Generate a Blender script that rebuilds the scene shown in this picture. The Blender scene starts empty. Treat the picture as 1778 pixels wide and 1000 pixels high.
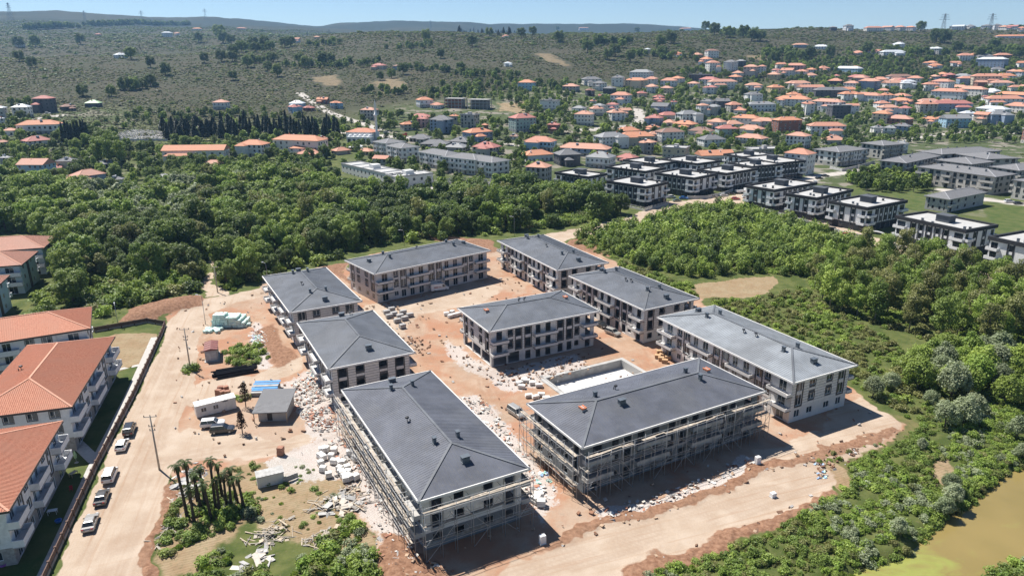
import bpy, math, random
import numpy as np
from mathutils import Matrix, Vector
random.seed(7); RNG = np.random.default_rng(11)
SC = bpy.context.scene
COL = SC.collection
# ---------------------------------------------------------------- camera
H = 70.0; FPX = 1240.3; PITCH = 0.31294; ROLL = 0.0060
cr, sr = math.cos(ROLL), math.sin(ROLL); cp, sp = math.cos(PITCH), math.sin(PITCH)
_dn = Vector((0, -sp, -cp)); _rt = Vector((1, 0, 0)); _fw = Vector((0, cp, -sp))
CR = _rt * cr + _dn * sr; CD = -_rt * sr + _dn * cr
cam = bpy.data.cameras.new('camera'); camo = bpy.data.objects.new('camera', cam); COL.objects.link(camo)
cam.sensor_width = 36.0; cam.lens = 36.0 * FPX / 1778.0; cam.clip_start = 1.0; cam.clip_end = 60000.0
M = Matrix.Identity(4)
for i in range(3):
    M[i][0] = CR[i]; M[i][1] = -CD[i]; M[i][2] = -_fw[i]
M[0][3], M[1][3], M[2][3] = 0, 0, H
camo.matrix_world = M; SC.camera = camo
# ---------------------------------------------------------------- sky, sun, exposure
SUN_EL, SUN_AZ = math.radians(57.0), math.radians(138.0)     # azimuth counted from +x
w = bpy.data.worlds.new('World'); SC.world = w; w.use_nodes = True
nt = w.node_tree; bg = nt.nodes['Background']; sky = nt.nodes.new('ShaderNodeTexSky')
sky.sky_type = 'NISHITA'; sky.sun_disc = False; sky.sun_elevation = SUN_EL; sky.sun_rotation = math.pi / 2 - SUN_AZ
sky.air_density = 0.75; sky.dust_density = 0.0; sky.ozone_density = 4.0; sky.altitude = 50
nt.links.new(sky.outputs[0], bg.inputs[0]); bg.inputs[1].default_value = 0.068
sl = bpy.data.lights.new('sun', 'SUN'); sl.energy = 5.0; sl.angle = math.radians(0.53); sl.color = (1.0, 0.955, 0.89)
so = bpy.data.objects.new('sun', sl); COL.objects.link(so); so.location = (0, 0, 300)
_sd = Vector((math.cos(SUN_AZ) * math.cos(SUN_EL), math.sin(SUN_AZ) * math.cos(SUN_EL), math.sin(SUN_EL)))
so.rotation_euler = _sd.to_track_quat('Z', 'Y').to_euler()
SC.view_settings.view_transform = 'Standard'; SC.view_settings.look = 'None'
SC.view_settings.exposure = 0.72; SC.view_settings.gamma = 1.0
try:
    SC.cycles.max_bounces = 6; SC.cycles.diffuse_bounces = 3; SC.cycles.glossy_bounces = 2; SC.cycles.transmission_bounces = 4
    SC.cycles.transparent_max_bounces = 4; SC.cycles.volume_bounces = 0; SC.cycles.caustics_reflective = False; SC.cycles.caustics_refractive = False
except Exception: pass
# ---------------------------------------------------------------- survey helpers: sight lines of the photograph -> places on the ground
def rays(P):
    P = np.atleast_2d(np.asarray(P, float)); x = P[:, 0] - 889; y = P[:, 1] - 500
    x, y = cr * x - sr * y, sr * x + cr * y
    return np.stack([x, FPX * cp - y * sp, -(FPX * sp + y * cp)], 1)
def gp(px, py, z=0.0):
    d = rays((px, py))[0]; t = (z - H) / d[2]; return np.array([d[0] * t, d[1] * t])
def proj(X):
    X = np.atleast_2d(np.asarray(X, float)); q = X - np.array([0, 0, H])
    a = q @ np.array(CR); b = q @ np.array(CD); c = np.maximum(q @ np.array(_fw), 1e-3)
    return np.stack([889 + FPX * a / c, 500 + FPX * b / c], 1)
# ---------------------------------------------------------------- noise
def _hash(ix, iy, s):
    h = (ix.astype(np.int64) * 374761393 + iy.astype(np.int64) * 668265263 + s * 974711) & 0x7fffffff
    h = ((h ^ (h >> 13)) * 1274126177) & 0x7fffffff
    return ((h ^ (h >> 16)) & 0xffffff) / float(0xffffff)
def vnoise(x, y, s=0):
    ix = np.floor(x); iy = np.floor(y); fx = x - ix; fy = y - iy
    fx = fx * fx * (3 - 2 * fx); fy = fy * fy * (3 - 2 * fy)
    a = _hash(ix, iy, s); b = _hash(ix + 1, iy, s); c = _hash(ix, iy + 1, s); d = _hash(ix + 1, iy + 1, s)
    return (a * (1 - fx) + b * fx) * (1 - fy) + (c * (1 - fx) + d * fx) * fy
def fbm(x, y, s=0, o=4):
    t = 0; a = .5; x, y = x * .866 - y * .5, x * .5 + y * .866
    for k in range(o): t = t + a * vnoise(x, y, s + k); x, y = (x * .80 - y * .60) * 2.03 + 7.1, (x * .60 + y * .80) * 2.03 - 3.3; a *= .5
    return t / (1 - .5 ** o)
def sstep(a, b, x):
    t = np.clip((x - a) / (b - a), 0, 1); return t * t * (3 - 2 * t)
# ---------------------------------------------------------------- terrain height
_T = {-700: [(450, 300), (550, 262), (650, 215), (750, 188), (900, 160), (1100, 130), (1350, 102), (1600, 108), (2000, 80), (2600, 62), (3400, 45), (4500, 32), (6500, 70)],
 0: [(450, 300), (550, 262), (650, 215), (750, 188), (900, 160), (1100, 130), (1350, 102), (1600, 108), (2000, 80), (2600, 62), (3400, 45), (4500, 32), (6500, 70)],
 300: [(450, 300), (550, 258), (650, 222), (750, 195), (900, 165), (1100, 125), (1350, 98), (1600, 100), (2000, 75), (2600, 60), (3400, 46), (4500, 36), (6500, 70)],
 420: [(450, 299), (540, 258), (640, 222), (740, 190), (900, 160), (1100, 122), (1350, 94), (1600, 90), (2000, 72), (2600, 60), (3400, 46), (4500, 22), (6500, 70)],
 510: [(450, 299), (535, 262), (620, 230), (720, 198), (880, 160), (1080, 122), (1320, 92), (1600, 78), (2000, 72), (2800, 60), (3600, 50), (4500, 39), (6500, 70)],
 600: [(450, 298), (530, 264), (600, 238), (700, 204), (850, 160), (1050, 122), (1300, 90), (1600, 60), (2000, 72), (3000, 66), (4500, 46), (6500, 75)],
 740: [(450, 298), (530, 264), (600, 235), (710, 198), (860, 155), (1070, 114), (1350, 80), (1650, 62), (2050, 72), (3200, 66), (4700, 40), (6500, 75)],
 900: [(450, 299), (530, 264), (600, 232), (720, 192), (880, 150), (1100, 105), (1400, 72), (1700, 59), (2100, 72), (3500, 65), (5000, 47), (6500, 75)],
 1200: [(450, 300), (550, 265), (700, 222), (850, 180), (1000, 140), (1200, 95), (1450, 68), (1700, 54), (2200, 70), (4000, 60), (5500, 51), (7000, 75)],
 1500: [(450, 301), (550, 266), (700, 230), (850, 195), (1000, 165), (1200, 128), (1450, 85), (1800, 55), (2300, 70), (5000, 62), (7000, 75)],
 1778: [(450, 301), (550, 266), (700, 231), (850, 198), (1050, 160), (1300, 128), (1600, 88), (2000, 52), (2600, 70), (5000, 62), (7000, 75)],
 2500: [(450, 301), (550, 266), (700, 231), (850, 198), (1050, 160), (1300, 128), (1600, 88), (2000, 52), (2600, 70), (5000, 62), (7000, 75)]}
_LR0, _LR1, _NR, _NA = math.log(300), math.log(14000), 260, 180
_AZ = np.linspace(-1.15, 1.15, _NA); _LR = np.linspace(_LR0, _LR1, _NR)
def _mkterr():
    cols = sorted(_T); rows = []
    for c in cols:
        zs = [(300.0, 0.0), (380.0, 0.0)]
        for r, y in _T[c]:
            yy = y + (np.clip(c, 0, 1778) - 889) * ROLL
            d = PITCH + math.atan((yy - 500) / FPX); zs.append((r, max(H - r * math.tan(d), 0.0) if r < 560 else H - r * math.tan(d)))
        zs.append((9500, 20)); zs.append((14000, 10))
        a = np.array(zs); rows.append(np.interp(_LR, np.log(a[:, 0]), a[:, 1]))
    rows = np.array(rows); az = np.arctan((np.array(cols) - 889) / 1303.0)
    t = np.array([np.interp(_AZ, az, rows[:, j]) for j in range(_NR)]).T
    k = np.exp(-.5 * (np.arange(-6, 7) / 2.0) ** 2); k /= k.sum()
    ka = np.exp(-.5 * (np.arange(-9, 10) / 3.0) ** 2); ka /= ka.sum()
    t = np.apply_along_axis(lambda v: np.convolve(np.pad(v, 9, 'edge'), ka, 'valid'), 0, t)
    t = np.apply_along_axis(lambda v: np.convolve(np.pad(v, 6, 'edge'), k, 'valid'), 1, t)
    return t
_TT = _mkterr()
POND = np.array([gp(*p) for p in [(1465, 1030), (1500, 975), (1590, 955), (1635, 900), (1700, 862), (1745, 822), (1790, 800), (1900, 770), (2150, 900), (2100, 1200), (1500, 1200)]])
ISLET = np.array([gp(*p) for p in [(1690, 1012), (1712, 985), (1750, 970), (1830, 975), (1850, 1030), (1720, 1060)]])
def polysd(P, poly):
    """signed distance to a polygon, positive inside"""
    P = np.asarray(P); n = len(poly); d = np.full(len(P), 1e9); ins = np.zeros(len(P), bool)
    lo = poly.min(0) - 14; hi = poly.max(0) + 14
    sel = np.where((P[:, 0] > lo[0]) & (P[:, 0] < hi[0]) & (P[:, 1] > lo[1]) & (P[:, 1] < hi[1]))[0]
    out = np.full(len(P), -14.0)
    if len(sel) == 0: return out
    Q = P[sel]; d = np.full(len(Q), 1e9); ins = np.zeros(len(Q), bool)
    for i in range(n):
        a = poly[i]; b = poly[(i + 1) % n]; e = b - a; t = np.clip(((Q - a) @ e) / max(e @ e, 1e-9), 0, 1)
        d = np.minimum(d, np.hypot(*(Q - a - t[:, None] * e).T))
        c = (a[1] > Q[:, 1]) != (b[1] > Q[:, 1])
        with np.errstate(divide='ignore', invalid='ignore'):
            ins ^= c & (Q[:, 0] < (b[0] - a[0]) * (Q[:, 1] - a[1]) / (b[1] - a[1] + 1e-12) + a[0])
    out[sel] = np.where(ins, d, -d); return out
def zbase(x, y):
    x = np.asarray(x, float); y = np.asarray(y, float)
    r = np.maximum(np.hypot(x, y), 301.0); az = np.clip(np.arctan2(x, y), -1.149, 1.149)
    fa = (az - _AZ[0]) / (_AZ[1] - _AZ[0]); fr = np.clip((np.log(r) - _LR0) / (_LR[1] - _LR[0]), 0, _NR - 1.001)
    ia = fa.astype(int); ir = fr.astype(int); fa = fa - ia; fr = fr - ir
    z = (_TT[ia, ir] * (1 - fr) + _TT[ia, ir + 1] * fr) * (1 - fa) + (_TT[ia + 1, ir] * (1 - fr) + _TT[ia + 1, ir + 1] * fr) * fa
    k = sstep(900, 1800, r)
    z = z + k * ((fbm(x / 420, y / 420, 3, 3) - .5) * 34 + (fbm(x / 130, y / 130, 9, 3) - .5) * 13)
    z = z + sstep(2600, 4200, r) * (fbm(x / 900, y / 900, 5, 3) - .5) * 75
    z = z + sstep(560, 900, r) * (1 - k) * ((fbm(x / 160, y / 160, 31, 3) - .5) * 6)
    return z
def zt(x, y):
    x = np.atleast_1d(np.asarray(x, float)); y = np.atleast_1d(np.asarray(y, float))
    z = zbase(x, y); P = np.stack([x, y], 1)
    sd = np.maximum(polysd(P, POND), -14); si = polysd(P, ISLET)
    dip = sstep(-2.5, 1.5, sd) * (1 - sstep(-1.2, .8, si))
    z = z - 2.2 * dip - .5 * sstep(-14, -2, sd)
    return z
def z1(x, y): return float(zt([x], [y])[0])
def gt(px, py):
    """where the sight line meets the terrain"""
    d = rays((px, py))[0]; d = d / np.hypot(d[0], d[1])
    r = np.exp(np.linspace(math.log(80), math.log(9000), 2600)); zz = H + d[2] * r; g = zbase(d[0] * r, d[1] * r)
    k = np.where(zz < g)[0]
    if len(k) == 0: return np.array([d[0] * 2000, d[1] * 2000, z1(d[0] * 2000, d[1] * 2000)])
    i = max(k[0], 1); a = zz[i - 1] - g[i - 1]; b = g[i] - zz[i]; t = r[i - 1] + (r[i] - r[i - 1]) * a / max(a + b, 1e-9)
    return np.array([d[0] * t, d[1] * t, float(zt(d[0] * t, d[1] * t)[0])])
# ---------------------------------------------------------------- materials
MATS = {}
def nodemat(name):
    m = bpy.data.materials.new(name); m.use_nodes = True; t = m.node_tree; b = t.nodes['Principled BSDF']; MATS[name] = m
    return m, t, b, t.nodes, t.links
def val(n, k, v): n.inputs[k].default_value = v
def mixc(t, f, a, b, mode='MIX'):
    n = t.nodes.new('ShaderNodeMix'); n.data_type = 'RGBA'; n.blend_type = mode
    for k, s in ((0, f), (6, a), (7, b)):
        if hasattr(s, 'is_output'): t.links.new(s, n.inputs[k])
        elif k == 0: n.inputs[0].default_value = s
        else: n.inputs[k].default_value = (*s, 1) if len(s) == 3 else s
    return n.outputs[2]
def noise(t, scale, detail=4, rough=.55, coord=None, dist=0):
    n = t.nodes.new('ShaderNodeTexNoise'); n.inputs['Scale'].default_value = scale; n.inputs['Detail'].default_value = detail
    n.inputs['Roughness'].default_value = rough; n.inputs['Distortion'].default_value = dist
    if coord is not None: t.links.new(coord, n.inputs['Vector'])
    return n.outputs['Fac']
def ramp(t, f, a, b):
    n = t.nodes.new('ShaderNodeMapRange'); n.interpolation_type = 'SMOOTHSTEP'; t.links.new(f, n.inputs[0]); n.inputs[1].default_value = a; n.inputs[2].default_value = b
    return n.outputs[0]
def math2(t, op, a, b):
    n = t.nodes.new('ShaderNodeMath'); n.operation = op
    for k, s in ((0, a), (1, b)):
        if hasattr(s, 'is_output'): t.links.new(s, n.inputs[k])
        else: n.inputs[k].default_value = s
    return n.outputs[0]
def geopos(t): return t.nodes.new('ShaderNodeNewGeometry').outputs['Position']
def objco(t): return t.nodes.new('ShaderNodeTexCoord').outputs['Object']
def bump(t, b, h, strength=.3, dist=.05):
    n = t.nodes.new('ShaderNodeBump'); n.inputs['Strength'].default_value = strength; n.inputs['Distance'].default_value = dist
    t.links.new(h, n.inputs['Height']); t.links.new(n.outputs[0], b.inputs['Normal'])
def mat(name, col, rough=.7, metal=0.0, var=.12, scale=1.5, bmp=0, spec=.5, rnd=0.0, streak=False):
    """plain weathered surface: colour, patchy variation, fine grain"""
    if name in MATS: return MATS[name]
    m, t, b, N, L = nodemat(name)
    c = geopos(t); f = noise(t, scale, 5, .6, c); f2 = noise(t, scale * .13, 3, .5, c)
    lo = tuple(max(x * (1 - var * 1.6), 0) for x in col); hi = tuple(min(x * (1 + var), 1) for x in col)
    o = mixc(t, ramp(t, f, .3, .7), lo, hi); o = mixc(t, ramp(t, f2, .35, .7), o, tuple(x * (1 - var * .6) for x in col))
    if streak:
        mp = N.new('ShaderNodeMapping'); L.new(c, mp.inputs[0]); mp.inputs['Scale'].default_value = (1.2, 1.2, .1)
        s = noise(t, 1.6, 4, .6, mp.outputs[0]); o = mixc(t, math2(t, 'MULTIPLY', ramp(t, s, .55, .8), .35), o, tuple(x * .55 for x in col))
    if rnd:
        oi = N.new('ShaderNodeObjectInfo'); hs = N.new('ShaderNodeHueSaturation')
        v = math2(t, 'MULTIPLY_ADD', oi.outputs['Random'], rnd); v.node.inputs[2].default_value = 1 - rnd / 2
        L.new(v, hs.inputs['Value']); L.new(o, hs.inputs['Color']); o = hs.outputs[0]
    L.new(o, b.inputs['Base Color']); val(b, 'Roughness', rough); val(b, 'Metallic', metal); val(b, 'Specular IOR Level', spec)
    if bmp: bump(t, b, noise(t, scale * 8, 4, .6, c), bmp, .03)
    return m
def glassmat(name, col=(.02, .028, .035), rough=.06):
    if name in MATS: return MATS[name]
    m, t, b, N, L = nodemat(name); oi = N.new('ShaderNodeObjectInfo')
    o = mixc(t, ramp(t, oi.outputs['Random'], .2, .9), col, tuple(min(c * 2.6 + .01, 1) for c in col))
    L.new(o, b.inputs['Base Color']); val(b, 'Roughness', rough); val(b, 'IOR', 1.5); val(b, 'Specular IOR Level', .6)
    return m
def paint(name, col, rough=.28, metal=.0):
    if name in MATS: return MATS[name]
    m, t, b, N, L = nodemat(name)
    f = noise(t, 3.0, 4, .6, objco(t)); d = mixc(t, math2(t, 'MULTIPLY', ramp(t, f, .45, .75), .08), col, (.32, .27, .22))
    L.new(d, b.inputs['Base Color']); val(b, 'Roughness', rough); val(b, 'Metallic', metal); val(b, 'Coat Weight', .5); val(b, 'Coat Roughness', .12)
    return m
def leafmat(name, col, col2, trans=.33, hv=.25):
    if name in MATS: return MATS[name]
    m, t, b, N, L = nodemat(name); oi = N.new('ShaderNodeObjectInfo'); at = N.new('ShaderNodeAttribute'); at.attribute_name = 'tint'
    f = math2(t, 'ADD', math2(t, 'MULTIPLY', oi.outputs['Random'], .6), math2(t, 'MULTIPLY', at.outputs['Fac'], .4))
    o = mixc(t, f, col, col2); hs = N.new('ShaderNodeHueSaturation')
    r2 = math2(t, 'FRACT', math2(t, 'MULTIPLY', oi.outputs['Random'], 17.3), 0)
    v = math2(t, 'MULTIPLY_ADD', r2, hv * 2); v.node.inputs[2].default_value = 1 - hv
    L.new(v, hs.inputs['Value']); L.new(o, hs.inputs['Color']); o = hs.outputs[0]
    L.new(o, b.inputs['Base Color']); val(b, 'Roughness', .55); val(b, 'Specular IOR Level', .35)
    tr = N.new('ShaderNodeBsdfTranslucent'); L.new(mixc(t, .35, o, (.30, .36, .05)), tr.inputs[0])
    ms = N.new('ShaderNodeMixShader'); ms.inputs[0].default_value = trans; L.new(b.outputs[0], ms.inputs[1]); L.new(tr.outputs[0], ms.inputs[2])
    L.new(ms.outputs[0], N['Material Output'].inputs[0])
    return m
# ---------------------------------------------------------------- mesh building
class MB:
    def __init__(s): s.v = []; s.f = []; s.m = []
    def quad(s, a, b, c, d, m=0):
        n = len(s.v); s.v += [tuple(a), tuple(b), tuple(c), tuple(d)]; s.f.append((n, n + 1, n + 2, n + 3)); s.m.append(m)
    def poly(s, pts, m=0):
        n = len(s.v); s.v += [tuple(p) for p in pts]; s.f.append(tuple(range(n, n + len(pts)))); s.m.append(m)
    def box(s, x0, x1, y0, y1, z0, z1, m=0):
        n = len(s.v); s.v += [(x, y, z) for z in (z0, z1) for x, y in ((x0, y0), (x1, y0), (x1, y1), (x0, y1))]
        s.f += [(n + 3, n + 2, n + 1, n), (n + 4, n + 5, n + 6, n + 7), (n, n + 1, n + 5, n + 4), (n + 1, n + 2, n + 6, n + 5), (n + 2, n + 3, n + 7, n + 6), (n + 3, n, n + 4, n + 7)]
        s.m += [m] * 6
    def rbox(s, c, sx, sy, sz, R, m=0):
        n0 = len(s.v); s.box(-sx / 2, sx / 2, -sy / 2, sy / 2, -sz / 2, sz / 2, m)
        for i in range(n0, len(s.v)):
            p = R @ Vector(s.v[i]); s.v[i] = (p.x + c[0], p.y + c[1], p.z + c[2])
    def beam(s, a, b, wd, ht=None, m=0):
        """square bar from a to b"""
        a = Vector(a); b = Vector(b); d = b - a; L = d.length
        if L < 1e-6: return
        d /= L; up = Vector((0, 0, 1)) if abs(d.z) < .95 else Vector((1, 0, 0)); sx = d.cross(up).normalized(); sy = sx.cross(d)
        ht = ht or wd; n = len(s.v)
        for p in (a, b):
            for i, j in ((-1, -1), (1, -1), (1, 1), (-1, 1)): q = p + sx * i * wd / 2 + sy * j * ht / 2; s.v.append(tuple(q))
        s.f += [(n, n + 1, n + 2, n + 3), (n + 7, n + 6, n + 5, n + 4)] + [(n + i, n + 4 + i, n + 4 + (i + 1) % 4, n + (i + 1) % 4) for i in range(4)]
        s.m += [m] * 6
    def tube(s, pts, rad, k=8, m=0, cap=True):
        pts = [Vector(p) for p in pts]; n0 = len(s.v)
        if not hasattr(rad, '__len__'): rad = [rad] * len(pts)
        for i, p in enumerate(pts):
            d = (pts[min(i + 1, len(pts) - 1)] - pts[max(i - 1, 0)]).normalized()
            up = Vector((0, 0, 1)) if abs(d.z) < .9 else Vector((1, 0, 0)); a = d.cross(up).normalized(); b = a.cross(d)
            for j in range(k): t = 2 * math.pi * j / k; s.v.append(tuple(p + (a * math.cos(t) + b * math.sin(t)) * rad[i]))
        for i in range(len(pts) - 1):
            for j in range(k):
                s.f.append((n0 + i * k + j, n0 + i * k + (j + 1) % k, n0 + (i + 1) * k + (j + 1) % k, n0 + (i + 1) * k + j)); s.m.append(m)
        if cap:
            s.f.append(tuple(n0 + j for j in reversed(range(k)))); s.m.append(m); e = n0 + (len(pts) - 1) * k; s.f.append(tuple(e + j for j in range(k))); s.m.append(m)
    def lathe(s, prof, k=12, m=0, c=(0, 0)):
        n0 = len(s.v)
        for r, z in prof:
            for j in range(k): t = 2 * math.pi * j / k; s.v.append((c[0] + r * math.cos(t), c[1] + r * math.sin(t), z))
        for i in range(len(prof) - 1):
            for j in range(k): s.f.append((n0 + i * k + j, n0 + i * k + (j + 1) % k, n0 + (i + 1) * k + (j + 1) % k, n0 + (i + 1) * k + j)); s.m.append(m)
    def mesh(s, name, mats, smooth=False):
        me = bpy.data.meshes.new(name); me.from_pydata(s.v, [], s.f)
        for x in (mats if isinstance(mats, (list, tuple)) else [mats]): me.materials.append(x)
        if any(s.m): me.polygons.foreach_set('material_index', s.m)
        if smooth: me.polygons.foreach_set('use_smooth', [True] * len(s.f))
        me.update(); return me
    def build(s, name, mats, parent=None, smooth=False):
        return obj(name, s.mesh(name, mats, smooth), parent)
def obj(name, me, parent=None, loc=None, rz=None):
    o = bpy.data.objects.new(name, me); COL.objects.link(o)
    if parent is not None: o.parent = parent
    if loc is not None: o.location = loc
    if rz is not None: o.rotation_euler = (0, 0, rz)
    return o
def tag(o, label, cat, group=None):
    o['label'] = label; o['category'] = cat
    if group: o['group'] = group
    return o
def thing(name, label, cat, loc=(0, 0, 0), rz=0, group=None):
    o = bpy.data.objects.new(name, None); o.empty_display_size = .2; COL.objects.link(o); o.location = tuple(float(q) for q in loc); o.rotation_euler = (0, 0, rz)
    return tag(o, label, cat, group)
CACHE = {}
def cached(key, fn):
    if key not in CACHE: CACHE[key] = fn()
    return CACHE[key]
def boxmesh(name, sx, sy, sz, m):
    """box centred in x and y, standing on z=0, shared between alike pieces"""
    sx, sy, sz = round(sx, 2), round(sy, 2), round(sz, 2)
    def mk():
        b = MB(); b.box(-sx / 2, sx / 2, -sy / 2, sy / 2, 0, sz); return b.mesh(name, m)
    return cached((name, sx, sy, sz, m.name), mk)
# ================================================================ ground
def PG(pts): return np.array([gp(*p) for p in pts])
def PT(pts): return np.array([gt(*p)[:2] for p in pts])
STREET = [(66, 1040), (116, 938), (174, 812), (237, 692), (287, 584), (292, 560), (340, 524), (455, 500), (470, 512), (405, 526), (368, 545), (345, 595), (335, 660), (312, 740), (292, 830), (262, 920), (235, 1040)]
FROAD = [(700, 1040), (900, 968), (1100, 905), (1240, 855), (1330, 815), (1400, 790), (1445, 812), (1448, 845), (1330, 905), (1200, 950), (1030, 1040)]
PATH = [(352, 520), (350, 492), (362, 466), (376, 440), (384, 440), (374, 470), (366, 492), (392, 512)]
BROAD = [(865, 440), (955, 404), (1040, 388), (1090, 377), (1150, 352), (1240, 342), (1330, 332), (1345, 348), (1262, 356), (1180, 372), (1115, 390), (1060, 400), (1000, 412), (985, 420)]
VSTREET = [(1262, 346), (1345, 348), (1400, 372), (1470, 395), (1560, 425), (1640, 446), (1790, 492), (1790, 512), (1640, 462), (1530, 432), (1400, 388), (1320, 362)]
YARD = [(300, 548), (345, 522), (455, 502), (470, 480), (600, 455), (606, 470), (640, 440), (850, 418), (865, 436), (985, 420), (1062, 452), (1080, 470), (1222, 522), (1242, 545), (1330, 575), (1500, 684), (1592, 742), (1562, 764), (1430, 792), (1400, 800), (1240, 862), (1000, 950), (860, 1000), (700, 1040), (655, 1000), (640, 950), (600, 870), (545, 800), (480, 790), (330, 830), (290, 840), (312, 740)]
RA = dict(orange=[(YARD, 1.5)], road=[(STREET, .5), (FROAD, 1.2), (PATH, .7), (BROAD, 1.2), (VSTREET, 1.0),
  ([(285, 770), (330, 748), (480, 768), (590, 735), (600, 757), (500, 786), (330, 806), (280, 822)], 1.0), ([(300, 695), (345, 662), (430, 655), (525, 618), (532, 640), (440, 672), (335, 706)], 1.0),
  ([(630, 530), (740, 515), (820, 490), (880, 500), (830, 530), (720, 545), (700, 620), (650, 640), (620, 600)], 2.0), ([(1470, 700), (1510, 690), (1590, 740), (1480, 790), (1330, 800), (1320, 780), (1440, 745)], 1.5)],
 dust=[([(478, 668), (545, 640), (585, 680), (600, 760), (680, 880), (735, 985), (660, 975), (610, 850), (570, 790), (520, 720)], 2.5), ([(800, 690), (835, 690), (905, 770), (965, 870), (950, 905), (915, 850), (850, 750)], 2.0),
  ([(1030, 885), (1180, 842), (1300, 790), (1330, 805), (1180, 870), (1050, 915)], 1.5), ([(720, 870), (920, 820), (950, 850), (800, 930)], 2.0), ([(430, 560), (460, 575), (470, 640), (440, 640)], 2.0), ([(440, 800), (590, 760), (620, 840), (520, 830)], 2.0), ([(780, 590), (860, 640), (1000, 610), (1020, 640), (880, 680), (780, 620)], 2.0)],
 brown=[([(205, 562), (228, 537), (290, 522), (345, 514), (352, 530), (300, 545), (262, 558)], 1.0), ([(648, 930), (690, 935), (790, 990), (770, 1040), (650, 1040)], 1.0), ([(930, 950), (1040, 905), (1150, 868), (1300, 812), (1420, 775), (1560, 742), (1575, 752), (1430, 790), (1310, 825), (1170, 880), (1000, 945)], .6),
  ([(1040, 1030), (1130, 965), (1300, 910), (1440, 845), (1455, 855), (1330, 925), (1180, 978), (1100, 1040)], .8), ([(690, 400), (850, 416), (865, 436), (840, 440), (760, 420)], 1.0), ([(1010, 412), (1040, 420), (1062, 448), (1030, 440), (990, 425)], 1.0), ([(275, 850), (292, 838), (270, 1000), (235, 1040), (240, 980)], .8), ([(470, 560), (500, 590), (520, 620), (480, 640), (440, 580)], 2.0), ([(560, 462), (600, 455), (612, 500), (590, 480)], 1.0)])
RB = dict(lawn=[([(205, 648), (258, 632), (235, 690), (190, 775), (120, 930), (70, 1040), (-80, 1040), (60, 900), (110, 790), (170, 700)], .4),
  ([(1700, 352), (1800, 335), (1800, 440), (1740, 410), (1720, 385)], 2.0), ([(1500, 330), (1600, 322), (1625, 345), (1600, 372), (1545, 345)], 2.0), ([(1420, 330), (1500, 318), (1500, 335), (1440, 338)], 2)],
 dry=[([(1193, 498), (1250, 486), (1342, 480), (1346, 500), (1290, 520), (1216, 522)], .8), ([(175, 590), (200, 580), (272, 577), (262, 628), (205, 645)], .5), ([(300, 830), (470, 790), (560, 800), (640, 950), (560, 960), (430, 900), (350, 1000), (280, 1000)], 3.0), ([(1450, 800), (1500, 830), (1470, 850), (1420, 820)], 1.0), ([(1600, 800), (1660, 795), (1650, 840), (1610, 845)], 1.5), ([(105, 415), (145, 408), (150, 425), (110, 432)], 1.5)])
TOWNROADS = [([(1016, 226), (1104, 219), (1112, 205), (1106, 190)], 11), ([(1340, 345), (1385, 322), (1420, 306), (1500, 296), (1540, 300)], 9), ([(1540, 252), (1600, 238), (1680, 228), (1760, 232)], 7), ([(520, 162), (545, 178), (570, 195), (620, 212), (660, 225)], 8),
  ([(1640, 330), (1700, 345), (1778, 355)], 9), ([(880, 250), (960, 262), (1010, 262)], 6), ([(560, 225), (640, 235), (720, 240)], 12), ([(1380, 205), (1500, 205), (1560, 210)], 10), ([(0, 205), (60, 208), (110, 200)], 8), ([(640, 340), (760, 325), (870, 320)], 10), ([(1440, 335), (1400, 352)], 9)]
DRYHILL = [[(922, 93), (955, 92), (1000, 115), (985, 118), (950, 108)], [(640, 142), (690, 132), (712, 150), (660, 162)], [(540, 135), (585, 130), (600, 148), (560, 152)], [(860, 178), (920, 176), (938, 190), (925, 205), (870, 195)], [(1290, 95), (1340, 98), (1330, 106), (1300, 105)]]
RUTS = [([(160, 1040), (250, 790), (325, 570), (460, 508)], (.2, 1.0, 2.4, 3.3)), ([(200, 1040), (285, 790), (340, 600), (420, 520)], (.1, 1.5, 2.3)), ([(270, 800), (400, 782), (500, 775), (590, 745)], (.2, 1.4, 2.2)), ([(290, 720), (350, 690), (450, 665), (530, 630)], (.2, 1.5)), ([(800, 1020), (1000, 955), (1200, 895), (1400, 820), (1500, 760), (1560, 740)], (.1, .9, 1.9, 2.9, 3.8)), ([(880, 720), (850, 650), (760, 640), (700, 600), (720, 540), (800, 505), (880, 460), (960, 410)], (.2, 1.2, 2.0, 3.2)), ([(870, 690), (1000, 640), (1100, 600), (1120, 560), (1000, 500), (900, 480)], (.2, 1.5, 2.4)), ([(640, 520), (740, 520), (840, 470), (900, 480)], (.2, 1.4, 2.6)), ([(950, 410), (1080, 385), (1170, 358), (1300, 345)], (.2, 1.5, 2.6)), ([(1130, 640), (1100, 590), (1010, 530)], (.3, 1.6))]
_a, _b = gp(944, 658), gp(1079, 625); _u = (_b - _a) / np.hypot(*(_b - _a)); _v = np.array([_u[1], -_u[0]]); BASIN = np.array([_a, _b, _b + _v * 15, _a + _v * 15])
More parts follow.
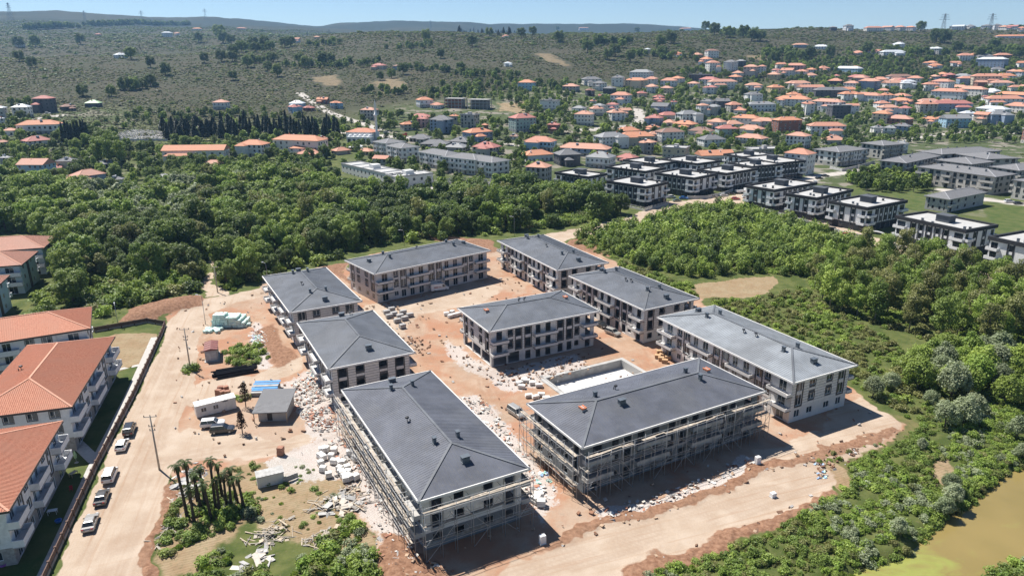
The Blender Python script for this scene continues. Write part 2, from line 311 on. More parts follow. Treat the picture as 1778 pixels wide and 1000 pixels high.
def build_ground():
    az = np.radians(np.concatenate([np.linspace(-74, -45, 12), np.arange(-44, 44.01, .15), np.linspace(45, 74, 12)]))
    r = [48.0]
    while r[-1] < 6000: r.append(r[-1] * (1.005 if r[-1] < 330 else 1.0085 if r[-1] < 2600 else 1.025))
    r = np.array(r); A, Rr = np.meshgrid(az, r); X = (Rr * np.sin(A)).ravel(); Y = (Rr * np.cos(A)).ravel(); rr = Rr.ravel()
    na, nr = len(az), len(r); P = np.stack([X, Y], 1)
    near = rr < 640
    wx = (fbm(X / 11, Y / 11, 41, 5) - .5) * 7 + (fbm(X / 1.6, Y / 1.6, 43, 2) - .5) * 1.6; wy = (fbm(X / 11, Y / 11, 51, 5) - .5) * 7 + (fbm(X / 1.6, Y / 1.6, 53, 2) - .5) * 1.6; PW = P + np.stack([wx, wy], 1)
    def mk(lst, warp=1.0):
        o = np.zeros(len(P))
        for poly, soft in lst:
            q = polysd((P + (PW - P) * (min(warp, soft) if soft < .55 else 1))[near], PG(poly)); o[near] = np.maximum(o[near], sstep(-soft * 1.3, soft * 1.3, q))
        return o
    mA = np.stack([mk(RA[k]) for k in ('orange', 'road', 'dust', 'brown')], 1); lawn = mk(RB['lawn']); dry = mk(RB['dry'])
    paved = np.zeros(len(P))
    for pts, wd in TOWNROADS:
        q = PT(pts); d = np.full(len(P), 1e9)
        lo = q.min(0) - 30; hi = q.max(0) + 30; s = np.where((X > lo[0]) & (X < hi[0]) & (Y > lo[1]) & (Y < hi[1]))[0]
        for i in range(len(q) - 1):
            e = q[i + 1] - q[i]; t = np.clip(((P[s] - q[i]) @ e) / (e @ e), 0, 1); d[s] = np.minimum(d[s], np.hypot(*(P[s] - q[i] - t[:, None] * e).T))
        paved = np.maximum(paved, 1 - sstep(wd * .42, wd * .62, d))
    pxy = proj(np.stack([X, Y, zbase(X, Y)], 1)); px, py = pxy[:, 0], pxy[:, 1]
    town = sstep(330, 470, rr) * (sstep(560, 700, px) * sstep(135, 165, py - np.clip((1000 - px) * .12, 0, 60)) )
    town = np.maximum(town, sstep(430, 480, rr) * (1 - sstep(120, 320, px)) * sstep(175, 200, py))
    for poly in DRYHILL:
        q = PT(poly); s = polysd(P, q); dry = np.maximum(dry, .62 * sstep(-9, 9, s + 22 * (fbm(X / 12, Y / 12, 6, 3) - .5)))
    scrub = sstep(600, 760, rr) * (1 - town)
    mB = np.stack([lawn, np.maximum(paved, 0), dry, scrub], 1)
    rut = np.zeros(len(P))
    for pts, off in RUTS:
        q = PG(pts); s = np.where((X > q[:, 0].min() - 12) & (X < q[:, 0].max() + 12) & (Y > q[:, 1].min() - 12) & (Y < q[:, 1].max() + 12))[0]; d = np.full(len(s), 1e9); W_ = P[s] + (fbm(X[s] / 14, Y[s] / 14, 21, 2) - .5)[:, None] * 3
        for i in range(len(q) - 1):
            e = q[i + 1] - q[i]; t = np.clip(((W_ - q[i]) @ e) / (e @ e), 0, 1); d = np.minimum(d, np.hypot(*(W_ - q[i] - t[:, None] * e).T))
        for o_ in off: rut[s] = np.maximum(rut[s], 1 - sstep(.1, .62, np.abs(d - o_)))
    rut *= sstep(.3, .5, fbm(X / 5, Y / 5, 23, 2))
    mC = np.stack([town, np.clip(sstep(2000, 3300, rr) * (.5 + sstep(.3, .5, fbm(X / 300, Y / 300, 8, 3)) * .5), 0, 1), rut, np.ones_like(town)], 1)
    Z = zt(X, Y)
    n1 = fbm(X / 2.2, Y / 2.2, 61, 4) - .5; n2 = fbm(X / .9, Y / .9, 71, 3) - .5
    Z = Z + (rr < 420) * (.12 * n1 * (1 - .6 * mA[:, 1]) + .05 * n2 * (1 - .8 * mA[:, 1]))
    Z = Z + mA[:, 3] * (.15 + 1.2 * np.abs(n1) + .9 * np.abs(n2)) * .5
    pr = PG(RA['brown'][0][0]); Z += sstep(-1, 4.5, polysd(P, pr)) * 1.6
    Z = Z + (1 - mA[:, :2].max(1)) * (rr < 340) * (1 - lawn) * .5 * np.abs(n1)
    ii, jj = np.meshgrid(np.arange(nr - 1), np.arange(na - 1), indexing='ij'); a = (ii * na + jj).ravel()
    Z[polysd(P, BASIN) > -.45] -= 2.1
    Fq = np.stack([a, a + 1, a + na + 1, a + na], 1)
    sc = mA[Fq[:, 0]]; sb = mB[Fq[:, 0]]; reg = np.zeros(len(Fq), int)
    reg[sb[:, 3] > .5] = 6
    reg[sc[:, 0] > .5] = 1; reg[sc[:, 1] > .5] = 2; reg[(sb[:, 1] > .5)] = 3; reg[sb[:, 0] > .5] = 4
    ploughed = polysd(P, PG(RB['dry'][0][0]))[Fq[:, 0]] > 0; reg[ploughed] = 5
    names = ['ground', 'construction_yard', 'dirt_road', 'street', 'lawn', 'ploughed_field', 'hills']
    gm = groundmat()
    for k, nm in enumerate(names):
        f = Fq[reg == k]
        if len(f) == 0: continue
        u, inv = np.unique(f, return_inverse=True); f = inv.reshape(-1, 4)[:, ::-1]
        me = bpy.data.meshes.new(nm); me.vertices.add(len(u)); me.vertices.foreach_set('co', np.stack([X[u], Y[u], Z[u]], 1).astype(np.float32).ravel())
        me.loops.add(len(f) * 4); me.loops.foreach_set('vertex_index', f.ravel().astype(np.int32)); me.polygons.add(len(f))
        me.polygons.foreach_set('loop_start', np.arange(0, len(f) * 4, 4, dtype=np.int32)); me.update(calc_edges=True)
        me.polygons.foreach_set('use_smooth', np.ones(len(f), bool))
        for an, arr in (('mA', mA), ('mB', mB), ('mC', mC)):
            at = me.attributes.new(an, 'FLOAT_COLOR', 'POINT'); at.data.foreach_set('color', arr[u].astype(np.float32).ravel())
        me.materials.append(gm); me.validate(); o = obj(nm, me); o['kind'] = 'structure'
def groundmat():
    m, t, b, N, L = nodemat('ground soil and weeds'); c = geopos(t)
    def attr(n):
        a = N.new('ShaderNodeAttribute'); a.attribute_name = n; s = N.new('ShaderNodeSeparateColor'); L.new(a.outputs['Color'], s.inputs[0]); return s.outputs[0], s.outputs[1], s.outputs[2], a.outputs['Alpha']
    o_, r_, d_, b_ = attr('mA'); lw, pv, dr, scb = attr('mB'); tw, ff, rt = attr('mC')[:3]
    nf = noise(t, 1.4, 5, .65, c); nm = noise(t, .22, 5, .6, c); nl = noise(t, .03, 4, .55, c); nff = noise(t, 6.0, 3, .6, c)
    def edge(mk, n, amt=.5):
        x = math2(t, 'ADD', mk, math2(t, 'MULTIPLY', math2(t, 'SUBTRACT', n, .5), amt)); return ramp(t, x, .36, .64)
    wild = mixc(t, ramp(t, nm, .35, .65), (.065, .095, .022), (.135, .15, .045)); wild = mixc(t, math2(t, 'MULTIPLY', ramp(t, nf, .55, .75), .6), wild, (.20, .16, .09))
    scr = mixc(t, ramp(t, nl, .38, .62), (.078, .07, .042), (.06, .064, .031)); scr = mixc(t, ramp(t, noise(t, .09, 5, .7, c), .5, .72), scr, (.042, .05, .022))
    scr = mixc(t, ff, scr, (.022, .034, .02)); col = mixc(t, scb, wild, scr)
    twn = mixc(t, ramp(t, noise(t, .06, 4, .6, c), .5, .62), (.075, .10, .035), (.27, .24, .19)); col = mixc(t, tw, col, twn)
    dcol = mixc(t, ramp(t, nm, .3, .7), (.34, .23, .13), (.40, .31, .19)); dcol = mixc(t, math2(t, 'MULTIPLY', scb, .5), dcol, (.14, .12, .07))
    wv = N.new('ShaderNodeTexWave'); wv.inputs['Scale'].default_value = .55; wv.inputs['Distortion'].default_value = 1.2; wv.inputs['Detail'].default_value = 2
    mp = N.new('ShaderNodeMapping'); L.new(c, mp.inputs[0]); mp.inputs['Rotation'].default_value = (0, 0, 1.15); L.new(mp.outputs[0], wv.inputs['Vector'])
    dcol = mixc(t, math2(t, 'MULTIPLY', wv.outputs['Fac'], .35), dcol, (.22, .15, .08)); dcol = mixc(t, math2(t, 'MULTIPLY', ramp(t, nf, .5, .7), .5), dcol, (.12, .13, .05)); col = mixc(t, edge(dr, nm, .9), col, dcol)
    lcol = mixc(t, ramp(t, nm, .3, .7), (.06, .10, .022), (.125, .14, .045)); col = mixc(t, edge(lw, nf, .2), col, lcol)
    ocol = mixc(t, ramp(t, nm, .32, .68), (.42, .255, .16), (.50, .355, .25)); ocol = mixc(t, ramp(t, nl, .45, .7), ocol, (.46, .345, .255)); ocol = mixc(t, math2(t, 'MULTIPLY', ramp(t, nf, .52, .8), .5), ocol, (.30, .17, .10))
    ocol = mixc(t, math2(t, 'MULTIPLY', ramp(t, noise(t, .075, 5, .65, c), .46, .62), .75), ocol, (.43, .205, .115)); ocol = mixc(t, math2(t, 'MULTIPLY', ramp(t, noise(t, .12, 5, .7, c), .56, .7), .6), ocol, (.36, .29, .22)); col = mixc(t, edge(o_, nm, .7), col, ocol)
    rcol = mixc(t, ramp(t, nm, .3, .7), (.48, .365, .265), (.555, .445, .34))
    sx = N.new('ShaderNodeSeparateXYZ'); L.new(c, sx.inputs[0]); east = ramp(t, sx.outputs[0], -66, -48); west = math2(t, 'SUBTRACT', 1.0, east)
    for rot, w_, side in ((1.83, .55, west), (.33, .5, east)):
        mp = N.new('ShaderNodeMapping'); L.new(c, mp.inputs[0]); mp.inputs['Rotation'].default_value = (0, 0, -rot); 
        m2 = N.new('ShaderNodeMapping'); L.new(mp.outputs[0], m2.inputs[0]); m2.inputs['Scale'].default_value = (.04, 1.1, 1)
        rcol = mixc(t, math2(t, 'MULTIPLY', math2(t, 'MULTIPLY', ramp(t, noise(t, 1.0, 4, .6, m2.outputs[0]), .5, .72), w_), side), rcol, (.40, .25, .155))
    col = mixc(t, edge(r_, nm, .6), col, rcol)
    pcol = mixc(t, ramp(t, nm, .3, .7), (.50, .45, .39), (.58, .53, .47)); col = mixc(t, pv, col, pcol)
    col = mixc(t, math2(t, 'MULTIPLY', edge(d_, nf, 1.3), .8), col, mixc(t, ramp(t, nff, .35, .65), (.42, .36, .31), (.72, .69, .65)))
    bcol = mixc(t, ramp(t, nf, .3, .7), (.20, .10, .058), (.37, .21, .13)); col = mixc(t, edge(b_, nf, .6), col, bcol)
    col = mixc(t, math2(t, 'MULTIPLY', ramp(t, nff, .4, .75), .18), col, (.16, .11, .07))
    col = mixc(t, math2(t, 'MULTIPLY', rt, .3), col, (.30, .19, .12))
    col = mixc(t, 1.0, col, (.83, .845, .87), 'MULTIPLY')
    L.new(col, b.inputs['Base Color']); val(b, 'Roughness', .95); val(b, 'Specular IOR Level', .15)
    bump(t, b, math2(t, 'ADD', nf, math2(t, 'MULTIPLY', nff, .4)), .35, .25)
    return m
build_ground()
# pond
def build_pond():
    m, t, b, N, L = nodemat('murky pond water'); c = geopos(t)
    mp = N.new('ShaderNodeMapping'); L.new(c, mp.inputs[0]); mp.inputs['Rotation'].default_value = (0, 0, -.6); mp.inputs['Scale'].default_value = (.05, .12, 1)
    s = noise(t, 1.0, 6, .62, mp.outputs[0], 2.5); reg = N.new('ShaderNodeVectorMath'); reg.operation = 'DISTANCE'; L.new(c, reg.inputs[0]); ctr = gp(1565, 1000); reg.inputs[1].default_value = (ctr[0], ctr[1], -1.4)
    near = N.new('ShaderNodeMapRange'); L.new(reg.outputs['Value'], near.inputs[0]); near.inputs[1].default_value = 6; near.inputs[2].default_value = 19; near.inputs[3].default_value = .2; near.inputs[4].default_value = -.22
    alg = ramp(t, math2(t, 'ADD', math2(t, 'MULTIPLY', s, 1.7), near.outputs[0]), .80, 1.3)
    base = mixc(t, ramp(t, noise(t, .06, 4, .6, c), .3, .7), (.20, .155, .055), (.245, .185, .068))
    col = mixc(t, alg, base, mixc(t, noise(t, .8, 4, .6, c), (.215, .235, .055), (.29, .30, .085)))
    L.new(col, b.inputs['Base Color']); val(b, 'Roughness', .16); val(b, 'IOR', 1.33); bump(t, b, noise(t, 2.2, 3, .5, c), .06, .05)
    q = POND; cx = q.mean(0); big = cx + (q - cx) * 1.12
    bm = MB(); bm.poly([(p[0], p[1], -1.4) for p in big]); me = bm.mesh('pond', m); o = obj('pond', me)
    if me.polygons[0].normal.z < 0: me.flip_normals()
    o['kind'] = 'structure'
build_pond()
# ================================================================ buildings: shared pieces
def facemat(): pass
FACES = lambda L, W: {'S': ((-L / 2, -W / 2), (1, 0), (0, -1), L, 0.0), 'E': ((L / 2, -W / 2), (0, 1), (1, 0), W, math.pi / 2),
                      'N': ((L / 2, W / 2), (-1, 0), (0, 1), L, math.pi), 'W': ((-L / 2, W / 2), (0, -1), (-1, 0), W, -math.pi / 2)}
def fpt(f, u, v, d=0.0):
    O, U, N = f[0], f[1], f[2]; return (O[0] + U[0] * u + N[0] * d, O[1] + U[1] * u + N[1] * d, v)
def wallface(mb, f, top, openings, cladz=None, cladu=(), depth=.22, z0=0.0, mi=(0, 1, 0), band=None):
    """one wall with real openings and reveals"""
    us = sorted({0.0, f[3]} | {round(a, 3) for o in openings for a in o[:2]} | {round(a, 3) for c in cladu for a in c})
    vs = sorted({z0, top} | {round(a, 3) for o in openings for a in o[2:4]} | (set(cladz) if cladz else set()) | ({band} if band else set()))
    us = [u for u in us if 0 <= u <= f[3]]
    for i in range(len(us) - 1):
        run = None
        for j in range(len(vs) - 1):
            uc, vc = (us[i] + us[i + 1]) / 2, (vs[j] + vs[j + 1]) / 2
            if any(o[0] < uc < o[1] and o[2] < vc < o[3] for o in openings): continue
            m = mi[0]
            if cladz and cladz[0] < vc < cladz[1] and any(c[0] < uc < c[1] for c in cladu): m = mi[1]
            if band and vc < band: m = mi[2]
            mb.quad(fpt(f, us[i], vs[j]), fpt(f, us[i + 1], vs[j]), fpt(f, us[i + 1], vs[j + 1]), fpt(f, us[i], vs[j + 1]), m)
    for o in openings:
        a, b, c, d = o[:4]
        for p, q in (((a, c), (b, c)), ((b, c), (b, d)), ((b, d), (a, d)), ((a, d), (a, c))):
            mb.quad(fpt(f, *p), fpt(f, *p, -depth), fpt(f, *q, -depth), fpt(f, *q), mi[0])
def windowmesh(w, h, fm, mull=True, fr=.07):
    w, h = round(w, 2), round(h, 2)
    def mk():
        b = MB(); t = fr; b.box(-w / 2, w / 2, -.05, .05, 0, t); b.box(-w / 2, w / 2, -.05, .05, h - t, h); b.box(-w / 2, -w / 2 + t, -.049, .049, t, h - t); b.box(w / 2 - t, w / 2, -.049, .049, t, h - t)
        if mull and w > .9: b.box(-t / 2, t / 2, -.048, .048, t, h - t)
        return b.mesh('window', fm)
    return cached(('win', w, h, fm.name, mull, fr), mk)
def panemesh(w, h, gm): return cached(('pane', round(w, 2), round(h, 2), gm.name), lambda: _pm(w, h, gm))
def _pm(w, h, gm):
    b = MB(); b.box(-w / 2 + .04, w / 2 - .04, -.012, .012, .04, h - .04); return b.mesh('pane', gm)
def put_window(root, f, u0, u1, v0, v1, fm, gm, d=-.12, name='window', mull=True):
    p = fpt(f, (u0 + u1) / 2, v0, d); o = obj(name, windowmesh(u1 - u0, v1 - v0, fm, mull), root, p, f[4])
    obj('pane', panemesh(u1 - u0, v1 - v0, gm), o); return o
def hip(mb, L, W, z, rise, m=0, gable=False):
    a, b = L / 2, W / 2; k = max(a - b, .05) if not gable else a; R0, R1 = (-k, 0, z + rise), (k, 0, z + rise); c = [(-a, -b, z), (a, -b, z), (a, b, z), (-a, b, z)]
    if W > L and not gable:
        k = b - a; R0, R1 = (0, -k, z + rise), (0, k, z + rise)
        mb.poly([c[0], c[1], R0], m); mb.poly([c[2], c[3], R1], m); mb.poly([c[1], c[2], R1, R0], m); mb.poly([c[3], c[0], R0, R1], m); return R0, R1
    mb.poly([c[0], c[1], R1, R0], m); mb.poly([c[2], c[3], R0, R1], m); mb.poly([c[1], c[2], R1], m); mb.poly([c[3], c[0], R0], m); return R0, R1
def hipribs(L, W, z, rise, step, wd, ht):
    """raised seams running down each roof slope"""
    mb = MB(); a, b = L / 2, W / 2; k = a - b; sl = rise / b
    def rib(p, q): mb.beam((p[0], p[1], p[2] + ht / 2), (q[0], q[1], q[2] + ht / 2), wd, ht)
    n = int(L / step)
    for i in range(1, n):
        x = -a + L * i / n; d = min(b, a - abs(x))
        for s in (-1, 1): rib((x, s * b, z), (x, s * (b - d), z + sl * d))
    n = int(W / step)
    for i in range(1, n):
        y = -b + W * i / n; d = b - abs(y)
        for s in (-1, 1): rib((s * a, y, z), (s * (a - d), y, z + sl * d))
    return mb
def cap(mb, p, q, wd=.35, ht=.1):
    mb.beam((p[0], p[1], p[2] + .04), (q[0], q[1], q[2] + .04), wd, ht)
def roofcaps(root, L, W, z, rise, m, wd=.4):
    a, b = L / 2, W / 2; k = a - b; R0, R1 = (-k, 0, z + rise), (k, 0, z + rise)
    for p, q in ((R0, R1), ((-a, -b, z), R0), ((-a, b, z), R0), ((a, -b, z), R1), ((a, b, z), R1)):
        mb = MB(); cap(mb, p, q, wd); mb.build('ridge_cap', m, root)
def roofz(x, y, L, W, z, rise):
    return z + rise * min((L / 2 - abs(x)) / (W / 2), (W / 2 - abs(y)) / (W / 2), 1)
def ventmesh(w, d, h, m):
    def mk():
        b = MB(); b.box(-w / 2 - .12, w / 2 + .12, -d / 2 - .12, d / 2 + .12, -.35, .06); b.box(-w / 2, w / 2, -d / 2, d / 2, .06, h)
        for x in (-1, 1):
            for y in (-1, 1): b.box(x * w * .42 - .04, x * w * .42 + .04, y * d * .42 - .04, y * d * .42 + .04, h, h + .14)
        b.box(-w / 2 - .1, w / 2 + .1, -d / 2 - .1, d / 2 + .1, h + .14, h + .24); return b.mesh('chimney', m)
    return cached(('vent', w, d, h, m.name), mk)
def brickchim(m, m2):
    def mk():
        b = MB(); b.box(-.6, .6, -.45, .45, -.4, .35, 1); b.box(-.62, .62, -.47, .47, .35, .6, 0); b.box(-.5, .5, -.1, .1, .6, .66, 1); b.box(-.66, .66, -.5, -.3, .6, .7, 0); b.box(-.66, .66, .3, .5, .6, .7, 0); return b.mesh('chimney', [m, m2])
    return cached(('bch',), mk)
def pipemesh(m):
    def mk():
        b = MB(); b.tube([(0, 0, -.3), (0, 0, .7)], .07, 8); b.lathe([(.02, .62), (.34, .72), (.36, .86), (.3, .98), (.03, 1.02)], 10); b.tube([(0, .5, -.3), (0, .5, .4)], .1, 8); return b.mesh('vent_pipe', m)
    return cached(('pipe',), mk)
PLASTER = mat('pale grey render', (.62, .60, .575), .9, var=.08, scale=.8, streak=True)
JOINT = mat('dark facade joint', (.10, .10, .105), .9)
PANEL = mat('pale facade board', (.66, .64, .61), .85, var=.06, rnd=.08)
RAWSHADE = mat('grey undercoat with painted shade', (.19, .21, .225), .95, var=.18, scale=.5, streak=True)  # grey undercoat, its colour darkened to carry the shade inside the scaffolding
FOAM = mat('white insulation board', (.70, .69, .66), .9, var=.08, rnd=.1)
DARKTRIM = mat('anthracite trim', (.045, .047, .052), .5, var=.1)
WHITEFR = mat('white window frame', (.72, .73, .73), .4, var=.05)
FASCIA = mat('pale eave board', (.74, .72, .68), .7, var=.08)
CONC = mat('raw concrete', (.42, .41, .39), .9, var=.16, scale=.7, streak=True)
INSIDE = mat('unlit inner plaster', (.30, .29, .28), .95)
GLASS = glassmat('window glass')
BRICKO = mat('orange brick', (.55, .20, .10), .9, var=.15)
BLACKM = mat('black vent metal', (.03, .03, .032), .5)
GREYM = mat('grey vent sheet', (.13, .15, .17), .45, .3)
def metalroof(name, col, rough=.55):
    m, t, b, N, L = nodemat(name); c = geopos(t)
    f = noise(t, .25, 4, .6, c); o = mixc(t, ramp(t, f, .3, .7), tuple(x * .82 for x in col), tuple(x * 1.15 for x in col))
    o = mixc(t, math2(t, 'MULTIPLY', ramp(t, noise(t, .9, 6, .7, c), .5, .8), .4), o, (.17, .162, .15)); o = mixc(t, math2(t, 'MULTIPLY', ramp(t, noise(t, .11, 3, .5, c), .5, .65), .3), o, (.13, .132, .135))
    L.new(o, b.inputs['Base Color']); val(b, 'Metallic', .0); val(b, 'Specular IOR Level', .18)
    rr = N.new('ShaderNodeMapRange'); L.new(noise(t, .6, 3, .5, c), rr.inputs[0]); rr.inputs[3].default_value = rough - .08; rr.inputs[4].default_value = rough + .14; L.new(rr.outputs[0], b.inputs['Roughness'])
    return m
ROOFM = metalroof('slate grey metal roof', (.125, .136, .156)); ROOFD = metalroof('dark slate metal roof', (.104, .111, .134)); ROOFGLARE = metalroof('grey metal roof with painted glare', (.25, .27, .29)); CAPM = metalroof('grey ridge metal', (.14, .148, .16), .45)  # the palest roof has glare painted into its base colour
PAT_LONG = [('cor', 0, .13), ('win', .145, .18), ('strip', .2, .25), ('bay', .258, .44), ('strip', .447, .495), ('strip', .515, .563), ('bay', .57, .752), ('strip', .76, .808), ('win', .825, .86), ('cor', .87, 1)]
PAT_MED = [('cor', 0, .14), ('win', .155, .2), ('strip', .22, .285), ('strip', .31, .375), ('bay', .39, .61), ('strip', .625, .69), ('strip', .715, .78), ('win', .80, .845), ('cor', .86, 1)]
PAT_SHORT = [('strip', .07, .19), ('win', .30, .40), ('win', .60, .70), ('strip', .81, .93)]
def block(c, L, W, an, label, vis, ST, vents=(), bricks=(), pipes=(), gfopen=False, z=0.0):
    """apartment block with real window openings, balconies and a hipped roof"""
    nf = ST.get('nf', 3); FH = 3.1; EZ = nf * FH + .1; RISE = ST.get('rise', 2.3); OV = ST.get('ov', 1.1); style = ST['style']; glazed = ST['glazed']
    root = thing(ST.get('name', 'apartment_building'), label, 'building', (c[0], c[1], z), an, ST['group'])
    Lw, Ww = L - 2 * OV, W - 2 * OV; top = EZ - .24
    fc = FACES(Lw, Ww); clad = style == 'clad'; wm = ST['wall']; trim = ST.get('trim', DARKTRIM); bmats = ST.get('bal', [PLASTER, DARKTRIM]); ph = ST.get('parapet', .42)
    wmb = MB(); frm = ST.get('frame', WHITEFR); gl = ST.get('glass', GLASS)
    def fbox(s, f, u0, u1, v0, v1, d0, d1, m=0):
        p0 = fpt(f, u0, 0, d0); p1 = fpt(f, u1, 0, d1); s.box(min(p0[0], p1[0]), max(p0[0], p1[0]), min(p0[1], p1[1]), max(p0[1], p1[1]), v0, v1, m)
    for key in 'SENW':
        f = fc[key]; ln = f[3]; seen = key in vis; pat = ST['pl'] if key in 'SN' else ST['ps']
        ops = []; wins = []; cl = []; last = 0.0
        for kind, a, b in pat:
            u0, u1 = a * ln, b * ln; q = u1 - u0
            if kind == 'strip':
                for zi in range(1, nf): ops.append((u0 + .14, u1 - .14, zi * FH + .35, zi * FH + 2.75)); wins.append(ops[-1])
                ops.append((u0 + .2, u1 - .2, .25 if key in 'SN' else .9, 2.5)); wins.append(ops[-1])
                if seen:
                    s = MB(); zz0, zz1 = FH + .05, nf * FH - .2
                    fbox(s, f, u0 - .06, u0 + .14, zz0, zz1, 0, .13); fbox(s, f, u1 - .14, u1 + .06, zz0, zz1, 0, .13); fbox(s, f, u0 + .14, u1 - .14, zz0, zz0 + .28, 0, .13); fbox(s, f, u0 + .14, u1 - .14, zz1 - .2, zz1, 0, .13)
                    s.build('window_surround', trim, root)
            elif kind == 'win':
                for zi in range(nf):
                    ops.append((u0, u1, zi * FH + 1.0, zi * FH + 2.4)); wins.append(ops[-1])
                    if seen and zi and ST.get('surround', True):
                        s = MB(); g = .12; v = zi * FH
                        fbox(s, f, u0 - g, u0, v + 1 - g, v + 2.4 + g, 0, .1); fbox(s, f, u1, u1 + g, v + 1 - g, v + 2.4 + g, 0, .1); fbox(s, f, u0, u1, v + 1 - g, v + 1, 0, .1); fbox(s, f, u0, u1, v + 2.4, v + 2.4 + g, 0, .1)
                        s.build('window_surround', trim, root)
            elif kind == 'bay':
                for zi in range(nf):
                    for c0, c1 in ((.12, .33), (.55, .78)): ops.append((u0 + q * c0, u0 + q * c1, zi * FH + .12, zi * FH + 2.4)); wins.append(ops[-1])
            elif kind == 'cor':
                for zi in range(nf): ops.append((u0 + q * .35, u0 + q * .72, zi * FH + .12, zi * FH + 2.4)); wins.append(ops[-1])
            elif kind == 'pier' and seen:
                s = MB(); fbox(s, f, u0, u1, .02, top - .02, 0, .12); s.build('pier', trim, root)
            if kind in ('bay', 'cor') and (key in 'SN' or ST.get('allbal')) and (seen or key in 'SN'):
                for zi in range(1, nf):
                    P = 1.35 if kind == 'bay' else 1.55; v = zi * FH; s = MB(); w0 = u0 + (-.25 if kind == 'cor' and a == 0 else 0); w1 = u1 + (.25 if kind == 'cor' and b == 1 else 0)
                    for qq in ((w0, w1, v - .2, v, .002, P, 0), (w0, w1, v, v + ph, P - .14, P, 0), (w0, w0 + .14, v, v + ph, .002, P - .14, 0), (w1 - .14, w1, v, v + ph, .002, P - .14, 0), (w0 - .05, w1 + .05, v - .32, v - .2, .002, P + .05, 1), (w0 + .3, w1 - .3, v + ph, v + ph + .08, P - .1, P - .05, 1)): fbox(s, f, qq[0], qq[1], qq[2], qq[3], qq[4], qq[5], qq[6])
                    s.build('balcony', bmats, root)
            if kind in ('strip', 'win'):
                if u0 - .06 > last + .1: cl.append((last, u0 - .06))
                if kind == 'win': cl.append((u0 - .06, u1 + .06))
                last = u1 + .06
            else:
                if u0 > last + .15: cl.append((last, u0))
                last = u1
        if ln > last + .15: cl.append((last, ln))
        if gfopen and seen:
            ops = [o for o in ops if o[3] > 3.2 or (key == 'S' and o[0] > ln * .3)]; wins = [o for o in wins if o[3] > 3.2 or (key == 'S' and o[0] > ln * .3)]
            for a, b in (((.02, .14), (.155, .26)) if key == 'S' else ((.05, .33), (.36, .64), (.67, .95))): ops.append((a * ln, b * ln, .1, 2.75))
        wallface(wmb, f, top, ops, (FH + .05, top) if clad else None, cl if clad else (), band=FH - .2, mi=(0, 1, 2))
        if not seen: continue
        if style in ('clad', 'foam'):
            nrow, gap, th, pm = (10, .045, .05, PANEL) if clad else (6, .008, .06, FOAM); hh = (top - FH - .05) / nrow
            for a, b in cl:
                for k in range(nrow):
                    if style == 'foam' and random.random() < .1: continue
                    z0, z1_ = FH + .05 + k * hh + gap, FH + .05 + (k + 1) * hh - gap; segs = [(a + .03, b - .03)]; g = .13 if clad else .02
                    for o in ops:
                        if o[2] - .1 < z1_ and o[3] + .1 > z0: segs = [x for s0, s1 in segs for x in (((s0, min(s1, o[0] - g)), (max(s0, o[1] + g), s1)) if o[0] < s1 and o[1] > s0 else ((s0, s1),)) if x[1] - x[0] > .14]
                    for s0, s1 in segs: obj('cladding_panel', boxmesh('cladding_panel', s1 - s0, th, z1_ - z0, pm), root, fpt(f, (s0 + s1) / 2, z0, th / 2), f[4])
        if glazed:
            for o in wins: put_window(root, f, *o[:4], frm, gl)
    wmb.build('wall', wm, root)
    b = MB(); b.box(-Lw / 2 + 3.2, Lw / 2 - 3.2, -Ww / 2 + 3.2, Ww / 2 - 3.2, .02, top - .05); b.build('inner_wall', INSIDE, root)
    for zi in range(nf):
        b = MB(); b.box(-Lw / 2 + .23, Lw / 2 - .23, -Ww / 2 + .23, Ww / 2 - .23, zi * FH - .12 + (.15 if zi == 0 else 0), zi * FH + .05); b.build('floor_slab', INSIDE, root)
    b = MB(); b.box(-L / 2, L / 2, -W / 2, W / 2, EZ - .238, EZ, 0); fw = ST.get('rim', .17)
    for q in ((-L / 2, L / 2, -W / 2, -W / 2 + fw), (-L / 2, L / 2, W / 2 - fw, W / 2), (-L / 2, -L / 2 + fw, -W / 2 + fw, W / 2 - fw), (L / 2 - fw, L / 2, -W / 2 + fw, W / 2 - fw)): b.box(*q, EZ, EZ + .12, 0)
    b.box(-L / 2 + .1, L / 2 - .1, -W / 2 + .1, W / 2 - .1, EZ - .3, EZ - .2381, 0); b.box(-L / 2 + .28, L / 2 - .28, -W / 2 + .28, W / 2 - .28, EZ - .4, EZ - .24, 1)
    b.build('eave', [ST.get('fascia', FASCIA), CONC], root)
    rm, cm = ST['roof']; r = MB(); hip(r, L - 2 * fw, W - 2 * fw, EZ + .03, RISE); roof = r.build('roof', rm, root)
    st, wd, ht = ST.get('rib', (.55, .04, .035))
    if st:
        rb = hipribs(L - 2 * fw - .04, W - 2 * fw - .04, EZ + .03, RISE, st, wd, ht); so_ = rb.build(ST.get('ribname', 'roof_seam'), ST.get('ribmat', cm), roof); so_['kind'] = 'stuff'
    roofcaps(roof, L - .12, W - .12, EZ + .04, RISE, cm, ST.get('capw', .4))
    for vx, vy, big in vents:
        x, y = vx * L / 2, vy * W / 2; obj('chimney', ventmesh(1.25, .8, .75, GREYM) if big else ventmesh(.65, .5, .9, GREYM), roof, (x, y, roofz(x, y, L, W, EZ, RISE)), 0 if not big else (math.pi / 2 if abs(vx) > .6 else 0))
    for vx, vy in bricks: x, y = vx * L / 2, vy * W / 2; obj('brick_chimney', brickchim(BRICKO, CONC), roof, (x, y, roofz(x, y, L, W, EZ, RISE)), math.pi / 2)
    for vx, vy in pipes: x, y = vx * L / 2, vy * W / 2; obj('vent_pipe', pipemesh(BLACKM), roof, (x, y, roofz(x, y, L, W, EZ, RISE)), 0)
